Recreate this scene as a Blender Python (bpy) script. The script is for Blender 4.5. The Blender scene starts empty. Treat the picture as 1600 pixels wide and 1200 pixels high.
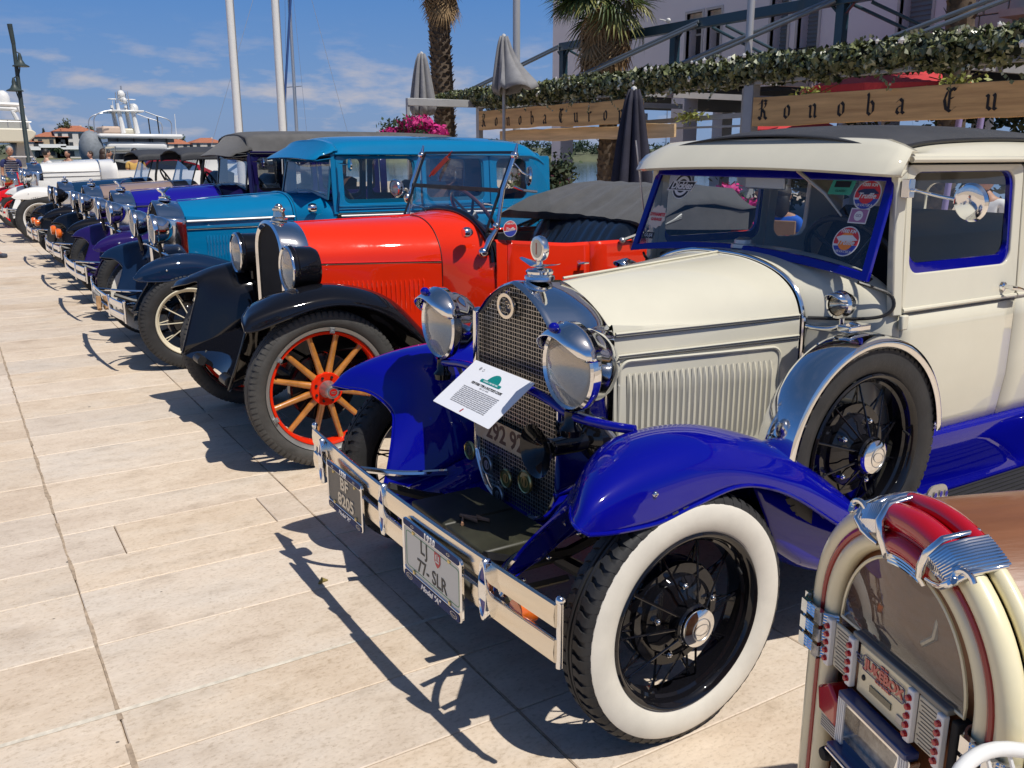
import bpy, bmesh, math, random
from math import radians as R_, sin, cos, pi, hypot, atan2, sqrt
from mathutils import Vector as V, Matrix, noise
random.seed(7)
SC = bpy.context.scene
COL = SC.collection
# ---------------------------------------------------------------- camera
cd = bpy.data.cameras.new('camera'); cam = bpy.data.objects.new('camera', cd); COL.objects.link(cam)
cam.location = (0, 0, 1.6)
cam.rotation_euler = (R_(90-14.365), 0, R_(-31.876))
cd.sensor_width = 36; cd.lens = 31.5; cd.clip_start = .05; cd.clip_end = 6000
SC.camera = cam
# ---------------------------------------------------------------- world, sun, exposure
W = bpy.data.worlds.new('World'); SC.world = W; W.use_nodes = True
wn = W.node_tree.nodes; wl = W.node_tree.links; wn.clear()
def wnode(t, **k):
    n = wn.new(t)
    for a, b in k.items(): setattr(n, a, b)
    return n
SUN = V((.16, -.56, 1.0)).normalized()
sky = wnode('ShaderNodeTexSky', sky_type='NISHITA', sun_disc=False)
sky.sun_elevation = math.asin(SUN.z); sky.sun_rotation = atan2(SUN.x, SUN.y)
sky.altitude = 0; sky.air_density = 1.0; sky.dust_density = 1.0; sky.ozone_density = 1.6
hs = wnode('ShaderNodeHueSaturation'); hs.inputs['Saturation'].default_value = 1.18; hs.inputs['Value'].default_value = .82
wl.new(sky.outputs[0], hs.inputs['Color'])
tc = wnode('ShaderNodeTexCoord'); sx = wnode('ShaderNodeSeparateXYZ'); wl.new(tc.outputs['Generated'], sx.inputs[0])
def wmath(op, a, b=None):
    n = wnode('ShaderNodeMath', operation=op)
    for i, q in enumerate((a, b)):
        if q is None: continue
        if isinstance(q, (int, float)): n.inputs[i].default_value = q
        else: wl.new(q, n.inputs[i])
    return n.outputs[0]
# low cumulus near the horizon (azimuth/elevation noise) and faint high cirrus
mp = wnode('ShaderNodeMapping'); mp.inputs['Scale'].default_value = (9, 9, 34); wl.new(tc.outputs['Generated'], mp.inputs[0])
n1 = wnode('ShaderNodeTexNoise'); n1.inputs['Scale'].default_value = 1.0; n1.inputs['Detail'].default_value = 7; n1.inputs['Roughness'].default_value = .58
mp.inputs['Location'].default_value = (3.3, 1.2, .4)
wl.new(mp.outputs[0], n1.inputs['Vector'])
r1 = wnode('ShaderNodeValToRGB'); r1.color_ramp.elements[0].position = .50; r1.color_ramp.elements[1].position = .66
wl.new(n1.outputs[0], r1.inputs[0])
band = wnode('ShaderNodeValToRGB'); e = band.color_ramp.elements
e[0].position = .0; e[0].color = (.35,)*3+(1,); e[1].position = .135; e[1].color = (0, 0, 0, 1)
q = e.new(.035); q.color = (1, 1, 1, 1); q = e.new(.085); q.color = (.7,)*3+(1,)
wl.new(sx.outputs[2], band.inputs[0])
cl = wmath('MULTIPLY', r1.outputs[0], band.outputs[0])
mp2 = wnode('ShaderNodeMapping'); mp2.inputs['Scale'].default_value = (1.6, 3.6, 9); mp2.inputs['Rotation'].default_value = (0, .2, .7); wl.new(tc.outputs['Generated'], mp2.inputs[0])
n2 = wnode('ShaderNodeTexNoise'); n2.inputs['Scale'].default_value = 1.3; n2.inputs['Detail'].default_value = 6; n2.inputs['Roughness'].default_value = .6
wl.new(mp2.outputs[0], n2.inputs['Vector'])
r2 = wnode('ShaderNodeValToRGB'); r2.color_ramp.elements[0].position = .5; r2.color_ramp.elements[1].position = .8; r2.color_ramp.elements[1].color = (.07,)*3+(1,)
wl.new(n2.outputs[0], r2.inputs[0])
cl2 = wmath('ADD', wmath('MULTIPLY', cl, .85), r2.outputs[0])
cl2 = wmath('MINIMUM', cl2, .8)
cm = wnode('ShaderNodeMixRGB'); wl.new(cl2, cm.inputs[0]); gr = wnode('ShaderNodeValToRGB'); e = gr.color_ramp.elements; e[0].position = 0; e[0].color = (.25, .37, .61, 1); e[1].position = .75; e[1].color = (.035, .12, .40, 1)
for p_, c_ in ((.06, (.185, .34, .66, 1)), (.16, (.098, .272, .66, 1)), (.30, (.052, .20, .60, 1))): q = e.new(p_); q.color = c_
wl.new(sx.outputs[2], gr.inputs[0])
gm = wnode('ShaderNodeVectorMath', operation='SCALE'); wl.new(gr.outputs[0], gm.inputs[0]); gm.inputs['Scale'].default_value = 10.5
fz = wnode('ShaderNodeMapRange'); fz.inputs[1].default_value = .25; fz.inputs[2].default_value = .8; fz.inputs[3].default_value = .85; fz.inputs[4].default_value = .0; wl.new(sx.outputs[2], fz.inputs[0])
sm = wnode('ShaderNodeMixRGB'); wl.new(fz.outputs[0], sm.inputs[0]); wl.new(hs.outputs[0], sm.inputs[1]); wl.new(gm.outputs[0], sm.inputs[2])
wl.new(sm.outputs[0], cm.inputs[1]); cm.inputs[2].default_value = (6.4, 6.0, 6.2, 1)
bg = wnode('ShaderNodeBackground'); bg.inputs[1].default_value = .085; wl.new(cm.outputs[0], bg.inputs[0])
wo = wnode('ShaderNodeOutputWorld'); wl.new(bg.outputs[0], wo.inputs[0])
sd = bpy.data.lights.new('sun', 'SUN'); sd.energy = 4.6; sd.angle = R_(.53); sd.color = (1, .95, .87)
so = bpy.data.objects.new('sun', sd); COL.objects.link(so); so.rotation_euler = SUN.to_track_quat('Z', 'Y').to_euler()
SC.view_settings.view_transform = 'Standard'; SC.view_settings.look = 'None'; SC.view_settings.gamma = 1; SC.view_settings.exposure = 0.0
SC.render.engine = 'CYCLES'
SC.cycles.max_bounces = 10; SC.cycles.transparent_max_bounces = 24; SC.cycles.caustics_reflective = False; SC.cycles.caustics_refractive = False

# ---------------------------------------------------------------- materials
MATS = {}
def mat(name, col, rough=.5, metal=0., coat=0., var=0., vs=6., bump=0., bs=40., spec=.5, rvar=0., rnd=0., stretch=(1, 1, 1), col2=None, emit=None, det=6, sheen=0, trans=0.):
    if name in MATS: return MATS[name]
    m = bpy.data.materials.new(name); m.use_nodes = True; MATS[name] = m
    nt = m.node_tree; ns = nt.nodes; ls = nt.links; b = ns['Principled BSDF']
    b.inputs['Base Color'].default_value = (*col, 1); b.inputs['Roughness'].default_value = rough; b.inputs['Metallic'].default_value = metal
    b.inputs['Specular IOR Level'].default_value = spec
    b.inputs['Coat Weight'].default_value = coat; b.inputs['Coat Roughness'].default_value = .035
    if sheen: b.inputs['Sheen Weight'].default_value = sheen
    if trans: b.inputs['Transmission Weight'].default_value = trans
    if emit: b.inputs['Emission Color'].default_value = (*col, 1); b.inputs['Emission Strength'].default_value = emit
    if var or bump or rvar:
        t = ns.new('ShaderNodeTexCoord'); mp = ns.new('ShaderNodeMapping'); mp.inputs['Scale'].default_value = stretch
        ls.new(t.outputs['Object'], mp.inputs[0]); vec = mp.outputs[0]
    if var:
        n = ns.new('ShaderNodeTexNoise'); n.inputs['Scale'].default_value = vs; n.inputs['Detail'].default_value = det; n.inputs['Roughness'].default_value = .62; ls.new(vec, n.inputs['Vector'])
        r = ns.new('ShaderNodeValToRGB'); e = r.color_ramp.elements
        e[0].position = .3; e[1].position = .72
        c2 = col2 or tuple(min(1, c*(1+var)) for c in col)
        e[0].color = (*[c*(1-var) for c in col], 1); e[1].color = (*c2, 1)
        ls.new(n.outputs[0], r.inputs[0]); out = r.outputs[0]
        if rnd:
            oi = ns.new('ShaderNodeObjectInfo'); h = ns.new('ShaderNodeHueSaturation')
            mr = ns.new('ShaderNodeMapRange'); mr.inputs[3].default_value = 1-rnd; mr.inputs[4].default_value = 1+rnd
            ls.new(oi.outputs['Random'], mr.inputs[0]); ls.new(mr.outputs[0], h.inputs['Value']); ls.new(out, h.inputs['Color']); out = h.outputs[0]
        ls.new(out, b.inputs['Base Color'])
    if rvar:
        n = ns.new('ShaderNodeTexNoise'); n.inputs['Scale'].default_value = 7; n.inputs['Detail'].default_value = 8; n.inputs['Roughness'].default_value = .7; ls.new(vec, n.inputs['Vector'])
        mr = ns.new('ShaderNodeMapRange'); mr.inputs[1].default_value = .35; mr.inputs[2].default_value = .75; mr.inputs[3].default_value = rough; mr.inputs[4].default_value = rough+rvar
        ls.new(n.outputs[0], mr.inputs[0]); ls.new(mr.outputs[0], b.inputs['Roughness'])
        if coat:
            mr2 = ns.new('ShaderNodeMapRange'); mr2.inputs[1].default_value = .4; mr2.inputs[2].default_value = .8; mr2.inputs[3].default_value = .02; mr2.inputs[4].default_value = .02+rvar*.4
            ls.new(n.outputs[0], mr2.inputs[0]); ls.new(mr2.outputs[0], b.inputs['Coat Roughness'])
    if bump:
        n = ns.new('ShaderNodeTexNoise'); n.inputs['Scale'].default_value = bs; n.inputs['Detail'].default_value = 6; ls.new(vec, n.inputs['Vector'])
        bp = ns.new('ShaderNodeBump'); bp.inputs['Strength'].default_value = bump; bp.inputs['Distance'].default_value = .01
        ls.new(n.outputs[0], bp.inputs['Height']); ls.new(bp.outputs[0], b.inputs['Normal'])
        if coat: ls.new(bp.outputs[0], b.inputs['Coat Normal'])
    return m
def paint(name, col, coat=1., rough=.5): return mat(name, col, rough, coat=coat, var=.05, vs=2.5, rvar=.18, bump=.014, bs=14, spec=.0)
def glassm(name, tint=(.93, .95, .95), refl=1.0, haze=0.):
    if name in MATS: return MATS[name]
    m = bpy.data.materials.new(name); m.use_nodes = True; MATS[name] = m
    ns = m.node_tree.nodes; ls = m.node_tree.links; ns.clear()
    t = ns.new('ShaderNodeBsdfTransparent'); t.inputs[0].default_value = (*tint, 1)
    g = ns.new('ShaderNodeBsdfGlossy'); g.inputs['Roughness'].default_value = .01; g.inputs[0].default_value = (.9, .93, .95, 1)
    f = ns.new('ShaderNodeLayerWeight'); f.inputs[0].default_value = .5
    pw = ns.new('ShaderNodeMath'); pw.operation = 'POWER'; pw.inputs[1].default_value = 4.0; ls.new(f.outputs['Facing'], pw.inputs[0])
    mu = ns.new('ShaderNodeMath'); mu.operation = 'MULTIPLY_ADD'; mu.inputs[1].default_value = .9; mu.inputs[2].default_value = .055*refl; mu.use_clamp = True; ls.new(pw.outputs[0], mu.inputs[0])
    x = ns.new('ShaderNodeMixShader'); ls.new(mu.outputs[0], x.inputs[0]); ls.new(t.outputs[0], x.inputs[1]); ls.new(g.outputs[0], x.inputs[2])
    out = x.outputs[0]
    if haze:
        d = ns.new('ShaderNodeBsdfDiffuse'); d.inputs[0].default_value = (.6, .62, .63, 1)
        y = ns.new('ShaderNodeMixShader'); y.inputs[0].default_value = haze; ls.new(out, y.inputs[1]); ls.new(d.outputs[0], y.inputs[2]); out = y.outputs[0]
    o = ns.new('ShaderNodeOutputMaterial'); ls.new(out, o.inputs[0])
    return m
def stone_mat():
    m = bpy.data.materials.new('beige_limestone'); m.use_nodes = True; ns = m.node_tree.nodes; ls = m.node_tree.links; b = ns['Principled BSDF']
    t = ns.new('ShaderNodeTexCoord'); oi = ns.new('ShaderNodeObjectInfo')
    off = ns.new('ShaderNodeVectorMath'); off.operation = 'ADD'; sc = ns.new('ShaderNodeVectorMath'); sc.operation = 'SCALE'; cx = ns.new('ShaderNodeCombineXYZ')
    for i in range(3): ls.new(oi.outputs['Random'], cx.inputs[i])
    ls.new(cx.outputs[0], sc.inputs[0]); sc.inputs['Scale'].default_value = 37; ls.new(t.outputs['Object'], off.inputs[0]); ls.new(sc.outputs[0], off.inputs[1])
    def nz(scale, det, st=(1, 1, 1), rough=.6):
        mp = ns.new('ShaderNodeMapping'); mp.inputs['Scale'].default_value = st; ls.new(off.outputs[0], mp.inputs[0])
        n = ns.new('ShaderNodeTexNoise'); n.inputs['Scale'].default_value = scale; n.inputs['Detail'].default_value = det; n.inputs['Roughness'].default_value = rough; ls.new(mp.outputs[0], n.inputs['Vector']); return n.outputs[0]
    def ramp(f, *st):
        r = ns.new('ShaderNodeValToRGB'); e = r.color_ramp.elements; e[0].position, e[0].color = st[0][0], (*st[0][1], 1); e[1].position, e[1].color = st[-1][0], (*st[-1][1], 1)
        for p, c in st[1:-1]: q = e.new(p); q.color = (*c, 1)
        ls.new(f, r.inputs[0]); return r.outputs[0]
    def mix(mode, f, a, c):
        x = ns.new('ShaderNodeMixRGB'); x.blend_type = mode
        if isinstance(f, float): x.inputs[0].default_value = f
        else: ls.new(f, x.inputs[0])
        ls.new(a, x.inputs[1]); ls.new(c, x.inputs[2]); return x.outputs[0]
    big = nz(1.6, 4, (1, 1.6, 1)); mid = nz(9, 8, (.7, 1.5, 1), .7); fine = nz(70, 6, (.8, 1.2, 1), .7)
    c1 = ramp(big, (.3, (.575, .468, .362)), (.5, (.64, .535, .422)), (.7, (.60, .52, .43)))
    c2 = ramp(mid, (.30, (.60, .55, .48)), (.46, (.95, .93, .90)), (.55, (1, 1, 1)), (.70, (1.16, 1.17, 1.18)))
    c3 = ramp(fine, (.34, (.72, .68, .62)), (.47, (1, 1, 1)), (.75, (1.10, 1.10, 1.10)))
    col = mix('MULTIPLY', .48, c1, c2); col = mix('MULTIPLY', .75, col, c3)
    vo = ns.new('ShaderNodeTexVoronoi'); vo.inputs['Scale'].default_value = 55; ls.new(off.outputs[0], vo.inputs['Vector'])
    pit = ramp(vo.outputs['Distance'], (.05, (.55, .5, .44)), (.13, (1, 1, 1))); gate = ramp(nz(5, 3), (.5, (0, 0, 0)), (.62, (1, 1, 1))); col = mix('MULTIPLY', gate, col, pit)
    st = ramp(nz(.9, 5, (1, 1, 1), .65), (.58, (1, 1, 1)), (.70, (.80, .77, .74))); col = mix('MULTIPLY', 1.0, col, st)
    h = ns.new('ShaderNodeHueSaturation'); mr = ns.new('ShaderNodeMapRange'); mr.inputs[3].default_value = .93; mr.inputs[4].default_value = 1.05; ls.new(oi.outputs['Random'], mr.inputs[0]); ls.new(mr.outputs[0], h.inputs['Value'])
    wn2 = ns.new('ShaderNodeTexWhiteNoise'); wn2.noise_dimensions = '1D'; ls.new(oi.outputs['Random'], wn2.inputs['W']); mr3 = ns.new('ShaderNodeMapRange'); mr3.inputs[3].default_value = .90; mr3.inputs[4].default_value = 1.14; ls.new(wn2.outputs[0], mr3.inputs[0]); ls.new(mr3.outputs[0], h.inputs['Saturation'])
    ls.new(col, h.inputs['Color']); ls.new(h.outputs[0], b.inputs['Base Color'])
    rr = ns.new('ShaderNodeMapRange'); rr.inputs[3].default_value = .42; rr.inputs[4].default_value = .78; ls.new(mid, rr.inputs[0]); ls.new(rr.outputs[0], b.inputs['Roughness'])
    bp = ns.new('ShaderNodeBump'); bp.inputs['Strength'].default_value = .35; bp.inputs['Distance'].default_value = .004; ad = ns.new('ShaderNodeMath'); ad.operation = 'ADD'; ls.new(mid, ad.inputs[0]); ls.new(fine, ad.inputs[1]); ls.new(ad.outputs[0], bp.inputs['Height']); ls.new(bp.outputs[0], b.inputs['Normal'])
    return m
CREAM = paint('cream_paint', (.615, .585, .475)); BLUE = paint('royal_blue_paint', (.002, .003, .235)); RED = paint('red_paint', (.72, .026, .005))
BLACKP = paint('black_paint', (.006, .006, .008)); NAVY = paint('navy_paint', (.006, .018, .05)); AZURE = paint('azure_paint', (.002, .155, .34)); TEALD = paint('deep_teal_paint', (.004, .09, .17))
VIOLET = paint('violet_paint', (.018, .008, .092)); COBALT = paint('cobalt_paint', (.012, .008, .24)); TAUPE = paint('taupe_paint', (.26, .19, .165)); INK = paint('ink_blue_paint', (.006, .03, .075))
WHITEP = paint('white_paint', (.74, .73, .70)); BRRED = paint('bright_red_paint', (.62, .008, .012))
CHROME = mat('chrome', (.80, .80, .80), .035, 1, rvar=.10); STEEL = mat('brushed_steel', (.46, .46, .46), .34, .85, rvar=.1)
NICKEL = mat('warm_nickel', (.80, .73, .62), .13, 1, rvar=.12)
BRASS = mat('brass', (.62, .50, .22), .25, 1, rvar=.2)
RUBBER = mat('tyre_rubber', (.020, .020, .021), .62, var=.3, vs=14, bump=.12, bs=90)
RUBBERG = mat('worn_rubber', (.050, .048, .045), .7, var=.35, vs=9, bump=.15, bs=70)
WWALL = mat('whitewall', (.66, .63, .56), .55, var=.10, vs=7, bump=.05, bs=30)
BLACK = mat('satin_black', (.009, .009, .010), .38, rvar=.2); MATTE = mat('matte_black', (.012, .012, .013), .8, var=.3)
DARKIN = mat('dark_interior', (.016, .014, .013), .85, var=.3); LEATHER = mat('black_leather', (.012, .015, .020), .36, bump=.2, bs=60, rvar=.15)
BROWNLE = mat('brown_upholstery', (.10, .045, .025), .6, bump=.15, bs=50)
CANVAS = mat('charcoal_canvas', (.065, .064, .063), .85, var=.2, vs=9, bump=.4, bs=220, sheen=.2)
CANVASD = mat('dark_canvas', (.035, .037, .044), .7, var=.25, vs=5, bump=.4, bs=240)
WOODSP = mat('varnished_wood', (.42, .165, .030), .3, coat=.8, var=.3, vs=22, stretch=(1, 1, 1), bump=.05, bs=60)
GLASS = glassm('window_glass'); WSG = glassm('windshield_glass', (.84, .87, .9), .9, .012); LENSG = glassm('lens_glass', (.95, .95, .92), 1.2, .0)
PAPER = mat('paper', (.80, .81, .84), .5); INKP = mat('printed_black', (.02, .02, .02), .5); WHITE = mat('white_enamel', (.80, .80, .78), .35)
REDL = mat('red_lens', (.45, .015, .01), .15, coat=1); ORANGEL = mat('orange_lens', (.75, .14, .01), .18, coat=1)
CREAMRIM = mat('cream_rim', (.66, .60, .45), .35, coat=.6)

# ---------------------------------------------------------------- mesh collector
def frame(d):
    d = d.normalized(); a = V((0, 0, 1)) if abs(d.z) < .9 else V((1, 0, 0))
    u = d.cross(a).normalized(); return u, d.cross(u).normalized()
def cr(P, n):
    """Catmull-Rom through P (list of tuples), n samples per list"""
    P = [V(p) for p in P]; m = len(P)-1; out = []
    for i in range(n):
        t = i/(n-1)*m; k = min(int(t), m-1); f = t-k
        a = P[k-1] if k > 0 else P[0]*2-P[1]; b = P[k]; c = P[k+1]; d = P[k+2] if k+2 <= m else P[m]*2-P[m-1]
        out.append(.5*((2*b)+(c-a)*f+(2*a-5*b+4*c-d)*f*f+(3*b-a-3*c+d)*f**3))
    return out
class G:
    def __init__(s): s.v = []; s.f = []
    def add(s, vs, fs):
        o = len(s.v); s.v += [tuple(x) for x in vs]; s.f += [tuple(i+o for i in f) for f in fs]; return s
    def box(s, c, d, rot=None):
        c = V(c); h = V(d)/2; vs = []
        for x in (-1, 1):
            for y in (-1, 1):
                for z in (-1, 1):
                    p = V((x*h.x, y*h.y, z*h.z))
                    if rot is not None: p = rot @ p
                    vs.append(c+p)
        return s.add(vs, [(0, 1, 3, 2), (4, 6, 7, 5), (0, 4, 5, 1), (2, 3, 7, 6), (0, 2, 6, 4), (1, 5, 7, 3)])
    def bar(s, a, b, w, h, up=(0, 0, 1)):
        a = V(a); b = V(b); d = (b-a).normalized(); u = d.cross(V(up))
        if u.length < 1e-4: u = d.cross(V((1, 0, 0)))
        u.normalize(); t = u.cross(d); vs = []
        for p in (a, b):
            for i, j in ((-1, -1), (1, -1), (1, 1), (-1, 1)): vs.append(p+u*(i*w/2)+t*(j*h/2))
        return s.add(vs, [(3, 2, 1, 0), (4, 5, 6, 7), (0, 1, 5, 4), (1, 2, 6, 5), (2, 3, 7, 6), (3, 0, 4, 7)])
    def tube(s, P, r, n=8, closed=False, cap=True):
        P = [V(p) for p in P]; m = len(P); rings = []; u = None
        for i, p in enumerate(P):
            if closed: d = P[(i+1) % m]-P[i-1]
            else: d = P[min(i+1, m-1)]-P[max(i-1, 0)]
            if d.length < 1e-9: d = V((0, 0, 1))
            d.normalize()
            if u is None: u, w = frame(d)
            else:
                u = u-d*u.dot(d)
                if u.length < 1e-6: u, w = frame(d)
                u.normalize(); w = d.cross(u)
            w = d.cross(u); rr = r[i] if isinstance(r, (list, tuple)) else r
            rings.append([p+u*(rr*cos(2*pi*k/n))+w*(rr*sin(2*pi*k/n)) for k in range(n)])
        return s.rings(rings, closed, cap)
    def rings(s, rings, closed=False, cap=False, open_=False):
        n = len(rings[0]); m = len(rings); vs = [p for r in rings for p in r]; fs = []
        for i in range(m if closed else m-1):
            j = (i+1) % m
            for k in range(n-1 if open_ else n):
                l = (k+1) % n; fs.append((i*n+k, i*n+l, j*n+l, j*n+k))
        if cap and not closed: fs += [tuple(range(n))[::-1], tuple((m-1)*n+k for k in range(n))]
        return s.add(vs, fs)
    def cyl(s, a, b, r, r2=None, n=16, cap=True): return s.tube([a, b], [r, r if r2 is None else r2], n, cap=cap)
    def lathe(s, prof, c=(0, 0, 0), ax=(0, 1, 0), n=32, cap=False, closed=False):
        """prof: (radius, offset along ax)"""
        c = V(c); ax = V(ax).normalized(); u, w = frame(ax)
        rings = [[c+ax*a+u*(max(r, 1e-5)*cos(2*pi*k/n))+w*(max(r, 1e-5)*sin(2*pi*k/n)) for k in range(n)] for r, a in prof]
        return s.rings(rings, closed, cap)
    def patch(s, rails, nu, nv, smooth=True):
        """rails: lists of points; every rail resampled to nu, then nv across"""
        A = [cr(r, nu) for r in rails]
        B = [cr([a[i] for a in A], nv) for i in range(nu)]
        return s.rings(B, open_=True)
    def grid(s, rows): return s.rings([[V(p) for p in r] for r in rows], open_=True)
    def sph(s, c, r, n=12, m=8):
        c = V(c); r = V((r, r, r)) if isinstance(r, (int, float)) else V(r)
        rings = [[c+V((r.x*sin(pi*i/m)*cos(2*pi*k/n), r.y*sin(pi*i/m)*sin(2*pi*k/n), r.z*cos(pi*i/m))) if 0 < i < m else c+V((1e-5*cos(2*pi*k/n), 1e-5*sin(2*pi*k/n), r.z*cos(pi*i/m))) for k in range(n)] for i in range(m+1)]
        return s.rings(rings)
    def prism(s, pts, ext):
        n = len(pts); a = [V(p) for p in pts]; b = [p+V(ext) for p in a]
        return s.add(a+b, [tuple(range(n))[::-1], tuple(range(n, 2*n))]+[(i, (i+1) % n, (i+1) % n+n, i+n) for i in range(n)])
    def ring(s, outer, inner, ext):
        """flat ring between two loops with the same count, extruded"""
        n = len(outer); e = V(ext); O = [V(p) for p in outer]; I = [V(p) for p in inner]
        vs = O+I+[p+e for p in O]+[p+e for p in I]; fs = []
        for i in range(n):
            j = (i+1) % n
            fs += [(i, j, n+j, n+i), (2*n+j, 2*n+i, 3*n+i, 3*n+j), (j, i, 2*n+i, 2*n+j), (n+i, n+j, 3*n+j, 3*n+i)]
        return s.add(vs, fs)
    def mir(s, f=None):
        """mirror everything in y"""
        n = len(s.v); s.v += [(x, -y, z) for x, y, z in s.v]; s.f += [tuple(i+n for i in q[::-1]) for q in s.f]; return s
    def xf(s, M):
        s.v = [tuple(M @ V(p)) for p in s.v]; return s
    def mesh(s, name, m, ang=38):
        me = bpy.data.meshes.new(name); me.from_pydata(s.v, [], s.f)
        me.materials.append(m)
        bm = bmesh.new(); bm.from_mesh(me); bmesh.ops.remove_doubles(bm, verts=bm.verts, dist=2e-5)
        bmesh.ops.recalc_face_normals(bm, faces=bm.faces); bm.to_mesh(me); bm.free()
        if ang:
            me.shade_smooth(); me.set_sharp_from_angle(angle=R_(ang))
        return me
    def build(s, name, m, par=None, ang=38, bev=0, sol=0, off=0, sub=0, label=None, loc=None):
        o = bpy.data.objects.new(name, s.mesh(name, m, ang)); COL.objects.link(o)
        if par is not None: o.parent = par
        if loc is not None: o.location = loc
        if sol:
            q = o.modifiers.new('solid', 'SOLIDIFY'); q.thickness = sol; q.offset = off
        if bev:
            q = o.modifiers.new('bevel', 'BEVEL'); q.width = bev; q.segments = 2; q.limit_method = 'ANGLE'; q.harden_normals = False
        if label: o['label'] = label
        return o
def thing(name, label, cat, loc=(0, 0, 0), rz=0, group=None):
    o = bpy.data.objects.new(name, None); COL.objects.link(o); o.location = loc; o.rotation_euler = (0, 0, rz); o.empty_display_size = .1
    o['label'] = label; o['category'] = cat
    if group: o['group'] = group
    return o
def tag(o, label=None, cat=None, group=None, kind=None):
    if label: o['label'] = label
    if cat: o['category'] = cat
    if group: o['group'] = group
    if kind: o['kind'] = kind
    return o
def inst(o, par=None, loc=None, rot=None, name=None):
    c = o.copy(); COL.objects.link(c); c.parent = par
    if loc is not None: c.location = loc
    if rot is not None: c.rotation_euler = rot
    if 'label' in c: del c['label']
    return c
def copy_tree(o, par=None):
    c = o.copy(); COL.objects.link(c); c.parent = par
    for k in list(o.children): copy_tree(k, c)
    return c
def rrect(w, h, r, n=5):
    """rounded rectangle loop in 2D centred"""
    out = []
    for cx, cy, a0 in ((w/2-r, h/2-r, 0), (-w/2+r, h/2-r, 90), (-w/2+r, -h/2+r, 180), (w/2-r, -h/2+r, 270)):
        for i in range(n+1):
            a = R_(a0+90*i/n); out.append((cx+r*cos(a), cy+r*sin(a)))
    return out
def rpoly(pts, r, n=4):
    """round the corners of a 2D polygon"""
    out = []; m = len(pts)
    for i in range(m):
        p = V((*pts[i], 0)); a = V((*pts[i-1], 0)); b = V((*pts[(i+1) % m], 0))
        rr = r[i] if isinstance(r, (list, tuple)) else r
        da = (a-p).normalized()*min(rr, (a-p).length*.49); db = (b-p).normalized()*min(rr, (b-p).length*.49)
        for k in range(n+1):
            t = k/n; q = (p+da)*(1-t)**2+p*2*t*(1-t)+(p+db)*t*t; out.append((q.x, q.y))
    return out
def frm(loc, u, v):
    u = V(u).normalized(); v = V(v).normalized(); w = u.cross(v)
    M = Matrix.Identity(4)
    for i in range(3): M[i][0] = u[i]; M[i][1] = v[i]; M[i][2] = w[i]; M[i][3] = loc[i]
    return M
def text(s, size, M, m, par, name='lettering', ext=.0008, shear=0, sp=1, sx=1, bold=0):
    c = bpy.data.curves.new('t', 'FONT'); c.body = s; c.size = size; c.align_x = 'CENTER'; c.align_y = 'CENTER'; c.extrude = ext; c.shear = shear; c.space_character = sp; c.resolution_u = 3
    c.offset = bold
    o = bpy.data.objects.new('t', c); me = bpy.data.meshes.new_from_object(o)
    bpy.data.objects.remove(o); me.transform(M @ Matrix.Diagonal((sx, 1, 1, 1))); me.materials.clear(); me.materials.append(m); me.name = name
    q = bpy.data.objects.new(name, me); COL.objects.link(q); q.parent = par
    return q
def disc(g, M, r, z=0, n=28, r0=0, sy=1):
    """flat annulus or disc in the plane of M"""
    o = [M @ V((r*cos(2*pi*i/n), sy*r*sin(2*pi*i/n), z)) for i in range(n)]
    if r0:
        i_ = [M @ V((r0*cos(2*pi*i/n), sy*r0*sin(2*pi*i/n), z)) for i in range(n)]
        g.add(o+i_, [(k, (k+1) % n, n+(k+1) % n, n+k) for k in range(n)])
    else: g.add(o, [tuple(range(n))])
    return g
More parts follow.
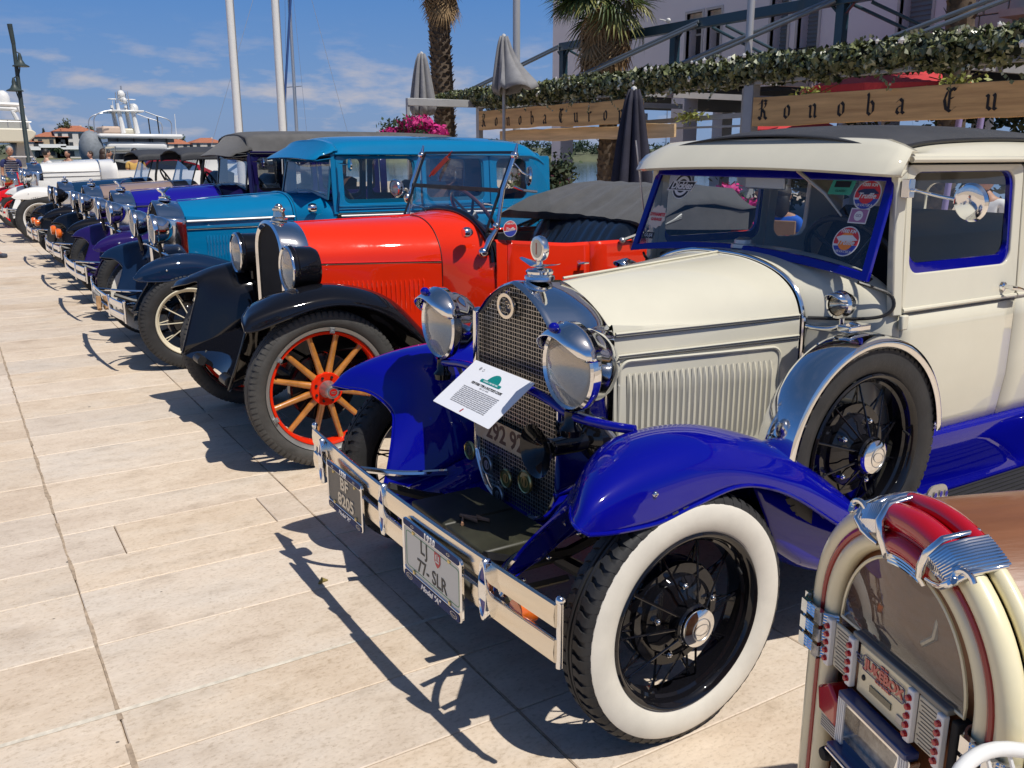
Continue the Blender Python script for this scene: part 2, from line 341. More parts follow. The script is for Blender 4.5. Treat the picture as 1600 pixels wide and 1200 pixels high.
# ================================================================ car builders (x rearward, y to the car's right, z up)
def sec(half, x):
    """half section [(y,z)...] from the top centre down -> full section near side first"""
    return [(x, -y, z) for y, z in half[::-1]]+[(x, y, z) for y, z in half[1:]]
def loft(g, secs, nu, nv):
    return g.patch([[s[j] for s in secs] for j in range(len(secs[0]))], nu, nv)
def pair(name, g, m, par, **k):
    """a mesh and its mirror image on the other side"""
    a = g.build(name, m, par, **k)
    h = G(); h.v = [(x, -y, z) for x, y, z in g.v]; h.f = [q[::-1] for q in g.f]
    b = h.build(name, m, par, **k); return a, b
def tyre_g(R, w, rin, lug=0, n=96):
    hw = w/2; g = G()
    P = [(rin, -hw*.72), (rin+.012, -hw*.93), (rin+(R-rin)*.42, -hw*1.08), (R-.032, -hw*1.0), (R-.014, -hw*.88)]
    T = [(R-.010, -hw*.80)]
    if not lug: T += [(R-.003, -hw*.62), (R-.002, -hw*.40), (R-.010, -hw*.37), (R-.010, -hw*.31), (R, -hw*.28), (R, -hw*.06), (R-.009, -hw*.04)]
    else: T += [(R-.008, -hw*.5), (R-.008, -hw*.22), (R+.001, -hw*.2), (R+.001, -hw*.07), (R-.008, -hw*.05)]
    half = P+T; prof = half+[(r, -a) for r, a in half[::-1]]
    g.lathe(prof, n=n)
    if lug:
        for k in range(lug):
            a0 = 2*pi*k/lug; da = 2*pi/lug
            for s in (-1, 1):
                sh = .25*da if s > 0 else 0
                q = [(R+.0005, .24, 0), (R, .42, .0), (R-.002, .64, .22), (R-.007, .82, .22), (R-.022, .97, .22), (R-.036, 1.02, .22)]
                rows = []
                for r, o, t in q:
                    A0 = a0+sh+t*da; wd = da*(.60 if o < .9 else .5)
                    rows.append([(r*cos(A0)-0, s*hw*o, r*sin(A0)), (r*cos(A0+wd), s*hw*o, r*sin(A0+wd)), ((r-.013)*cos(A0+wd), s*hw*(o-.02), (r-.013)*sin(A0+wd)), ((r-.013)*cos(A0), s*hw*(o-.02), (r-.013)*sin(A0))])
                g.rings([[V(p) for p in row] for row in rows], cap=True)
    else:
        m = int(2*pi*R/.032)
        for k in range(m):       # shoulder sipes stand proud as small blocks
            a0 = 2*pi*k/m; wd = 2*pi/m*.66
            for s in (-1, 1):
                rows = []
                for r, o in ((R+.0005, .66), (R-.004, .84), (R-.016, .95), (R-.030, 1.015)):
                    rows.append([(r*cos(a0), s*hw*o, r*sin(a0)), (r*cos(a0+wd), s*hw*o, r*sin(a0+wd)), ((r-.01)*cos(a0+wd), s*hw*(o-.03), (r-.01)*sin(a0+wd)), ((r-.01)*cos(a0), s*hw*(o-.03), (r-.01)*sin(a0))])
                g.rings([[V(p) for p in row] for row in rows], cap=True)
    return g
def circ3(r, y, n=48, a=0): return [(r*cos(2*pi*k/n+a), y, r*sin(2*pi*k/n+a)) for k in range(n)]
def wire_wheel(par, R=.365, w=.118, rim=BLACKP, spoke=BLACKP, ww=True, lug=0, cap=CHROME, detail=True, emblem=False):
    """wheel facing -y, hub at the origin"""
    rf = R-.112
    g = G().lathe([(rf-.012, -.040), (rf+.002, -.050), (rf+.006, -.056), (rf+.001, -.061), (rf-.008, -.058), (rf-.016, -.046), (rf-.020, -.030), (rf-.028, -.024), (rf-.030, .0), (rf-.028, .024), (rf-.018, .034), (rf-.010, .048), (rf+.004, .056)], n=72)
    wh = g.build('wheel', rim, par)
    tyre_g(R, w, rf, lug).build('tyre', RUBBER, wh)
    if ww:
        hw = w/2
        G().lathe([(rf-.002, -hw*.80), (rf+.012, -hw*1.0), (rf+(R-rf)*.42, -hw*1.12), (R-.035, -hw*1.06), (R-.027, -hw*1.0), (R-.026, -hw*.93)], n=96).build('whitewall', WWALL, wh)
    G().lathe([(.001, .0), (.150, .0), (.156, .012), (.156, .055), (.001, .058)], n=40).build('brake_drum', BLACKP, wh)
    G().lathe([(.120, .004), (.118, -.012), (.100, -.026), (.078, -.032), (.062, -.040), (.058, -.066), (.062, -.074), (.058, -.080), (.001, -.082)], n=40).build('hub', BLACKP, wh)
    hc = G().lathe([(.056, -.074), (.058, -.082), (.054, -.092), (.040, -.099), (.02, -.102), (.0, -.103)], n=36).build('hub_cap', cap, wh)
    if emblem:
        g = G(); disc(g, frm((0, -.1025, 0), (1, 0, 0), (0, 0, 1)), .026, .0005, 28, .0225, .62); 
        g.lathe([(.030, -.1012), (.031, -.1026), (.033, -.1012)], n=32)
        g.build('emblem_ring', STEEL, wh)
    n = 30 if detail else 20
    pts = []
    for k in range(n//3 if detail else n//2):
        a = 2*pi*k/(n//3 if detail else n//2)
        pts.append(((.056, -.064, a), (rf-.024, -.004, a+.05)))
    m = n-len(pts)
    for k in range(m):
        a = 2*pi*(k//2)/(m//2)+.3; s = 1 if k % 2 else -1
        pts.append(((.088, .012, a), (rf-.024, .006, a+s*.34)))
    G_all = G()
    for (r0, y0, a0), (r1, y1, a1) in pts:
        p = (r0*cos(a0), y0, r0*sin(a0)); q = (r1*cos(a1), y1, r1*sin(a1))
        if detail: G().cyl(p, q, .0033, n=6).build('spoke', spoke, wh)
        else: G_all.cyl(p, q, .0042, n=5)
    if not detail: tag(G_all.build('wire_spokes', spoke, wh), kind='stuff')
    if detail:
        for k in range(5):
            g = G(); a = 2*pi*k/5+.4; c = V((.104*cos(a), -.018, .104*sin(a))); g.cyl(c, c+V((0, -.022, 0)), .0095, n=6); g.sph(c+V((0, -.022, 0)), .008, 8, 6)
            g.build('lug_nut', CHROME, wh)
        G().cyl((rf*cos(.5)-.03*cos(.5), -.03, (rf-.03)*sin(.5)), ((rf-.045)*cos(.5), -.06, (rf-.045)*sin(.5)), .0035, n=6).build('valve_stem', RUBBER, wh)
    return wh
def wood_wheel(par, R=.415, w=.118):
    g = G().lathe([(.286, -.020), (.290, -.032), (.304, -.034), (.306, -.020), (.306, .03), (.286, .03), (.286, -.020)], n=72)
    wh = g.build('wheel', RED, par)
    G().lathe([(.306, -.028), (.310, -.044), (.322, -.048), (.329, -.052), (.330, -.044), (.318, -.02), (.318, .03), (.329, .052)], n=72).build('steel_rim', mat('galvanised', (.36, .36, .35), .42, .8, rvar=.15), wh)
    tyre_g(R, w, .327, 0, 96).build('tyre', RUBBERG, wh)
    sp = None
    for k in range(12):
        a = 2*pi*(k+.5)/12; d = V((cos(a), 0, sin(a)))
        g = G().tube([d*.070+V((0, -.004, 0)), d*.10, d*.16, d*.27, d*.289], [.021, .0185, .0165, .0145, .0175], 12)
        g.build('spoke', WOODSP, wh)
    G().lathe([(.0, -.034), (.084, -.034), (.088, -.028), (.088, -.012), (.04, -.01)], n=40).build('hub_flange', RED, wh)
    g = G()
    for k in range(8):
        a = 2*pi*(k+.5)/8; c = V((.066*cos(a), -.034, .066*sin(a))); g.cyl(c, c+V((0, -.007, 0)), .0075, n=6)
    g.build('hub_bolt', BLACK, wh)
    G().lathe([(.046, -.034), (.040, -.06), (.037, -.085), (.036, -.108), (.030, -.116), (.0, -.117)], n=32).build('hub_cap', STEEL, wh)
    M = frm((0, -.1175, 0), (1, 0, 0), (0, 0, 1)); g = G(); disc(g, M, .024, .0, 28); g.build('hub_badge', REDL, wh)
    g = G(); disc(g, M, .024, .0008, 28, .021); g.box((0, -.1185, .004), (.026, .001, .003)); g.box((0, -.1185, -.004), (.022, .001, .003)); g.build('badge_ring', STEEL, wh)
    for k in range(6):
        a = 2*pi*(k+.12)/6+.28; M = Matrix.Rotation(-a, 3, 'Y')
        g = G().box(M @ V((.310, -.048, 0)), (.026, .012, .024), M); g.cyl(M @ V((.306, -.054, 0)), M @ V((.306, -.066, 0)), .0075, n=6)
        g.build('rim_clamp', STEEL, wh)
    G().lathe([(.001, .02), (.17, .02), (.18, .03), (.18, .07), (.001, .075)], n=40).build('brake_drum', BLACKP, wh)
    return wh
def headlamp(par, c, r=.118, body=CHROME, visor=False, style='bowl', lensrot=0):
    """faces -x, centre of the lens plane at c"""
    c = V(c); ax = (1, 0, 0)
    if style == 'bowl': pr = [(r*.99, -.008), (r*1.04, .0), (r*1.05, .018), (r*.99, .026), (r*.97, .03), (r*.93, .062), (r*.80, .100), (r*.56, .132), (r*.25, .150), (.001, .154)]
    else: pr = [(r*.99, -.012), (r*1.06, .0), (r*1.08, .02), (r*1.0, .03), (r*.99, .12), (r*.86, .15), (r*.4, .17), (.001, .172)]
    h = G().lathe(pr, c, ax, 44).build('headlamp', body, par)
    G().lathe([(r*.93, -.004), (r*.985, -.012), (r*1.05, -.006), (r*1.065, .008), (r*1.05, .020)], c, ax, 44).build('lamp_rim', CHROME, h)
    G().lathe([(r*.95, .004), (r*.8, .03), (r*.5, .055), (r*.2, .068), (.001, .07)], c, ax, 36).build('reflector', NICKEL, h)
    # fluted glass: narrow vertical ribs on a shallow dome
    rows = []; N = 28
    for i in range(N+1):
        y = -r*.95+2*r*.95*i/N; hz = sqrt(max(0, (r*.95)**2-y*y)); row = []
        for j in range(13):
            z = hz*(j/6-1); d = -.022*(1-(y*y+z*z)/(r*.95)**2)-(.0016 if i % 2 else 0)
            row.append((c.x+d-.002, c.y+y, c.z+z))
        rows.append(row)
    G().grid(rows).build('lens', mat('headlamp_glass', (.60, .57, .50), .10, .0, var=.10, vs=12, coat=1), h, ang=80) if style == 'x' else G().grid(rows).build('lens', LAMPG, h, ang=80)
    if visor:
        g = G(); A = []
        for i in range(25):
            a = R_(-72+144*i/24); f = (1-(abs(a)/R_(72))**3)
            y = r*1.06*sin(a); z = r*1.06*cos(a)
            A.append([(c.x+.022, c.y+y*1.03, c.z+z*1.03), (c.x-.012, c.y+y*1.05, c.z+z*1.05), (c.x-.028*f-.012, c.y+y*.98, c.z+z*.97-.004*f), (c.x-.058*f-.014, c.y+y*.90, c.z+z*.87-.010*f)])
        g.grid(A).build('lamp_visor', CHROME, h, sol=.003)
        G().sph(c+V((-.055, 0, r*1.02)), (.017, .015, .015)).build('visor_jewel', BLUE, h)
    return h
def plate(par, M, w, h, face, lines, frame_=None, border=None, top=None, bottom=None, name='number_plate'):
    """M: origin at the plate centre, x right, y up, z out"""
    g = G(); o = [M @ V((*p, -.002)) for p in rrect(w, h, .012)]
    g.prism(o, tuple((M.to_3x3() @ V((0, 0, .003))))); p = g.build(name, face, par, ang=0)
    for s, size, x, y, m, kw in lines: text(s, size, M @ Matrix.Translation((x, y, .0014)), m, p, **kw)
    if border:
        g = G(); bw, bh, bm = border
        g.ring([M @ V((*q, .001)) for q in rrect(bw, bh, .012)], [M @ V((*q, .001)) for q in rrect(bw-.005, bh-.005, .010)], tuple(M.to_3x3() @ V((0, 0, .0006)))); g.build('border_line', bm, p, ang=0)
    if frame_:
        t, b, e = frame_
        O = [M @ V((x, y+(t-b)/2, -.004)) for x, y in rrect(w+2*e, h+t+b, .016)]; I = [M @ V((x, y, -.004)) for x, y in rrect(w-.004, h-.002, .010)]
        G().ring(O, I, tuple(M.to_3x3() @ V((0, 0, .009)))).build('plate_frame', CHROME, p, bev=.0015)
    return p
def rad_outline(hw, zt, zb, zs, rise, k=1., n=7):
    """closed loop (y,z): flat sides, shouldered crown with a slight peak, rounded bottom"""
    half = [(0, zt), (hw*.30, zt-rise*.16), (hw*.62, zt-rise*.45), (hw*.86, zt-rise*.80), (hw*.97, zs+.03), (hw, zs-.03), (hw, zb+.22), (hw*.96, zb+.14), (hw*.72, zb+.045), (hw*.36, zb+.008), (0, zb)]
    c = cr([(0, a, b) for a, b in half], 41); c = [(p.y, p.z) for p in c]
    return c+[(-y, z) for y, z in c[-2:0:-1]]
def round_outline(hw, zt, zb, zs):
    """arched radiator: nearly semicircular crown"""
    out = [(hw*sin(a), zs+(zt-zs)*cos(a)**.8 if cos(a) > 0 else zs) for a in [pi/2*i/16 for i in range(17)]]
    out += [(hw, zs-(zs-zb)*i/6) for i in range(1, 7)]
    out += [(0, zb)]
    return out+[(-y, z) for y, z in out[-2:0:-1]]
def off2(loop, d):
    n = len(loop); out = []
    for i in range(n):
        a = V((*loop[i-1], 0)); b = V((*loop[(i+1) % n], 0)); t = (b-a)
        if t.length < 1e-9: out.append(loop[i]); continue
        t.normalize(); p = V((*loop[i], 0))+V((t.y, -t.x, 0))*d; out.append((p.x, p.y))
    return out
def radiator(par, out, out2, x0, x1, shell=CHROME, mesh=True, inset=.016, cell=.0145, core=MATTE, slats=0, name='radiator_shell'):
    inn = off2(out, inset)
    if abs(inn[0][1]-out[0][1]) < 1e-6 or inn[0][1] > out[0][1]: inn = off2(out, -inset)
    L = lambda lp, x: [V((x, y, z)) for y, z in lp]
    mid = [((a[0]+b[0])/2, (a[1]+b[1])/2) for a, b in zip(out, inn)]
    g = G().rings([L(inn, x0+.030), L(inn, x0+.004), L(mid, x0-.008), L(out, x0), L(out, x0+.012), L([(a[0]*.5+b[0]*.5, a[1]*.5+b[1]*.5) for a, b in zip(out, out2)], (x0+x1)/2), L(out2, x1-.006), L([(y*.985, z-.004) for y, z in out2], x1)])
    s = g.build(name, shell, par, ang=50)
    g = G(); g.add(L(inn, x0+.045), [tuple(range(len(inn)))]); g.build('radiator_core', core, s, ang=0)
    ys = [p[0] for p in inn]; zs = [p[1] for p in inn]
    def span(v, ax):
        r = []
        n = len(inn)
        for i in range(n):
            a, b = inn[i], inn[(i+1) % n]
            if (a[ax]-v)*(b[ax]-v) < 0: t = (v-a[ax])/(b[ax]-a[ax]); r.append(a[1-ax]+t*(b[1-ax]-a[1-ax]))
        return (min(r), max(r)) if len(r) >= 2 else None
    if mesh:
        g = G(); y = min(ys)+cell/2; w = cell*.17; i = 0
        while y < max(ys):
            q = span(y, 0)
            if q: g.box((x0+.014+(.0012 if i % 2 else 0), y, sum(q)/2), (.0025, w, q[1]-q[0]))
            y += cell; i += 1
        z = min(zs)+cell/2
        while z < max(zs):
            q = span(z, 1)
            if q: g.box((x0+.0126, sum(q)/2, z), (.0025, q[1]-q[0], w))
            z += cell
        tag(g.build('stone_guard_mesh', mat('guard_wire', (.50, .47, .42), .34, .9), s, ang=0), kind='stuff')
    if slats:
        g = G(); y = min(ys)+.012
        while y < max(ys):
            q = span(y, 0)
            if q: g.box((x0+.02, y, sum(q)/2), (.012, .004, q[1]-q[0]))
            y += slats
        tag(g.build('radiator_fins', core, s, ang=0), kind='stuff')
    return s
def louvers(par, x0, x1, n, z0, z1, yf, m, wd=.012, out=.011):
    """each louver its own rib; yf(x,z) -> surface y (near side negative)"""
    for k in range(n):
        x = x0+(x1-x0)*k/(n-1); g = G(); rows = []
        for j in range(9):
            z = z0+(z1-z0)*j/8; e = (min(1, min(j, 8-j)/1.2))**.6; y = yf(x, z)
            rows.append([(x-wd*.5, y, z), (x-wd*.15, y-out*e, z), (x+wd*.20, y-out*.9*e, z), (x+wd*.5, y+.001, z)])
        a = g.grid(rows); pair('louver', a, m, par)
def seat(par, c, w, m, pleat=0, h=.5, d=.48, lean=.16):
    x, y, z = c
    g = G(); 
    g.box((x, y, z), (d, w, .16)); s = g.build('seat', m, par, bev=.035)
    n = 40 if pleat else 8; rows = []
    for i in range(n+1):
        yy = y-w/2+w*i/n; b = .012*abs(sin(pi*i/n*pleat)) if pleat else 0; e = .05*max(0, (abs(i/n-.5)*2-.85)/.15)
        rows.append([(x+d/2-.06-b+e, yy, z+.02), (x+d/2-.07-b*1.2+e, yy, z+h*.4), (x+d/2-.05+lean*.5-b*1.2+e, yy, z+h*.75), (x+d/2-.02+lean*.8-b+e, yy, z+h*.95), (x+d/2+.04+lean, yy, z+h), (x+d/2+.1+lean, yy, z+h*.94), (x+d/2+.1+lean*.7, yy, z+.02)])
    G().grid(rows).build('seat_back', m, par)
    return s
def steering(par, c, tilt, r=.20, m=BLACK):
    c = V(c); ax = V((cos(tilt), 0, sin(tilt))); u = V((0, 1, 0)); w = ax.cross(u)
    s = G().tube([c+u*r*cos(2*pi*k/32)+w*r*sin(2*pi*k/32) for k in range(32)], .013, 8, closed=True).build('steering_wheel', m, par)
    g = G()
    for k in range(4): a = pi/4+k*pi/2; g.cyl(c-ax*.02, c+u*r*cos(a)+w*r*sin(a), .009, n=6)
    g.cyl(c+ax*.01, c-ax*.6, .018, n=10); g.lathe([(.0, .02), (.035, .012), (.04, -.02)], c, ax, 16); g.build('steering_column', BLACK, s)
def smooth_fender(par, rails, m, nu=44, nv=22, lip=True, near_only=False):
    g = G().patch(rails, nu, nv)
    a, b = pair('front_fender', g, m, par, sol=.004)
    return a, b
LAMPG = glassm('fluted_lamp_glass', (.84, .80, .72), 1.6, .30)
def bumper_bars(par, x, hw, zs, h=.062, bow=.05, m=CHROME, hook=True, twist=None):
    fr = None
    for i, z in enumerate(zs):
        rows = []
        for k in range(33):
            t = k/16-1; y = t*hw; xx = x-bow*(1-t*t)
            rows.append([(xx+.006, y, z-h/2), (xx-.001, y, z-h/2+.004), (xx-.004, y, z), (xx-.001, y, z+h/2-.004), (xx+.006, y, z+h/2), (xx+.012, y, z+h/2-.002), (xx+.012, y, z-h/2+.002)])
        o = G().rings([[V(p) for p in r] for r in rows], cap=True).build('bumper_bar', m, par, ang=50)
    g = G()
    for s in (-1, 1):
        g.cyl((x+.012, s*(hw+.004), zs[-1]-h/2-.012), (x+.012, s*(hw+.004), zs[0]+h/2+.008), .009, n=10)
        g.sph((x+.012, s*(hw+.004), zs[0]+h/2+.008), .013, 8, 6)
        g.build('bumper_end', CHROME, par); g = G()
        g.tube(cr([(x+.004, s*.60, sum(zs)/len(zs)), (x+.03, s*.545, sum(zs)/len(zs)), (x+.09, s*.47, sum(zs)/len(zs)), (x+.19, s*.40, sum(zs)/len(zs)-.01), (x+.34, s*.36, sum(zs)/len(zs)-.02)], 16), .012, 8)
        g.build('bumper_iron', CHROME, par); g = G()
def oval_medallion(par, x, y, z):
    g = G(); M = frm((x, y, z), (0, -1, 0), (0, 0, 1))
    L = lambda k, dz: [M @ V((.022*k*cos(2*pi*i/24), .088*k*sin(2*pi*i/24), dz)) for i in range(24)]
    g.rings([L(1, -.01), L(1.05, .004), L(.98, .014), L(.86, .015), L(.80, .010)]); c = g.build('bumper_clamp', CHROME, par)
    g = G(); g.add(L(.80, .0102), [tuple(range(24))]); g.build('clamp_face', BLUE, c, ang=0)
    g = G(); g.box((x-.013, y, z), (.006, .034, .05)); g.build('clamp_band', CHROME, c, bev=.002)
def door_ring(x0, x1, z0, z1, wx0, wx1, wz0, wz1, r=.05, ro=.03, y=-.63, t=.03, n=5):
    def loop(a, b, c, d, rr):
        o = []
        for cx, cz, a0 in ((b-rr, d-rr, 0), (a+rr, d-rr, 90), (a+rr, c+rr, 180), (b-rr, c+rr, 270)):
            for i in range(n+1): q = R_(a0+90*i/n); o.append((cx+rr*cos(q), y, cz+rr*sin(q)))
        return o
    return loop(x0, x1, z0, z1, ro), loop(wx0, wx1, wz0, wz1, r)
FEND_A = dict(
 A=[(-.345, .42, .415), (-.20, .395, .42), (0, .37, .50), (.3, .37, .50), (.6, .42, .45), (.82, .52, .42), (1.02, .58, .40)],
 B=[(-.300, .46, .51), (-.17, .445, .56), (0, .425, .63), (.3, .425, .61), (.55, .48, .50), (.80, .56, .435), (1.02, .62, .406)],
 C=[(-.255, .52, .60), (-.145, .50, .68), (-.02, .485, .735), (.22, .485, .725), (.44, .53, .65), (.62, .58, .55), (.82, .62, .45), (1.02, .66, .41)],
 D=[(-.235, .575, .655), (-.16, .565, .77), (-.04, .555, .825), (.20, .555, .812), (.44, .59, .725), (.62, .63, .605), (.83, .67, .462), (1.02, .71, .412)],
 E=[(-.28, .66, .712), (-.22, .655, .80), (-.08, .65, .858), (.15, .655, .855), (.42, .68, .765), (.62, .70, .635), (.84, .73, .47), (1.02, .77, .414)],
 F=[(-.345, .75, .722), (-.28, .75, .80), (-.11, .755, .848), (.12, .755, .848), (.40, .77, .75), (.62, .775, .615), (.84, .785, .457), (1.02, .81, .410)],
 K=[(-.375, .815, .722), (-.31, .82, .762), (-.14, .82, .795), (.10, .82, .798), (.38, .825, .70), (.62, .83, .565), (.84, .835, .43), (1.02, .845, .402)],
 H=[(-.345, .825, .700), (-.26, .832, .690), (-.12, .834, .686), (0, .834, .708), (.14, .834, .728), (.26, .834, .705), (.40, .836, .64), (.62, .842, .50), (.84, .844, .402), (1.02, .848, .388)])
def fender_A(par, m, sc=1., key='front_fender', dx=0):
    rails = [[(x*sc+dx, -y, z) for x, y, z in FEND_A[k]] for k in 'ABCDEFKH']
    g = G().patch(rails, 60, 36); a, b = pair(key, g, m, par, sol=.004)
    # rolled bead along the outer edge
    for o, s in ((a, -1), (b, 1)):
        P = [(p.x*1, p.y, p.z) for p in cr([(x*sc+dx, s*y, z) for x, y, z in FEND_A['H']], 44)]
        G().tube(P, .0065, 8).build('fender_bead', m, o)
        P = [p for p in cr([(x*sc+dx, s*y, z) for x, y, z in [FEND_A[k][0] for k in 'ABCDEFKH']], 36)]
        G().tube(P, .005, 6).build('fender_bead', m, o)
        for q in (2, 5): 
            x, y, z = FEND_A['K'][q]; G().sph((x*sc+dx, s*(y+.010), z-.03), .009, 8, 6).build('fender_bolt', CHROME, o)
    return a, b
def apron_A(par, m):
    g = G().patch([[(-.33, -.43, .40), (-.17, -.395, .44), (0, -.375, .50), (.12, -.37, .52)], [(-.33, -.40, .385), (-.17, -.365, .42), (-.02, -.34, .475), (.10, -.33, .49)], [(-.33, -.36, .36), (-.18, -.325, .405), (-.04, -.30, .45), (.08, -.29, .47)], [(-.33, -.33, .32), (-.18, -.30, .36), (-.04, -.28, .40), (.08, -.27, .42)]], 16, 10)
    q = G().patch([[(-.17, y, .405) for y in (-.33, 0, .33)], [(-.10, y, .41) for y in (-.31, 0, .31)], [(.0, y, .43) for y in (-.29, 0, .29)], [(.06, y, .47) for y in (-.27, 0, .27)]], 12, 10); q.build('front_pan', m, par, sol=.003)
    for o, s in zip(pair('apron_ledge', g, m, par, sol=.003), (-1, 1)):
        q = G()
        for x, z in ((-.26, .375), (-.17, .425), (-.06, .478)): q.sph((x, s*.40, z), .008, 8, 6)
        q.build('apron_bolt', CHROME, o)
def chassis(par, R, tr, wb=2.63, rear=3.2, ax=BLACK):
    g = G()
    for s in (-1, 1):
        g.box((1.62, s*.36, .48), (3.1, .05, .09)); g.tube([(-.36, s*.34, .45), (-.22, s*.32, .39), (0, s*.26, .345), (.3, s*.24, .40)], .018, 6)
    g.box((.12, 0, .42), (.06, .66, .07)); g.box((.8, 0, .48), (.08, .72, .08)); g.box((2.9, 0, .5), (.06, .72, .08))
    g.box((.45, 0, .55), (.7, .42, .4))
    g.tube([(0, -tr+.06, R), (0, -tr+.16, R-.03), (0, -.25, R-.06), (0, .25, R-.06), (0, tr-.16, R-.03), (0, tr-.06, R)], .026, 8)
    g.cyl((wb, -tr+.08, R), (wb, tr-.08, R), .04, n=10); g.sph((wb, 0, R), .15)
    g.box((1.4, 0, .46), (2.6, 1.15, .02))
    return g.build('chassis', ax, par)
def car_A(c):
    g_ = c.get
    t = thing(c['name'], c['label'], c.get('cat', 'car'), (c['X'], c['Y'], 0), 0, g_('group'))
    R = g_('R', .365); tr = g_('tr', .78); hi = g_('hi', 0); det = g_('det', 1)
    body, fend, hood = c['body'], c['fend'], g_('hood', c['body']); accent = g_('accent', BLUE)
    xh = g_('xh', .86); xp = g_('xp', 1.07); xe = g_('xe', 2.55); zr = g_('zr', 1.58); zt = g_('zt', 1.70); zb = 1.10+hi
    chassis(t, R, tr, xe+.08)
    # wheels
    w0 = g_('wheel', wire_wheel)(t, R=R, **g_('wk', {}))
    w0.location = (0, -tr, R)
    for (x, y, rz, ry) in ((0, tr, pi, .9), (xe+.08, -tr, 0, .4), (xe+.08, tr, pi, .2)):
        w = copy_tree(w0, t); w.location = (x, y, R); w.rotation_euler = (0, ry if rz == 0 else -ry, rz)
    fender_A(t, fend); apron_A(t, fend)
    # rear fenders
    xr = xe+.08
    rr = lambda y, dr, z0: [(xr-.62, y, .40)]+[(xr-.50+dr*.3, y, .52)]+[(xr+(R+.13+dr)*cos(a), y, R+(R+.13+dr)*sin(a)*.93) for a in (R_(150), R_(120), R_(90), R_(55), R_(20), R_(-5))]
    g = G().patch([[(x, -.56, z) for x, y, z in rr(0, -.02, 0)], [(x, -.66, z) for x, y, z in rr(0, .0, 0)], [(x, -.78, z) for x, y, z in rr(0, -.02, 0)], [(x, -.86, z) for x, y, z in rr(0, -.07, 0)]], 36, 12)
    pair('rear_fender', g, fend, t, sol=.004)
    # running board, splash apron
    g = G().box((( .98+xr-.6)/2, -.735, .365), (xr-.6-.98, .25, .025)); 
    for o, s in zip(pair('running_board', g, MATTE, t), (-1, 1)):
        q = G(); q.box(((.98+xr-.6)/2, s*.862, .368), (xr-.58-.98, .012, .03)); q.box(((.98+xr-.6)/2, s*.612, .384), (xr-.62-.98, .010, .008)); q.build('board_trim', STEEL, o, bev=.002)
        q = G()
        for k in range(9): q.box(((.98+xr-.6)/2, s*(.64+.024*k), .3795), (xr-.66-.98, .010, .004))
        q.build('board_ribs', MATTE, o)
    g = G().patch([[(.92, -.59, .635), (1.5, -.612, .635), (xr-.5, -.612, .635)], [(.92, -.625, .605), (1.5, -.645, .605), (xr-.5, -.645, .605)], [(.92, -.60, .45), (1.5, -.62, .44), (xr-.5, -.62, .44)], [(.92, -.61, .375), (1.5, -.63, .375), (xr-.5, -.63, .375)]], 12, 12)
    pair('splash_apron', g, fend, t, sol=.004)
    # radiator, hood, cowl
    rout = rad_outline(.265, 1.205+hi, .40, 1.05+hi, .155); rout2 = rad_outline(.298, 1.195+hi, .46, 1.03+hi, .14)
    rad = radiator(t, rout, rout2, -.045, .145, mesh=g_('mesh', 0), slats=0 if g_('mesh', 0) else .008)
    S0_ = [(0, 1.195+hi), (.10, 1.188+hi), (.19, 1.150+hi), (.255, 1.095+hi), (.286, 1.065+hi), (.291, 1.0+hi), (.292, .8), (.295, .60)]
    hh = rout2[:22]; S0 = [(y*.985, z-.006) for y, z in (rout2[0], rout2[3], rout2[6], rout2[9], rout2[12], rout2[15])]+[(.293, .8), (.295, .60)]; S0 = [S0[0]]+[q for q in S0[1:]]
    S1 = [(0, 1.245+hi), (.15, 1.238+hi), (.28, 1.205+hi), (.365, 1.150+hi), (.405, 1.075+hi), (.412, 1.0+hi), (.413, .8), (.41, .56)]
    g = loft(G(), [sec(S0, .148), sec([((a[0]*.66+b[0]*.34), (a[1]*.62+b[1]*.38)) for a, b in zip(S0, S1)], .148+(xh-.158)*.34), sec([((a[0]*.33+b[0]*.67), (a[1]*.3+b[1]*.7)) for a, b in zip(S0, S1)], .148+(xh-.158)*.67), sec(S1, xh-.01)], 30, 75)
    hd = g.build('hood', hood, t, ang=30)
    yf = lambda x, z: -(.2925+(.4125-.2925)*(x-.148)/(xh-.158))
    bc = g_('belt', CREAM)
    # beads along the hood: centre hinge, belt creases
    q = G().tube([(.15, 0, 1.200+hi), (.5, 0, 1.224+hi), (xh-.01, 0, 1.25+hi)], .0045, 6); q.build('hood_hinge', g_('hinge', hood), hd)
    for dz, mm, r in ((1.055, g_('crease', hood), .005), (.985, g_('crease', hood), .004)):
        q = G().tube([(.15, yf(.15, 0)+.002*0+.004*(dz > 1), dz+hi+.002), (xh-.012, yf(xh, 0)+.002+.004*(dz > 1), dz+hi+.016)], r, 6); pair('hood_bead', q, mm, hd)
        if det:
            q = G().tube([(.15, yf(.15, 0)-.0005+.004*(dz > 1), dz+hi-.007), (xh-.012, yf(xh, 0)-.0005+.004*(dz > 1), dz+hi+.007)], .0028, 5); pair('hood_gap', q, BLACK, hd)
    if bc is not hood and g_('stripe'):
        q = G().tube([(.15, yf(.15, 0)-.003, 1.045+hi), (xh, yf(xh, 0)-.003, 1.062+hi)], .010, 6); pair('belt_stripe', q, WHITE, hd)
    lx0, lx1 = g_('louv', (.20, xh-.12))
    z0, z1 = g_('lz', (.66, .925))
    louvers(hd, lx0, lx1, g_('nl', 26), z0, z1+hi, lambda x, z: yf(x, z)+.001, hood, wd=(lx1-lx0)/g_('nl', 26)*.78, out=.011 if det > 1 else .006)
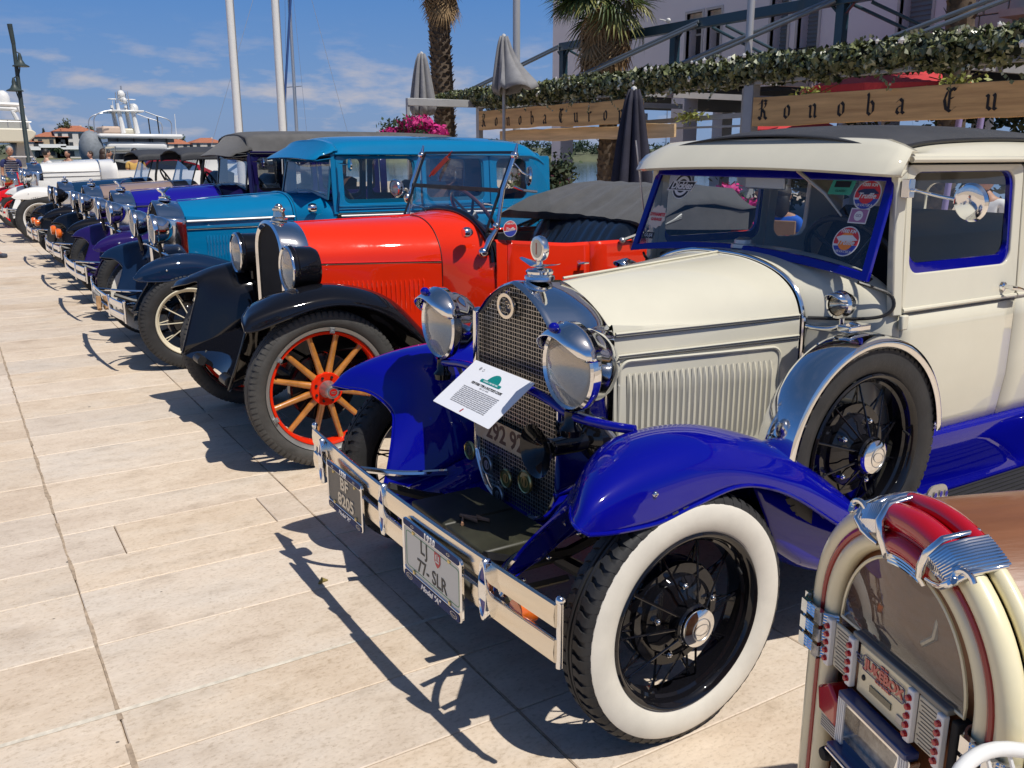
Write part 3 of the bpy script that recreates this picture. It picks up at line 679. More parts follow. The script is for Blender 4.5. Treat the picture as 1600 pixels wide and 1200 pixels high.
    if det > 1:     # raised border pressed round the louvres
        lp = rrect(lx1-lx0+.07, z1-z0+.085, .035, 6); cx = (lx0+lx1)/2; cz = (z0+z1)/2
        q = G().tube([(cx+a, yf(cx+a, 0)-.0005, cz+b+.0*a) for a, b in lp], .006, 6, closed=True); pair('louver_border', q, hood, hd)
    # cowl
    SP = [(0, 1.262+hi), (.20, 1.255+hi), (.38, 1.232+hi), (.52, 1.192+hi), (.60, 1.13+hi), (.632, 1.04+hi), (.638, .8), (.615, .60)]
    S1b = [(a*1.005+.002*(a > 0), b+.003) for a, b in S1]
    Sm = [(a[0]*.56+b[0]*.44, a[1]*.5+b[1]*.5) for a, b in zip(S1, SP)]
    Sn = [(a[0]*.15+b[0]*.85, a[1]*.2+b[1]*.8) for a, b in zip(S1, SP)]
    L = xp-xh
    g = loft(G(), [sec(S1b, xh+.008), sec(Sm, xh+L*.38), sec(Sn, xh+L*.72), sec(SP, xp-.004), sec([(a, b+.0) for a, b in SP], xp+.02)], 26, 75)
    cw = g.build('cowl', body, t, ang=30)
    s1 = sec([(a*1.01+.003*(a > 0), b+.005) for a, b in S1], xh-.001)
    G().tube(cr(s1, 70), .0085, 8).build('cowl_band', CHROME if g_('band', 1) else body, cw)
    G().tube(cr([(p[0]+.016, p[1]*.998, p[2]-.003) for p in s1], 70), .0035, 6).build('hood_lacing', BLACK, cw)
    if det > 1:
        P = [(xh+.01, -.424, 1.062), (xh+.05, -.475, 1.064), (xh+.10, -.550, 1.068), (xh+.15, -.612, 1.082), (xp-.035, -.632, 1.112), (xp-.035, -.618, 1.150), (xp-.075, -.585, 1.172), (xp-.115, -.545, 1.190)]
        pair('cowl_moulding', G().tube(cr(P, 30), .006, 6), BLACK, cw)
        g = G().lathe([(.0, .035), (.020, .034), (.034, .026), (.036, .012), (.046, .010), (.048, -.004)], (.985, .0, 1.262), (0, 0, 1), 28); g.build('fuel_cap', STEEL, cw)
    # belt moulding on the side
    ct = g_('type', 'coupe')
    if ct in ('coupe', 'sedan'):
        doors = g_('doors', [(xp, xp+.68, xp+.042, xp+.635)]); wz = g_('wz', (1.215, 1.545))
        def ys(z):
            k = [(.58, .612), (.8, .640), (1.0, .640), (1.13, .634), (1.3, .622), (1.62, .600)]
            for (a, p), (b, q) in zip(k, k[1:]):
                if z <= b: return -(p+(q-p)*(z-a)/(b-a))
            return -.6
        def skin(x0, x1, zlo, nm, yo=0, cut=0):
            zs = [zlo, zlo+.06, .8, .92, 1.02, 1.095+hi]; g = G()
            rows = [[(x0+(x1-x0)*i/10, ys(z)+yo, z) for z in zs] for i in range(11)]
            if cut:  # lower rear corner swept up over the rear fender
                rows = [[(x, y, max(z, z+cut*max(0, (i-4)/6)**1.6*(1.12-z)/.5)) for x, y, z in r] for i, r in enumerate(rows)]
            g.grid(rows); return g
        for (a, b, wa, wb) in doors:
            g = skin(a+.006, b-.004, .62, 'door'); pr = pair('door', g, body, t, sol=.012, off=-1)
            for o, s in zip(pr, (-1, 1)):
                zm = 1.095+hi
                O, I = door_ring(a+.006, b-.004, zm, zr-.012, wa, wb, wz[0], wz[1], .05, .02)
                O = [(x, s*-ys(z), z) for x, y, z in O]; I = [(x, s*(-ys(z)-.006), z) for x, y, z in I]
                G().ring(O, I, (0, -s*.028, 0)).build('window_frame', body, o, bev=.004)
                I2 = [(x+(.002 if x < (wa+wb)/2 else -.018), y-s*.008, z+(.034 if z < (wz[0]+wz[1])/2 else -.002)) for x, y, z in I]
                G().ring([(x, y-s*.008, z) for x, y, z in I], I2, (0, -s*.016, 0)).build('window_reveal', accent, o)
                G().add([(x, y-s*.016, z) for x, y, z in I], [tuple(range(len(I)))]).build('window_glass', GLASS, o, ang=0)
                q = G().tube([(a+.008, s*(.636), zm+.002), (b-.004, s*.636, zm+.002)], .008, 8); q.build('belt_moulding', body, o)
                if g_('stripe'):
                    G().tube([(a+.008, s*.643, zm-.028), (b-.004, s*.643, zm-.03)], .009, 6).build('belt_stripe', WHITE, o)
                    for dz in (.028, .052): G().tube([(a+.008, s*.638, zm+dz), (b-.004, s*.638, zm+dz)], .005, 6).build('door_bead', body, o)
                q = G().tube([(a+.008, s*(.6385), zm-.010), (b-.004, s*.6385, zm-.010)], .0028, 5); q.build('belt_shadow_gap', BLACK, o)
                hx = b-.09
                q = G().lathe([(.018, 0), (.016, .008), (.008, .012), (.008, .035)], (hx, s*.632, 1.135+hi), (0, s, 0), 14); q.tube([(hx-.012, s*.67, 1.135+hi), (hx+.03, s*.672, 1.13+hi), (hx+.085, s*.668, 1.118+hi)], [.009, .008, .006], 8); q.build('door_handle', CHROME, o)
                for hz in (1.06+hi, .70): G().box((a+.004, s*.648, hz), (.034, .018, .05)).build('hinge', body if det > 1 else BLACK, o, bev=.005)
        xl = doors[-1][1]
        g = skin(xl+.004, xe+.35, .62, 'quarter'); pr = pair('quarter_panel', g, body, t, sol=.012, off=-1)
        for o, s in zip(pr, (-1, 1)):
            if g_('qwin'):
                a, b = g_('qwin'); zm = 1.095+hi
                O, I = door_ring(xl+.004, b+.26, zm, zr-.012, a, b, wz[0], wz[1], .06, .02)
                I = [(x, s*-ys(z)-s*.006, z) for x, y, z in I]
                G().ring([(x, s*-ys(z), z) for x, y, z in O], I, (0, -s*.028, 0)).build('window_frame', body, o, bev=.004)
                G().add([(x, y-s*.016, z) for x, y, z in I], [tuple(range(len(I)))]).build('window_glass', GLASS, o, ang=0)
            else:
                zz = [1.095+hi, 1.3, 1.45, zr]; g = G().grid([[(xl+.004+(xe-.15-xl)*i/6, s*-ys(z), z) for z in zz] for i in range(7)]); g.build('quarter_upper', body, o, sol=.012)
            q = G().tube([(xl+.004, s*.636, 1.097+hi), (xe+.35, s*.62, 1.08+hi)], .008, 8); q.build('belt_moulding', body, o)
        # front pillars and header
        q = G().rings([[V((xp-.035, y, z)), V((xp+.004, y-.010, z)), V((xp+.004, y+.03, z)), V((xp-.03, y+.03, z))] for y, z in ((-.632, 1.08+hi), (-.612, 1.3), (-.596, zr+.01))], cap=True); pair('front_pillar', q, body, t, bev=.006)
        # back wall, back panel
        xb = g_('xb', xe-.1)
        O, I = door_ring(-.6, .6, 1.0, zr+.02, -.25, .25, 1.27, 1.47, .06, .12)
        G().ring([(xb+.02*(1.6-z), x, z) for x, y, z in O], [(xb+.02*(1.6-z), x, z) for x, y, z in I], (.02, 0, 0)).build('back_wall', body, t)
        rd = loft(G(), [sec([(0, 1.12+hi), (.3, 1.11+hi), (.5, 1.07), (.6, .98), (.62, .8), (.6, .6)], xb), sec([(0, 1.08+hi), (.3, 1.07), (.47, 1.02), (.56, .92), (.58, .75), (.56, .56)], xb+.35), sec([(0, .86), (.2, .85), (.32, .82), (.40, .75), (.42, .62), (.40, .5)], xb+.72)], 16, 40); rd.build('rear_deck', body, t)
        # roof
        xs = xp-.02; A = []
        X = [xs, xs+.25, (xs+xb)/2, xb-.28, xb-.06, xb+.04]; crown = [zt-.045, zt-.012, zt, zt-.015, zt-.07, zr-.02]
        ez = [zr]*4+[zr-.03, zr-.09]
        secs = [sec([(0, cz), (.25, cz-.008), (.45, cz-.032), (.55, cz-.06 if cz-.06 > e else (cz+e)/2), (.603, e+.022), (.612, e)], x) for x, cz, e in zip(X, crown, ez)]
        rf = loft(G(), secs, 30, 50).build('roof', g_('roofbody', body), t, sol=.012, off=-1)
        if g_('roofmat'):
            s2 = [[(x-(.012 if i_ == 0 else 0), y*.97, z+.012-(.002 if abs(y) > .5 else 0)) for x, y, z in s if abs(y) < .56] for i_, s in enumerate(secs[:-1])]
            loft(G(), s2, 24, 30).build('roof_insert', g_('roofmat'), rf, sol=.006)
            P = [(x, y*.87, z+.012-(.012 if abs(y) > .45 else 0)) for x, y, z in secs[0] if abs(y) < .5]
            for s in (-1, 1): G().tube(cr([(s_[-1][0], s*abs(s_[-1][1])*1.01, s_[-1][2]+.004) for s_ in s2], 30), .007, 6).build('roof_bead', BLACK, rf)
        for s in (-1, 1):
            G().tube([(xs+.02, s*.618, zr+.004), ((xs+xb)/2, s*.620, zr+.004), (xb-.12, s*.618, zr-.01)], .010, 8).build('drip_rail', body, rf)
        hf = g_('vis', (.105, .085, .07))    # visor: forward reach, drop, lift
        if hf:
            rows = []
            for i in range(25):
                y = (i/12-1)*(.645); e = max(0, abs(i/12-1)-.86)/.14; zc = .018*(1-(y/.64)**2)
                ct_ = max(.012, zt-.045-zr-.055)*(1-abs(y/.64)**3.2); rows.append([(xs+.05, y*.955, zr+.058+ct_-.03*e), (xs+.010, y*.965, zr+.056+ct_-.026*e), (xs-.02, y*.99, zr+.036+ct_*.75-.02*e), (xs-hf[0]*.75+.03*e, y, zr-.012+zc), (xs-hf[0]+.04*e, y, zr-.042+zc), (xs-hf[0]+.012+.04*e, y*.99, zr-.048+zc), (xs-.01, y*.97, zr-.03+zc)])
            G().grid(rows).build('sun_visor', g_('visor', body), t, sol=.006)
        # windscreen, swung out at the bottom
        o_ = g_('wso', .125); zt_ = zr-.035; zb_ = g_('wsb', 1.198+hi); cz = .042
        top = [(y, zt_) for y in (-.575, 0, .575)]
        def wl_(k):
            w = .583-k; out = [(w, zt_-k)]+[(w*(1-i/6)-w*i/6, zt_-k) for i in range(1, 6)]+[(-w, zt_-k)]
            w2 = .600-k
            out += [(-w2+2*w2*i/14, zb_+k+cz*(1-(1-2*i/14)**2)) for i in range(15)]
            return out
        XW = lambda z: xp-.02-o_*(zt_-z)/(zt_-zb_)
        mk = lambda lp, dx=0: [(XW(z)+dx, y, z) for y, z in lp]
        ws = G().ring(mk(wl_(0)), mk(wl_(.030)), (.018, 0, 0)).build('windscreen_frame', accent, t, bev=.003)
        G().add(mk(wl_(.028), .008), [tuple(range(len(wl_(.028))))]).build('windscreen_glass', WSG, ws, ang=0)
        if det > 1: stickers(ws, XW)
        # interior
        G().box(((xp+xb)/2, 0, .60), (xb-xp, 1.16, .03)).build('cabin_floor', DARKIN, t)
        G().box((xp-.02, 0, 1.13+hi), (.05, 1.05, .13)).build('dashboard', DARKIN, t, bev=.01)
        seat(t, (xp+.72, 0, .86), 1.05, BROWNLE if det < 2 else DARKIN)
        steering(t, (xp+.22, -.26, 1.20), .5)
        g = G(); g.grid([[(xp+.1+(xb-xp-.2)*i/4, y, zt-.07-.10*(y/.58)**4) for y in (-.56, -.45, -.2, 0, .2, .45, .56)] for i in range(5)]); g.build('headlining', DARKIN, t)
    return t, dict(rad=rad, hood=hd, cowl=cw)
def moto_cap(par, x, z, kind='wings'):
    g = G().lathe([(.0, .0), (.048, .0), (.052, .006), (.050, .014), (.040, .018), (.045, .022), (.046, .030), (.040, .036), (.018, .040), (.0, .041)], (x, 0, z), (0, 0, 1), 28)
    c = g.build('radiator_cap', CHROME, par)
    if kind == 'wings':
        g = G()
        g.cyl((x, 0, z+.038), (x, 0, z+.062), .011, n=12)
        for s in (-1, 1):
            rows = []
            for i in range(11):
                q = i/10; y = s*(.010+.105*q); w = .026*(1-q)**.6+.004
                zz = z+.046+.012*sin(q*2.6)-.010*q+.022*q*q*q
                rows.append([(x-w, y, zz), (x-w*.3, y, zz+.006*(1-q)), (x+w, y, zz+.001), (x, y, zz-.004*(1-q)-.001)])
            g.rings([[V(p) for p in r] for r in rows], cap=True)
        g.build('winged_base', CHROME, c)
        g = G().lathe([(.0, -.012), (.030, -.012), (.040, -.010), (.042, 0), (.040, .010), (.030, .012), (.0, .012)], (x, 0, z+.103), (1, 0, 0), 32)
        mo = g.build('motometer', CHROME, c)
        g = G().lathe([(.0, -.0135), (.030, -.0125)], (x, 0, z+.103), (1, 0, 0), 28); g.build('gauge_face', mat('gauge_face', (.55, .52, .42), .3, coat=1), mo)
        G().box((x-.0142, 0, z+.103), (.001, .004, .038)).build('gauge_tube', REDL, mo)
    elif kind == 'figure':
        g = G().tube([(x, 0, z+.03), (x-.01, 0, z+.06), (x-.035, 0, z+.085), (x-.06, 0, z+.10)], [.02, .013, .016, .004], 10)
        for s in (-1, 1): g.tube([(x, s*.006, z+.07), (x+.03, s*.02, z+.10), (x+.06, s*.022, z+.11)], [.010, .008, .002], 8)
        g.build('cap_figure', CHROME, c)
    else:
        g = G().lathe([(.0, .04), (.02, .045), (.026, .06), (.016, .08), (.0, .085)], (x, 0, z), (0, 0, 1), 16); g.box((x, 0, z+.055), (.02, .10, .008)); g.build('cap_knob', CHROME, c)
    return c
STK = {}
def smat(n, c): return mat('sticker_'+n, c, .5)
def stickers(ws, XW):
    """decals on the near and far corners of the windscreen glass"""
    def M(y, z, dx=.0065): return Matrix.Translation((0, 0, 0)) @ frm((XW(z)+dx, y, z), (0, -1, 0), (-(XW(1.5)-XW(1.2))/-.3*1, 0, 1))
    def dec(y, z, tl=0):
        return M(y, z) @ Matrix.Rotation(tl, 4, 'Z')
    white, red, blue, black = smat('white', (.6, .6, .62)), smat('red', (.55, .03, .04)), smat('blue', (.03, .05, .32)), smat('black', (.01, .01, .012))
    green, pink, orange = smat('green', (.05, .33, .22)), smat('mauve', (.30, .14, .28)), smat('orange', (.75, .22, .03))
    # round rally stickers
    for (y, z, tl) in ((-.495, 1.470, .0), (-.470, 1.318, .0)):
        m = dec(y, z, tl); g = G(); disc(g, m, .052, 0, 40); s = g.build('round_sticker', white, ws, ang=0)
        g = G(); N = 40
        pts = [m @ V((.048*cos(pi*i/20-.25), .048*sin(pi*i/20-.25), .0006)) for i in range(24)]; g.add(pts, [tuple(range(24))]); g.build('sticker_top', red, s, ang=0)
        g = G(); pts = [m @ V((.048*cos(-pi*i/20-.25-.0), .048*sin(-pi*i/20-.25), .0008)) for i in range(17)]; g.add(pts, [tuple(range(17))]); g.build('sticker_base', blue, s, ang=0)
        g = G(); disc(g, m, .031, .0012, 30); g.build('sticker_sun', orange if z < 1.4 else red, s, ang=0)
        g = G(); g.add([m @ V(p) for p in ((-.042, .012, .0016), (-.02, .020, .0016), (.02, .022, .0016), (.045, .006, .0016), (.02, .002, .0016), (-.03, .0, .0016))], [(0, 1, 2, 3, 4, 5)]); g.build('sticker_car', white if z < 1.4 else smat('navy', (.02, .03, .09)), s, ang=0)
        text('1000 KM', .0165, m @ Matrix.Translation((0, .034, .0022)), white, s, bold=.0004, ext=.0002)
        text('Truffle', .026, m @ Matrix.Translation((0, -.004, .0024)), white, s, shear=.3, bold=.0005, ext=.0002)
        text('HRVATSKA', .0135, m @ Matrix.Translation((0, -.036, .0024)), white, s, ext=.0002)
    m = dec(-.385, 1.495); g = G(); g.prism([m @ V((x, y, 0)) for x, y in ((-.052, -.030), (.044, -.030), (.052, .028), (-.044, .028))], (0, 0, 0.0001)); s = g.build('green_badge', green, ws, ang=0)
    g = G(); g.add([m @ V((x, y, .001)) for x, y in ((-.032, -.004), (.032, -.004), (.034, .018), (-.030, .018))], [(0, 1, 2, 3)]); g.build('badge_panel', black, s, ang=0)
    text('CLASSIC', .012, m @ Matrix.Translation((0, -.017, .0015)), black, s, ext=.0002)
    m = dec(-.487, 1.402); g = G(); g.add([m @ V((x, y, 0)) for x, y in ((-.036, -.026), (.036, -.026), (.036, .026), (-.036, .026))], [(0, 1, 2, 3)]); s = g.build('toll_sticker', white, ws, ang=0)
    g = G(); g.add([m @ V((x, y, .0006)) for x, y in ((-.032, -.022), (.032, -.022), (.032, .022), (-.032, .022))], [(0, 1, 2, 3)]); g.build('sticker_field', pink, s, ang=0)
    g = G(); disc(g, m, .017, .0012, 24); g.build('sticker_seal', white, s, ang=0)
    text('GO', .014, m @ Matrix.Translation((0, 0, .0018)), smat('violet', (.12, .05, .18)), s, ext=.0002)
    # far side
    m = dec(.405, 1.474) @ Matrix.Scale(1.22, 4); g = G(); disc(g, m, .045, 0, 36); s = g.build('club_sticker', white, ws, ang=0)
    g = G(); disc(g, m, .042, .0006, 36); g.build('sticker_disc', black, s, ang=0)
    g = G(); disc(g, m, .034, .0010, 36, .024); g.build('sticker_ring', white, s, ang=0)
    g = G(); g.add([m @ V((x, y, .0016)) for x, y in ((-.068, -.017), (.052, -.017), (.068, .017), (-.052, .017))], [(0, 1, 2, 3)]); g.build('sticker_edge', white, s, ang=0)
    g = G(); g.add([m @ V((x, y, .0019)) for x, y in ((-.062, -.014), (.050, -.014), (.062, .014), (-.050, .014))], [(0, 1, 2, 3)]); g.build('sticker_bar', black, s, ang=0)
    text('Dickies', .034, m @ Matrix.Translation((0, 0, .0024)), white, s, shear=.25, bold=.0012, ext=.0002)
    m = dec(.500, 1.345) @ Matrix.Scale(1.15, 4); g = G()
    g.add([m @ V((x, y, 0)) for x, y in [(.042*cos(2*pi*i/24)*(1+.16*(i % 2)), .040*sin(2*pi*i/24)*(1+.16*(i % 2)), ) for i in range(24)]], [tuple(range(24))]); s = g.build('burst_sticker', smat('straw', (.60, .50, .42)), ws, ang=0)
    text('DYNAMITE', .017, m @ Matrix.Translation((0, .008, .001)), red, s, bold=.0008, ext=.0002, sx=.95); text('GARAGE', .015, m @ Matrix.Translation((0, -.010, .001)), red, s, bold=.0006, ext=.0002)
    m = dec(.520, 1.268); g = G(); g.add([m @ V((x, y, 0)) for x, y in ((-.034, -.014), (.034, -.014), (.034, .014), (-.034, .014))], [(0, 1, 2, 3)]); s = g.build('small_sticker', black, ws, ang=0)
    text('GUJA', .022, m @ Matrix.Translation((0, 0, .0008)), white, s, ext=.0002, shear=.2)
# ================================================================ paved quay
JOINT = mat('joint_mortar', (.44, .355, .265), .9, var=.3, vs=30)
STONE = stone_mat()
grd = G().add([(-60, -30, -.012), (60, -30, -.012), (60, 52, -.012), (-60, 52, -.012)], [(0, 1, 2, 3)]).build('ground', JOINT, None, ang=0); tag(grd, kind='structure')
rs = random.Random(3)
ys = [-2.2, -1.75, -1.3, -.9, -.45, 0, .42, .83, 1.25, 1.62, 1.98, 2.33, 2.597, 3.029, 3.468, 3.75, 4.085, 4.391, 4.815, 5.325, 5.718, 6.161, 6.617, 7.099, 7.525, 8.026]
while ys[-1] < 50: ys.append(ys[-1]+rs.choice([.34, .40, .43, .46, .5]))
def slab_geo(g, x0, x1, y0, y1, z, j=.0019):
    x0 += j; x1 -= j; y0 += j; y1 -= j; c = .003
    dz = [z+rs.uniform(-.0006, .0006) for _ in range(4)]
    g.add([(x0, y0, -.012), (x1, y0, -.012), (x1, y1, -.012), (x0, y1, -.012), (x0, y0, -c), (x1, y0, -c), (x1, y1, -c), (x0, y1, -c), (x0+c, y0+c, dz[0]), (x1-c, y0+c, dz[1]), (x1-c, y1-c, dz[2]), (x0+c, y1-c, dz[3])],
          [(0, 1, 5, 4), (1, 2, 6, 5), (2, 3, 7, 6), (3, 0, 4, 7), (4, 5, 9, 8), (5, 6, 10, 9), (6, 7, 11, 10), (7, 4, 8, 11), (8, 9, 10, 11)])
rest = G(); ns_ = 0
for i, (y0, y1) in enumerate(zip(ys, ys[1:])):
    off = 0
    if abs(y0-3.75) < .01: xs_ = [-1.8, -.77, .452, 1.087, 2.26, 3.27]
    else:
        xs_ = [-2.79+1.01*k for k in range(-4, 14)]
        xs_ = [x+.21 if False else x for x in xs_]
        xs_ = [round(.24+1.01*k, 3) for k in range(-7, 11)]
        if i % 7 == 5: xs_ = [x+.4 if 1 < x < 9 else x for x in xs_]
    if len(xs_) < 10: xs_ = [round(.24+1.01*k, 3) for k in range(-7, -2)]+xs_[0:]+[round(.24+1.01*k, 3) for k in range(4, 11)]
    xs_ = sorted(set(xs_))
    for x0, x1 in zip(xs_, xs_[1:]):
        if x1-x0 < .15: continue
        near = -1.9 < x0 < 2.3 and .8 < y0 < 21 and ns_ < 298
        if near and (x0 > 1.4 and y0 > 12): near = False
        if near:
            g = G(); slab_geo(g, x0, x1, y0, y1, 0); g.build('paving_slab', STONE, grd, ang=0); ns_ += 1
        else: slab_geo(rest, x0, x1, y0, y1, 0)
tag(rest.build('far_paving', STONE, grd, ang=0), kind='stuff')
# drain strip sealed with pale grout across the paving
GROUT = mat('pale_grout', (.62, .56, .46), .8, var=.25, vs=25)
g = G(); n = 60
for k in range(n):
    x0 = -6+.2*k; w = .008+.004*rs.random(); g.add([(x0, 2.597-w, .0016), (x0+.2, 2.597-w*rs.uniform(.7, 1.1), .0016), (x0+.2, 2.597+w*.7, .0016), (x0, 2.597+w*.7, .0016)], [(0, 1, 2, 3)])
g.build('grout_line', GROUT, grd, ang=0)
DIRT = mat('joint_dirt', (.36, .275, .195), .9, var=.45, vs=30)
for X_, wd_ in ((.24, .008), (1.25, .004)):
    g = G(); w0 = wd_
    for k in range(130):
        y0 = .6+.13*k; w1 = wd_*rs.uniform(.35, 1.25); c0 = rs.uniform(-.3, .3)*wd_
        if rs.random() < .82: g.add([(X_-w0+c0, y0, .0014), (X_+w0+c0, y0, .0014), (X_+w1+c0, y0+.13, .0014), (X_-w1+c0, y0+.13, .0014)], [(0, 1, 2, 3)])
        w0 = w1
    g.build('dirty_joint', DIRT, grd, ang=0)
GUM = mat('gum_stain', (.20, .17, .14), .8)
for k in range(26):
    g = G(); disc(g, frm((rs.uniform(-1.6, 1.4), rs.uniform(1.6, 9), .0009), (1, 0, 0), (0, 1, 0)), rs.uniform(.004, .012), 0, 9, 0, rs.uniform(.6, 1)); g.build('gum_spot', GUM, grd, ang=0)
g = G().tube([(1.03, 3.06, .004), (1.05, 3.075, .008), (1.07, 3.07, .004)], [.004, .012, .002], 6); tag(g.build('dry_leaf', mat('dry_leaf', (.22, .17, .05), .8)), 'small dry olive leaf lying on the pale paving before the bumper', 'leaf')

# ================================================================ first car: cream and blue coupe
car1, p1 = car_A(dict(name='vintage_coupe', label='cream vintage coupe with royal blue wings, whitewall tyre and chrome stone guard, nearest the camera', X=1.575, Y=2.45,
    body=CREAM, fend=BLUE, accent=BLUE, det=2, mesh=1, wk=dict(lug=58, emblem=True), roofmat=CANVASD, qwin=(1.80, 2.03), group='vintage cars parked in a row'))
moto_cap(car1, .055, 1.200)
# grille badge oval, numbered plate, round badges
RD = p1['rad']
g = G(); M = frm((-.050, .035, 1.118), (0, -1, 0), (0, 0, 1)); O = [M @ V((.052*cos(2*pi*i/36), .043*sin(2*pi*i/36), 0)) for i in range(36)]; I = [M @ V((.038*cos(2*pi*i/36), .030*sin(2*pi*i/36), 0)) for i in range(36)]
g.ring(O, I, (-.007, 0, 0)); em = g.build('grille_oval', NICKEL, RD, bev=.001)
g = G(); disc(g, M, .036, -.012, 32, 0, .78); g.build('oval_field', mat('badge_navy', (.02, .025, .06), .3, coat=1), em, ang=0)
text('Ford', .034, M @ Matrix.Translation((0, 0, -.010)), NICKEL, em, shear=.3)
RUST = mat('rusty_enamel', (.72, .63, .46), .6, var=.3, vs=16, col2=(.45, .30, .16))
plate(RD, frm((-.056, .04, .665), (0, -1, 0), (0, 0, 1)), .40, .085, RUST, [('292 92', .088, 0, 0, mat('rust_brown', (.10, .05, .03), .7), dict(bold=.002))], name='old_number_plate')
for (y, z, r, mt, k) in ((.285, .548, .036, BRASS, 0), (.16, .530, .034, STEEL, 1), (.03, .520, .034, BRASS, 0), (-.09, .545, .040, BRASS, 0), (.085, .440, .034, STEEL, 1)):
    g = G().lathe([(r*.99, .0), (r*1.02, -.006), (r*.93, -.010), (r*.86, -.008)], (-.052, y, z), (1, 0, 0), 28); b = g.build('round_badge', mt, RD)
    M = frm((-.058, y, z), (0, -1, 0), (0, 0, 1)); g = G(); disc(g, M, r*.88, 0, 28); g.build('badge_face', MATTE if k else mat('badge_green', (.10, .11, .02), .35, coat=.6), b, ang=0)
    g = G(); disc(g, M, r*.5, .001, 20, r*.36); g.box((-.0595, y, z), (.001, r*.3, r*.9)); g.build('badge_motif', mt, b, ang=0)
for s in (-1, 1):
    headlamp(car1, (-.110, s*.405, 1.005), .121, CHROME, True)
    g = G(); g.lathe([(.030, 0), (.034, .02), (.022, .035), (.020, .075)], (-.10, s*.405, .80), (0, 0, 1), 16); g.build('lamp_stand', BLACKP, car1)
    g = G().tube([(-.10, s*.40, .87), (-.02, s*.44, .84), (.02, s*.47, .78), (.03, s*.48, .70)], .009, 8); g.build('lamp_conduit', STEEL, car1)
g = G().tube(cr([(-.02, -.60, .855), (-.06, -.52, .855), (-.10, -.405, .862), (-.10, -.25, .885), (-.10, 0, .895), (-.10, .25, .885), (-.10, .405, .862), (-.06, .52, .855), (-.02, .60, .855)], 40), .014, 10); g.build('lamp_tie_bar', BLUE, car1)
# horn on the near side
g = G().lathe([(.001, .20), (.058, .20), (.066, .19), (.066, .14), (.05, .125), (.030, .115), (.028, .0), (.034, -.02), (.052, -.045), (.078, -.062), (.082, -.066), (.076, -.062), (.030, -.02), (.02, .02), (.001, .03)], (-.115, -.335, .745), (1, 0, 0), 36); g.build('horn', BLACKP, car1)
g = G().tube([(.02, -.315, .80), (.03, -.315, .86), (-.04, -.36, .87)], .008, 6); g.build('horn_bracket', BLACKP, car1)
bumper_bars(car1, -.455, .845, (.520, .425), .066, .03, NICKEL)
for y in (-.56, .10, .665): oval_medallion(car1, -.480, y, .474)
PLW = mat('plate_white', (.60, .61, .57), .4); PLG = mat('plate_grey', (.12, .115, .10), .45, bump=.1, bs=20, var=.15); SIL = mat('silver_print', (.55, .53, .47), .3, .6)
GRN = mat('green_line', (.10, .30, .13), .5); NAVYP = mat('plate_navy', (.035, .05, .13), .6, spec=.1); SHIELD = mat('crest_red', (.5, .04, .05), .5)
def ford_plate(M, lines, face, txt, border=None):
    p = plate(car1, M, .315, .150, face, lines, (.026, .030, .008), border)
    for yy, hh in ((.090, .022), (-.092, .026)):
        g = G(); g.prism([M @ V((x, yy+y, .0055)) for x, y in rrect(.31, hh, .008)], tuple(M.to_3x3() @ V((0, 0, .001)))); g.build('frame_band', NAVYP, p, ang=0)
    text('1930', .027, M @ Matrix.Translation((0, .0895, .0072)), WHITE, p, sp=1.2, bold=.0012)
    text('Model "A"', .026, M @ Matrix.Translation((0, -.0925, .0072)), WHITE, p, shear=.35, bold=.0009)
    for s in (-1, 1):
        g = G(); disc(g, M @ Matrix.Translation((s*.125, -.0925, .0068)), .018, 0, 24, .0155, .55); disc(g, M @ Matrix.Translation((s*.10, .0895, .0068)), .009, 0, 16, .006, .5); g.build('frame_oval', SIL, p, ang=0)
        text('Ford', .011, M @ Matrix.Translation((s*.125, -.0925, .0072)), SIL, p, shear=.3)
    g = G()
    for x, y in ((-.10, .068), (.10, .068), (-.10, -.068), (.10, -.068)): g.lathe([(.0, .006), (.006, .004), (.007, 0)], M @ V((x, y, .002)), M.to_3x3() @ V((0, 0, 1)), 10)
    g.build('plate_screw', BRASS, p)
    return p
MP = frm((-.497, -.270, .425), (.0, -1, 0), (0, 0, 1)) @ Matrix.Diagonal((1.15, .95, 1, 1))
pl = ford_plate(MP, [('LJ', .066, -.042, .036, INKP, dict(bold=.0006, sx=.8, sp=1.18)), ('77- SLR', .066, .0, -.034, INKP, dict(bold=.0006, sx=.8))], PLW, None, (.296, .124, GRN))
g = G(); g.prism([MP @ V((x+.035, y+.038, .0018)) for x, y in ((-.016, .024), (.016, .024), (.016, -.006), (.008, -.020), (0, -.026), (-.008, -.020), (-.016, -.006))], (-.0005, 0, 0)); s_ = g.build('crest', SHIELD, pl, ang=0)
g = G()
for q in ((-.008, .010, .006, .016), (.0, .012, .004, .02), (.008, .010, .006, .016), (0, -.004, .022, .006)): g.box(MP @ V((q[0]+.035, q[1]+.036, .0026)), (.0006, q[2], q[3]))
g.build('crest_castle', PLW, s_, ang=0)
MP = frm((-.497, .410, .425), (.0, -1, 0), (0, 0, 1)) @ Matrix.Diagonal((1.0, .86, 1, 1))
ford_plate(MP, [('BF', .075, .0, .036, SIL, dict(bold=.002, ext=.002)), ('8205', .075, .01, -.036, SIL, dict(bold=.002, ext=.002))], PLG, None)
for y in (-.67, .67):
    g = G().lathe([(.0, -.03), (.03, -.028), (.038, -.012), (.04, .0), (.04, .02), (.03, .03), (.0, .03)], (-.43, y, .455), (1, 0, 0), 20); g.build('indicator_lamp', ORANGEL, car1)
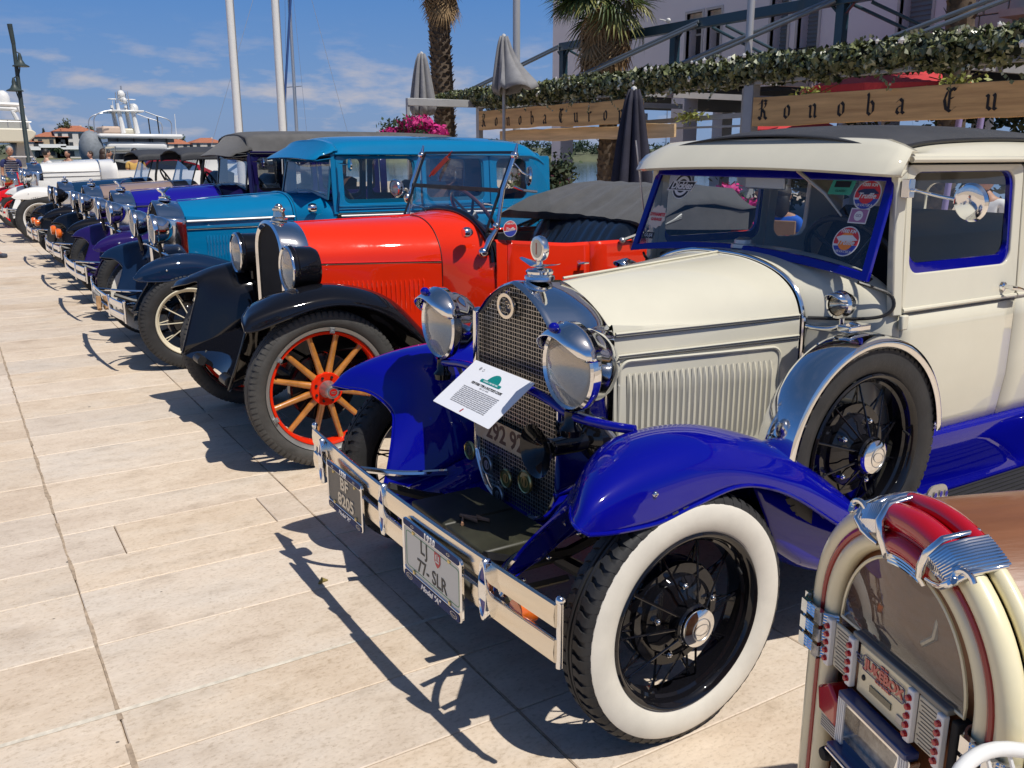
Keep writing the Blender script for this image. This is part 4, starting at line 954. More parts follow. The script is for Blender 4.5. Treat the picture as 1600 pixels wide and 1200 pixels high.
# luggage box on the front frame
for y_ in (.085, -.165): G().box((-.20, y_, .385), (.27, .245, .105)).build('front_locker', mat('olive_box', (.03, .03, .018), .5, var=.4, vs=12), car1, bev=.008)
g = G().tube([(-.29, -.08, .443), (-.26, -.03, .445), (-.24, -.09, .446), (-.22, -.05, .445), (-.20, -.10, .443), (-.26, -.01, .443)], .006, 6); g.build('leather_strap', mat('tan_leather', (.4, .22, .13), .6), car1)
for y in (-.46, -.60): g = G().tube([(-.44, y, .45), (-.36, y+.02, .44), (-.28, y+.04, .36), (-.10, y+.06, .34)], .012, 4); g.build('shock_link', mat('faded_olive', (.16, .14, .09), .6), car1)
# information card leaning on the tie bar
Mc = None
a = V((-.115, .150, .920)); b = V((-.115, -.240, .917)); c_ = V((-.270, -.220, .800)); d_ = V((-.270, .130, .808))
u = (b-a).normalized(); v = (a-d_).normalized(); v = (v-u*v.dot(u)).normalized(); ctr = (a+b+c_+d_)/4
Mc = frm(ctr, u, v); w = .365; h = .205
card = G().prism([Mc @ V((x, y, 0)) for x, y in rrect(w, h, .004)], tuple(Mc.to_3x3() @ V((0, 0, .0015)))).build('information_card', PAPER, None, ang=0)
card.location = car1.location; tag(card, 'white printed information card resting against the stone guard between the chrome headlamps', 'card')
def cardt(s, size, x, y, m, **k): text(s, size, Mc @ Matrix.Translation((x, y, .0018)), m, card, **k)
TEAL = mat('card_teal', (.0, .22, .20), .5); GREY = mat('card_grey', (.30, .30, .32), .5)
g = G(); g.add([Mc @ V((.028*cos(pi*i/14)*1.25+.005, .034*sin(pi*i/14)+.045, .0019)) for i in range(15)], [tuple(range(15))]); g.build('card_logo', TEAL, card, ang=0)
g = G(); g.add([Mc @ V((x, y+.040, .0021)) for x, y in rrect(.125, .013, .005)], [tuple(range(24))]); g.build('card_banner', TEAL, card, ang=0)
cardt('CLASSIC CAR MEETING', .0085, 0, .0403, PAPER)
cardt('1929 FORD TYPE A DOCTOR\'S COUPE', .0135, 0, .020, INKP, sx=.82, bold=.0002)
cardt('1929 - 3.3 l - 40 KS', .007, 0, .009, GREY)
for k in range(11):
    cardt(('motor zapremina ford type a coupe vozilo proizvedeno detroit mjenjac brzina snaga godine vlasnik '*3)[k*13:k*13+88], .0062, -.002, -.002-k*.0066, GREY, sx=.98)
g = G(); disc(g, Mc @ Matrix.Translation((-.115, .078, .002)), .007, 0, 16); disc(g, Mc @ Matrix.Translation((-.093, .076, .002)), .006, 0, 16, .004); g.build('card_emblem', GREY, card, ang=0)
g = G(); g.add([Mc @ V(p) for p in ((-.014, -.094, .002), (-.006, -.094, .002), (-.002, -.080, .002), (-.008, -.078, .002))], [(0, 1, 2, 3)]); g.build('card_mark', REDL, card, ang=0)
for q in card.children: pass
# cowl lamps, mirror, horn button, spare wheel
for s in (-1, 1):
    g = G().lathe([(.036, -.012), (.044, -.010), (.047, .004), (.043, .012), (.040, .03), (.030, .055), (.012, .066), (.0, .068)], (.86, s*.555, 1.125), (1, 0, 0), 28); l = g.build('cowl_lamp', CHROME, car1)
    G().lathe([(.0, -.016), (.02, -.014), (.038, -.008)], (.86, s*.555, 1.125), (1, 0, 0), 24).build('cowl_lamp_lens', LENSG, l)
    G().lathe([(.038, .0), (.02, .03), (.0, .04)], (.86, s*.555, 1.125), (1, 0, 0), 20).build('cowl_lamp_reflector', NICKEL, l)
    g = G(); A = []
    for i in range(13):
        a_ = R_(-70+140*i/12); f = 1-(abs(i-6)/6)**3; A.append([(.872, s*.555+.046*sin(a_), 1.125+.046*cos(a_)), (.842-.03*f, s*.555+.040*sin(a_), 1.125+.040*cos(a_)-.004)])
    g.grid(A).build('cowl_lamp_visor', CHROME, l, sol=.002)
    g = G().tube(cr([(.88, s*.555, 1.078), (.882, s*.55, 1.052), (.878, s*.51, 1.036), (.872, s*.46, 1.032), (.866, s*.425, 1.034)], 20), .009, 10); g.build('cowl_lamp_arm', CHROME, l)
g = G().lathe([(.0, .012), (.03, .016), (.052, .010), (.058, .0), (.055, -.004)], (1.02, -.865, 1.462), (-.92, .1, -.1), 32); mr = g.build('door_mirror', CHROME, car1)
g = G(); disc(g, frm((1.022, -.866, 1.462), (0, -1, 0), (0, 0, 1)), .053, 0, 28); g.build('mirror_glass', CHROME, mr, ang=0)
g = G().tube([(1.03, -.855, 1.462), (1.03, -.76, 1.475), (1.05, -.66, 1.49), (1.06, -.625, 1.49)], .006, 8); g.box((1.06, -.622, 1.495), (.03, .03, .06)); g.build('mirror_arm', CHROME, mr, bev=.003)
sp = wire_wheel(car1, ww=False, lug=0, emblem=True); sp.name = 'spare_wheel'; sp.location = (.79, -.705, .685); sp.rotation_euler = (0, .35, 0)
sp2 = copy_tree(sp, car1); sp2.location = (.79, .705, .685); sp2.rotation_euler = (0, .6, pi)
# chrome covers over the tread
for s, o in ((-1, sp), (1, sp2)):
    rows = []
    for i in range(41):
        a_ = R_(176-i*4.3); r = .372
        rows.append([(.79+r2*cos(a_), s*(.705+yy), .685+r2*sin(a_)) for yy, r2 in ((.069, .342), (.071, .36), (.066, .370), (.045, .376), (0, .378), (-.045, .376), (-.062, .370), (-.064, .36))])
    G().grid(rows).build('spare_cover', CHROME, car1, sol=.003)
    G().box((.78, s*.68, 1.078), (.10, .05, .02)).tube([(.78, s*.70, 1.08), (.79, s*.66, 1.085)], .012, 8).build('spare_clamp', CHROME, car1, bev=.004)
for s in (-1, 1):
    g = G(); O = [(1.06+x, s*.84+0*y, .50+y) for x, y in rpoly([(-.075, -.045), (.075, -.045), (.055, .05), (-.04, .055)], .03, 4)]
    g.prism(O, (0, s*.006, 0)); st = g.build('step_plate', STEEL, car1)
    g = G()
    for k in range(4): 
        M = frm((1.02+.03*k, s*.849, .515+.006*sin(k)), (1, 0, 0), (0, 0, 1)); disc(g, M, .008, .001*(1 if s > 0 else 1), 10, 0, 1.4)
    g.build('step_hole', BLUE, st, ang=0)
    g = G().box((1.17, s*.76, .428), (.16, .14, .016)); g.build('step_pad', STEEL, st, bev=.003)
# radio aerial and rear-view glimpses
G().cyl((1.09, .66, 1.12), (1.02, .70, 1.66), .0035, n=6).build('aerial', STEEL, car1)
g = G().tube([(1.0, -.22, 1.545), (.985, -.36, 1.47), (.978, -.44, 1.40)], [.007, .006, .003], 6); g.build('wiper', mat('wiper_cream', (.5, .47, .40), .3, .5), car1)
G().box((1.08, 0, 1.50), (.012, .20, .055)).build('interior_mirror', STEEL, car1, bev=.006)

pair('fender_well', G().patch([[(.30, -.745, .68), (.45, -.75, .62), (.62, -.76, .53), (.84, -.765, .43), (1.0, -.77, .40)], [(.36, -.765, .54), (.48, -.775, .46), (.64, -.78, .385), (.84, -.78, .35), (1.0, -.785, .37)], [(.42, -.74, .44), (.54, -.75, .36), (.68, -.755, .312), (.86, -.755, .312), (1.0, -.76, .35)], [(.48, -.62, .38), (.6, -.63, .31), (.72, -.64, .290), (.88, -.645, .29), (1.0, -.65, .34)]], 20, 16), BLUE, car1, sol=.003)
# ================================================================ second car: red tourer with wooden wheels
def rider_fender(par, m):
    F = dict(
     A=[(-.45, .53, .42), (-.28, .46, .46), (-.08, .39, .60), (.20, .37, .62), (.42, .42, .50), (.66, .50, .42), (.95, .56, .38)],
     B=[(-.370, .550, .65), (-.29, .51, .70), (-.12, .45, .79), (.15, .44, .79), (.40, .47, .66), (.66, .54, .46), (.95, .60, .38)],
     C=[(-.315, .550, .838), (-.27, .545, .862), (-.14, .54, .895), (.10, .54, .905), (.38, .55, .80), (.64, .58, .56), (.95, .64, .385)],
     D=[(-.372, .640, .826), (-.325, .635, .868), (-.16, .63, .925), (.10, .63, .945), (.39, .64, .85), (.64, .66, .60), (.95, .70, .39)],
     E=[(-.405, .72, .810), (-.35, .72, .855), (-.17, .72, .915), (.10, .72, .938), (.39, .72, .845), (.64, .73, .60), (.95, .76, .39)],
     K=[(-.42, .80, .790), (-.37, .80, .83), (-.17, .80, .880), (.09, .80, .900), (.38, .80, .80), (.63, .80, .56), (.95, .82, .38)],
     H=[(-.42, .815, .772), (-.36, .818, .775), (-.22, .82, .815), (-.05, .82, .858), (.12, .82, .858), (.30, .82, .80), (.48, .82, .67), (.66, .82, .48), (.95, .828, .365)])
    g = G().patch([[(x, -y, z) for x, y, z in F[k]] for k in 'ABCDEKH'], 56, 30)
    for o, s in zip(pair('front_fender', g, m, par, sol=.004), (-1, 1)):
        G().tube(cr([(x, s*y, z) for x, y, z in F['H']], 44), .008, 8).build('fender_bead', m, o)
        G().tube(cr([(x, s*y, z) for x, y, z in [F[k][0] for k in 'ABCDEKH']], 24), .006, 6).build('fender_bead', m, o)
BADGE = None
def rally_badge(M, par, r=.05):
    white, red, blue = smat('white', (.6, .6, .62)), smat('red', (.55, .03, .04)), smat('blue', (.03, .05, .32))
    g = G(); disc(g, M, r, 0, 36); s = g.build('round_sticker', white, par, ang=0)
    g = G(); g.add([M @ V((r*.93*cos(pi*i/20-.2), r*.93*sin(pi*i/20-.2), .0006)) for i in range(24)], [tuple(range(24))]); g.build('sticker_top', red, s, ang=0)
    g = G(); g.add([M @ V((r*.93*cos(-pi*i/20-.2), r*.93*sin(-pi*i/20-.2), .0008)) for i in range(17)], [tuple(range(17))]); g.build('sticker_base', blue, s, ang=0)
    text('1000 KM', r*.32, M @ Matrix.Translation((0, r*.62, .0016)), white, s, bold=.0004, ext=.0002); text('Truffle', r*.5, M @ Matrix.Translation((0, -.002, .0016)), white, s, shear=.3, bold=.0005, ext=.0002)
LEATHERG = mat('glossy_leather', (.010, .014, .022), .22, coat=.6, bump=.08, bs=50, spec=.6)
def car_red():
    t = thing('vintage_tourer', 'bright red open vintage tourer with black wings and varnished wooden spoke wheels', 'car', (1.57, 5.1, 0), 0, 'vintage cars parked in a row')
    R, tr = .415, .72
    chassis(t, R, tr, 2.75)
    w0 = wood_wheel(t, R); w0.location = (0, -tr, R)
    for x, y, rz, ry in ((0, tr, pi, .3), (2.75, -tr, 0, .5), (2.75, tr, pi, .7)):
        w = copy_tree(w0, t); w.location = (x, y, R); w.rotation_euler = (0, ry, rz)
    rider_fender(t, BLACKP)
    rr = lambda dr: [(2.1, .40)]+[(2.75+(R+.12+dr)*cos(a), R+(R+.12+dr)*sin(a)) for a in (R_(165), R_(130), R_(90), R_(50), R_(15), R_(-10))]
    pair('rear_fender', G().patch([[(x, y, z) for x, z in rr(d)] for y, d in ((-.58, -.02), (-.66, .0), (-.78, -.01), (-.84, -.05))], 30, 12), BLACKP, t, sol=.004)
    for o in pair('running_board', G().box((1.52, -.73, .375), (1.2, .24, .03)), BLACK, t): pass
    pair('splash_apron', G().grid([[(.4, -.46, .62), (.4, -.47, .40)], [(.9, -.58, .56), (.9, -.60, .38)], [(2.2, -.60, .54), (2.2, -.61, .38)]]), BLACKP, t, sol=.004)
    out = round_outline(.250, 1.240, .60, 1.03); out2 = round_outline(.285, 1.232, .60, 1.00)
    rad = radiator(t, out, out2, -.035, .115, CHROME, False, inset=.034, slats=.006)
    g = G().lathe([(.0, .0), (.045, .0), (.048, .012), (.034, .02), (.030, .05), (.036, .056), (.036, .066), (.0, .07)], (.04, 0, 1.238), (0, 0, 1), 20)
    g.tube([(.04, -.05, 1.295), (.04, .05, 1.295)], .008, 8); g.sph((.04, -.055, 1.30), .014); g.sph((.04, .055, 1.30), .014); g.sph((.04, 0, 1.315), (.022, .022, .016)); g.build('radiator_cap', NICKEL, rad)
    g = G().lathe([(.0, -.008), (.028, -.006), (.030, 0)], (-.012, .14, .80), (1, 0, 0), 20); g.build('grille_badge', BRASS, rad)
    for s in (-1, 1):
        headlamp(t, (-.085, s*.485, 1.015), .118, BLACKP, False, 'drum')
        G().cyl((0, s*.485, .91), (0, s*.485, .82), .014, n=8).tube([(0, s*.485, .84), (0, s*.30, .80), (0, 0, .78)], .012, 8).build('lamp_bracket', BLACKP, t)
    xh = .86
    S0 = [(0, 1.222), (.10, 1.207), (.18, 1.165), (.245, 1.085), (.270, 1.02), (.273, .9), (.276, .62)]
    S1 = [(0, 1.238), (.17, 1.226), (.30, 1.175), (.385, 1.09), (.415, 1.005), (.42, .85), (.43, .58)]
    mx = lambda f: [(a[0]*(1-f)+b[0]*f, a[1]*(1-f)+b[1]*f) for a, b in zip(S0, S1)]
    hd = loft(G(), [sec(S0, .118), sec(mx(.35), .37), sec(mx(.7), .62), sec(S1, xh-.004)], 30, 66).build('hood', RED, t, ang=30)
    yf = lambda x, z: -(.272+(.418-.272)*(x-.118)/(xh-.118))
    pair('hood_hinge', G().tube([(.12, yf(.12, 0)-.002, 1.012), (xh-.006, yf(xh, 0)-.002, .998)], .004, 6), BRRED, hd)
    pair('hood_gap', G().tube([(.12, yf(.12, 0)-.001, 1.005), (xh-.006, yf(xh, 0)-.001, .990)], .002, 5), mat('dust_line', (.30, .20, .12), .8), hd)
    G().tube([(.12, 0, 1.224), (xh, 0, 1.24)], .004, 6).build('hood_centre_hinge', BRRED, hd)
    louvers(hd, .235, .745, 20, .67, .915, lambda x, z: yf(x, z)+.001, RED, wd=.018, out=.012)
    SP = [(0, 1.262), (.20, 1.250), (.38, 1.205), (.50, 1.14), (.575, 1.06), (.60, .98), (.612, .80), (.60, .56)]
    S1b = [(a*1.002, b) for a, b in S1[:5]]+[(.42, .93), S1[5], S1[6]]
    Sm = [(a[0]*.45+b[0]*.55, a[1]*.5+b[1]*.5) for a, b in zip(S1b, SP)]
    cw = loft(G(), [sec(S1b, xh), sec(Sm, xh+.12), sec(SP, 1.11)], 22, 66).build('cowl', RED, t, ang=30)
    G().tube(cr(sec([(a+.002, b+.002) for a, b in S1b], xh-.001), 60), .0028, 5).build('hood_seam', BLACK, cw)
    G().tube(cr(sec([(a*.99, b+.008) for a, b in SP[:6]], 1.105), 50), .019, 10).build('dash_rim', BLACKP, cw)
    # body side: front door, rear panel
    for x0, x1, nm in ((1.11, 1.18, 'side_panel'), (1.185, 1.78, 'door'), (1.785, 3.35, 'side_panel')):
        rows = []
        for i in range(13):
            x = x0+(x1-x0)*i/12; zt = 1.115-.045*min(1, max(0, (x-1.11)/.5)); k = max(0, (x-2.3))*.10
            rows.append([(x, -.600+k*.5, .55), (x, -.622+k, .75), (x, -.628+k, .95), (x, -.622+k, zt-.01), (x, -.605+k, zt+.008), (x, -.585+k, zt)])
        for o, s in zip(pair(nm, G().grid(rows), RED, t, sol=.008, off=-1), (-1, 1)):
            if nm == 'door':
                g = G().lathe([(.018, 0), (.014, .01), (.008, .03)], (1.70, s*.628, .955), (0, s, 0), 12); g.tube([(1.665, s*.66, .955), (1.70, s*.665, .957), (1.745, s*.66, .955)], [.006, .01, .006], 8); g.build('door_handle', CHROME, o)
    G().grid([[(3.35, y, z) for z in (.55, .8, 1.02, 1.07)] for y in (-.49, -.3, 0, .3, .49)]).build('rear_panel', RED, t)
    G().box((2.2, 0, .52), (2.3, 1.1, .03)).build('floor', BLACK, t)
    G().box((1.12, 0, 1.12), (.03, 1.0, .16)).build('dashboard', BLACK, t, bev=.01)
    seat(t, (1.86, 0, .80), 1.10, LEATHERG, pleat=12, h=.425, lean=.19)
    seat(t, (2.62, 0, .82), 1.0, LEATHER, pleat=18, h=.40)
    pair('door_liner', G().box((1.8, -.565, .95), (1.2, .02, .20)), LEATHER, t, bev=.008)
    # windscreen
    A, B = V((1.06, 0, 1.15)), V((1.255, 0, 1.62)); hw = .575
    P = lambda y, k: (A.x+(B.x-A.x)*k, y, A.z+(B.z-A.z)*k)
    ws = G().ring([P(y, k) for y, k in ((-hw, .02), (-hw, .5), (-hw, 1), (0, 1), (hw, 1), (hw, .5), (hw, .02), (.38, .165), (0, .27), (-.38, .165))], [P(y, k) for y, k in ((-hw+.02, .06), (-hw+.02, .5), (-hw+.02, .965), (0, .965), (hw-.02, .965), (hw-.02, .5), (hw-.02, .06), (.37, .195), (0, .305), (-.37, .195))], (.012, 0, 0)).build('windscreen_frame', BLACK, t, bev=.003)
    G().bar(P(-hw, .53), P(hw, .53), .012, .024).build('windscreen_bar', BLACK, ws)
    G().add([(a+.005, b, c) for a, b, c in [P(y, k) for y, k in ((-hw, .02), (-hw, 1), (hw, 1), (hw, .02), (.38, .165), (0, .27), (-.38, .165))]], [tuple(range(7))]).build('windscreen_glass', GLASS, ws, ang=0)
    for s in (-1, 1):
        g = G().tube([(1.05, s*.58, 1.04), (1.075, s*.60, 1.12), (1.13, s*.60, 1.19), (1.165, s*.602, 1.40), (1.25, s*.602, 1.61), (1.262, s*.602, 1.66)], [.020, .018, .013, .013, .013, .006], 10)
        g.sph((1.245, s*.602, 1.595), .024); g.sph((1.12, s*.602, 1.20), .022); g.sph((1.05, s*.575, 1.05), (.035, .03, .03)); g.build('windscreen_post', CHROME, t)
    g = G().tube([(1.26, .18, 1.62), (1.15, .30, 1.46)], .006, 6); g.bar((1.235, .20, 1.58), (1.165, .29, 1.475), .012, .028); g.build('wiper', mat('wiper_red', (.28, .03, .02), .4), t)
    steering(t, (1.47, .28, 1.20), .62, .215, mat('steering_brown', (.07, .022, .018), .3, coat=.6))
    # spot lamp, round mirror, cowl lamps
    g = G().lathe([(.058, -.012), (.064, .0), (.062, .012), (.052, .035), (.03, .058), (.0, .064)], (1.06, .64, 1.375), (1, .1, .06), 28); sp_ = g.build('spot_lamp', CHROME, t)
    G().lathe([(.0, -.018), (.03, -.015), (.056, -.006)], (1.06, .64, 1.375), (1, .1, .06), 24).build('spot_lens', LAMPG, sp_)
    G().tube([(1.10, .64, 1.37), (1.14, .64, 1.37), (1.17, .61, 1.33), (1.15, .60, 1.24)], .010, 8).sph((1.14, .62, 1.31), (.028, .028, .034)).build('spot_bracket', NICKEL, sp_)
    g = G().lathe([(.0, .008), (.05, .010), (.058, .0), (.05, -.006), (.0, -.007)], (1.32, -.64, 1.48), (-.9, .3, .05), 24); g.tube([(1.24, -.605, 1.55), (1.28, -.63, 1.50), (1.32, -.64, 1.48)], .006, 6); g.tube([(1.24, -.605, 1.42), (1.27, -.66, 1.40), (1.36, -.66, 1.39)], .008, 6); g.build('side_mirror', CHROME, t)
    for s in (-1, 1): G().lathe([(.0, -.03), (.026, -.026), (.032, -.01), (.030, .012), (.016, .03), (.0, .034)], (.965, s*.535, 1.165), (1, 0, 0), 20).build('cowl_lamp', CHROME, t)
    for s in (-1, 1):
        a, b = V((1.27, s*.64, 1.58)), V((1.165, s*.64, 1.13))
        pts = [(1.165, 1.125), (1.27, 1.585), (1.34, 1.575), (1.43, 1.47), (1.475, 1.30), (1.46, 1.12), (1.40, 1.07), (1.25, 1.075)]
        g = G().add([(x, s*.64, z) for x, z in rpoly(pts, .04)], [tuple(range(len(rpoly(pts, .04))))]); sw = g.build('side_wing_glass', GLASS, t, ang=0)
        if s < 0: rally_badge(frm((1.185, -.650, 1.185), (1, 0, 0), (0, 0, 1)), sw, .047)
    # folded hood under its cover
    rows = []
    for i in range(41):
        u = i/20-1; y = u*.68; e = max(0, abs(u)-.86)/.14; f = u > 0; sag = .010*sin(u*17)+.007*sin(u*31); xf = 2.20-.16*max(0, u)-.20*max(0, u-.3)
        rows.append([(xf+.02, y*.98, 1.150), (xf-.015, y, 1.195+.012*u-.04*e+sag*.3), (xf+.03, y, 1.225+.012*u-.05*e+sag*.5), (xf+.16, y, 1.285-.07*e+sag*.8), (2.50+.0*u, y, 1.375-.10*e+sag*.7), (2.76, y, 1.400-.12*e+sag*.3), (3.02, y, 1.365-.12*e-sag*.5), (3.18, y, 1.25), (3.12, y*.97, 1.10)])
    G().grid(rows).build('folded_hood_cover', CANVAS, t, sol=.006)
    for s in (-1, 1):
        g = G(); g.grid([[(2.22, s*.665, 1.14), (2.6, s*.67, 1.12), (3.10, s*.665, 1.10)], [(2.30, s*.67, 1.20), (2.6, s*.675, 1.27), (3.10, s*.665, 1.22)]])
        g.build('cover_side', CANVAS, t)
    for s in (-1, 1):
        for k in range(3):
            G().tube([(2.02+.10*k, s*.63, 1.075), (2.22+.06*k, s*.655, 1.13+.012*k), (2.48, s*.665, 1.20+.012*k)], .012, 6).build('hood_bow', mat('hood_iron', (.10, .10, .10), .35, .7), t)
        [G().sph((x_, s*.64, 1.076), .021).build('hood_bolt', STEEL, t) for x_ in (2.02, 2.12)]
    for s in (-1, 1): G().tube([(-.40, s*.30, .42), (-.30, s*.30, .40), (0, s*.26, .37), (.3, s*.28, .44)], .022, 6).cyl((-.40, s*.30-.06, .42), (-.40, s*.30+.06, .42), .028, n=10).build('spring', BLACK, t)
    g = G().patch([[(-.445, -.525, .41), (-.36, 0, .40), (-.445, .525, .41)], [(-.38, -.50, .46), (-.31, 0, .46), (-.38, .50, .46)], [(-.20, -.43, .54), (-.20, 0, .54), (-.20, .43, .54)], [(-.05, -.37, .62), (-.05, 0, .62), (-.05, .37, .62)]], 10, 8); g.build('front_apron', BLACKP, t)
    return t
car2 = car_red()
def tourer_top(t, xp, xb, zr, zt, m, par_wins=True, wsx=.10):
    secs = []
    for x, dz in ((xp-.20, -.05), (xp-.05, -.01), (xp+.5, .0), (xb-.4, .0), (xb-.08, -.05), (xb, -.20)):
        secs.append(sec([(0, zt+dz), (.3, zt+dz-.012), (.52, zt+dz-.05), (.62, zr+dz*.6+.02), (.635, zr+dz*.6-.06)], x))
    loft(G(), secs, 26, 40).build('canvas_top', m, t, sol=.008)
    for s in (-1, 1):
        G().tube([(xp+.02, s*.60, 1.08), (xp+.04, s*.60, 1.3), (xp+.10, s*.60, zr)], .018, 6).build('top_post', BLACK, t)
        G().tube([(xp+1.05, s*.61, 1.05), (xp+1.0, s*.61, zr-.02)], .030, 6).build('top_post', BLACK, t)
    A, B = V((xp-.10, 0, 1.20)), V((xp+.03, 0, zr-.02)); hw = .57
    P = lambda y, k: (A.x+(B.x-A.x)*k, y, A.z+(B.z-A.z)*k)
    ws = G().ring([P(-hw, 0), P(-hw, 1), P(hw, 1), P(hw, 0), P(0, .08)], [P(-hw+.025, .04), P(-hw+.025, .95), P(hw-.025, .95), P(hw-.025, .04), P(0, .13)], (.015, 0, 0)).build('windscreen_frame', BLACK, t)
    G().add([P(-hw, 0), P(-hw, 1), P(hw, 1), P(hw, 0), P(0, .08)], [(0, 1, 2, 3, 4)]).build('windscreen_glass', WSG, ws, ang=0)
    for x0, x1 in ((xp, xp+.72), (xp+.73, xb)):
        rows = [[(x0+(x1-x0)*i/6, -.60, .6), (x0+(x1-x0)*i/6, -.632, .85), (x0+(x1-x0)*i/6, -.625, 1.07), (x0+(x1-x0)*i/6, -.59, 1.09)] for i in range(7)]
        pair('door', G().grid(rows), MATS['cur'], t, sol=.01)
    G().grid([[(xb, y, z) for z in (.6, .9, 1.09, 1.3, zr-.05)] for y in (-.59, -.3, 0, .3, .59)]).build('back_panel', MATS['cur'], t)
    seat(t, (xp+.75, 0, .84), 1.05, LEATHER); steering(t, (xp+.28, -.26, 1.20), .5)
# ================================================================ the rest of the row
blue_lamp = [(-.165, .405, 1.02)]
def rowcar(c, lamp_r=.115, cap='knob', bump=True, lamps=CHROME, plate_txt=None):
    t, p = car_A(c)
    hi = c.get('hi', 0)
    moto_cap(t, .055, 1.2+hi, cap)
    for s in (-1, 1):
        headlamp(t, (-.14, s*.42, 1.015+hi*.5), lamp_r, lamps)
        G().cyl((-.10, s*.42, .92), (-.08, s*.42, .80), .018, n=8).build('lamp_stand', BLACK, t)
    G().tube([(-.05, -.58, .84), (-.09, -.42, .86), (-.10, 0, .88), (-.09, .42, .86), (-.05, .58, .84)], .012, 8).build('lamp_tie_bar', CHROME, t)
    if bump:
        bumper_bars(t, -.47, .83, (.520, .435), .055, .05, CHROME)
        for y in (-.42, .42): G().box((-.505, y, .478), (.02, .05, .17)).build('bumper_clamp', CHROME, t, bev=.006)
    return t, p
t3, p3 = rowcar(dict(name='vintage_sedan', label='bright azure blue vintage sedan with white waistline stripe, behind the red tourer', X=1.48, Y=7.85, body=AZURE, fend=NAVY, accent=TEALD, hi=.035, xh=1.0, xp=1.30, xe=2.95, xb=3.34, zr=1.60, zt=1.765, louv=(.30, .82), nl=22, lz=(.74, .93), stripe=1, belt=WHITE, crease=TEALD, hinge=AZURE,
    band=0, doors=[(1.30, 2.08, 1.37, 2.03), (2.09, 2.78, 2.14, 2.72)], wz=(1.20, 1.565), qwin=(2.86, 3.18), wk=dict(ww=False, rim=CREAMRIM, spoke=CREAMRIM, detail=False), roofmat=None, vis=(.20, .10, .07), wso=.06, group='vintage cars parked in a row', slope=1), cap='figure')
plate(t3, frm((-.530, .10, .470), (.0, -1, 0), (0, 0, 1)), .42, .11, PLW, [('RI 77 FORD', .085, 0, 0, INKP, dict(bold=.001, sx=.8))])
G().box((-.545, -.16, .46), (.03, .04, .11)).tube([(-.55, -.16, .52), (-.555, -.17, .46), (-.55, -.20, .42)], .014, 6).build('bumper_ribbon', mat('tan_rag', (.40, .24, .12), .9), t3)
for w_ in list(t3.children):
    if w_.name.startswith('wheel') and abs(w_.location.x) < .01 and w_.location.y > 0:
        G().lathe([(.251, .047), (.265, .060), (.30, .067), (.330, .063), (.338, .058)], n=64).build('whitewall', WWALL, w_)
sp3 = wire_wheel(t3, ww=True, detail=False); sp3.name = 'spare_wheel'; sp3.location = (.82, .74, .70); sp3.rotation_euler = (0, 0, pi)
mr3 = G().lathe([(.0, .01), (.045, .012), (.05, 0), (.0, -.004)], (1.36, -.80, 1.52), (-.95, .1, 0), 20).tube([(1.36, -.79, 1.52), (1.32, -.63, 1.53)], .006, 6).build('door_mirror', CHROME, t3)
for s in (-1, 1): G().lathe([(.036, -.02), (.042, 0), (.036, .03), (.0, .06)], (1.10, s*.56, 1.17), (1, 0, 0), 20).build('cowl_lamp', CHROME, t3)
t4, p4 = rowcar(dict(name='vintage_sedan', label='dark violet vintage sedan with cobalt bonnet and grey canvas roof, left of the azure sedan', X=1.53, Y=10.3, body=paint('midnight_violet', (.010, .007, .055)), hood=COBALT, fend=VIOLET, accent=BLACKP, hi=.035, xh=1.0, xp=1.26, xe=2.95, xb=3.9, zr=1.62, zt=1.86, louv=(.30, .82), nl=20,
    band=0, doors=[(1.26, 1.98, 1.33, 1.93), (1.99, 2.72, 2.04, 2.66)], wz=(1.22, 1.57), wk=dict(ww=False, rim=VIOLET, spoke=VIOLET, detail=False), roofbody=mat('grey_roof_canvas', (.09, .088, .088), .8, var=.2, bump=.3, bs=150), vis=(.22, .09, .06), visor=CANVAS, wso=.05, group='vintage cars parked in a row'), cap='figure')
G().lathe([(.0, .01), (.045, .012), (.05, 0), (.0, -.004)], (1.34, -.80, 1.52), (-.95, .1, 0), 20).tube([(1.34, -.79, 1.52), (1.28, -.63, 1.53)], .006, 6).build('door_mirror', CHROME, t4)
MATS['cur'] = TAUPE
t5, p5 = rowcar(dict(name='vintage_tourer', label='taupe tourer with black wings, orange fog lamps and raised black top, beyond the violet sedan', X=1.56, Y=12.7, body=TAUPE, hood=TAUPE, fend=BLACKP, type='touring', hi=.02, xh=1.0, xp=1.24, xe=2.9, wk=dict(ww=False, rim=BLACKP, detail=False), band=0, nl=14, group='vintage cars parked in a row'), cap='knob')
tourer_top(t5, 1.24, 3.0, 1.60, 1.70, CANVASD)
for y in (-.30, .30): G().lathe([(.0, -.03), (.05, -.024), (.062, .0), (.055, .03), (.0, .06)], (-.42, y, .66), (1, 0, 0), 20).build('fog_lamp', ORANGEL, t5)
MATS['cur'] = BLACKP
t6, p6 = rowcar(dict(name='vintage_tourer', label='black vintage tourer with dark ink blue bonnet and raised black top, far down the row', X=1.54, Y=15.4, body=INK, hood=INK, fend=BLACKP, type='touring', hi=.0, xh=1.0, xp=1.22, xe=2.9, wk=dict(ww=False, rim=BLACKP, detail=False), band=0, nl=12, group='vintage cars parked in a row'), cap='knob', lamps=BLACKP)
tourer_top(t6, 1.22, 3.0, 1.58, 1.68, CANVASD)
for y in (-.30, .30): G().lathe([(.0, -.03), (.04, -.024), (.05, .0), (.045, .03), (.0, .06)], (-.42, y, .62), (1, 0, 0), 16).build('fog_lamp', ORANGEL, t6)
MATS['cur'] = WHITEP
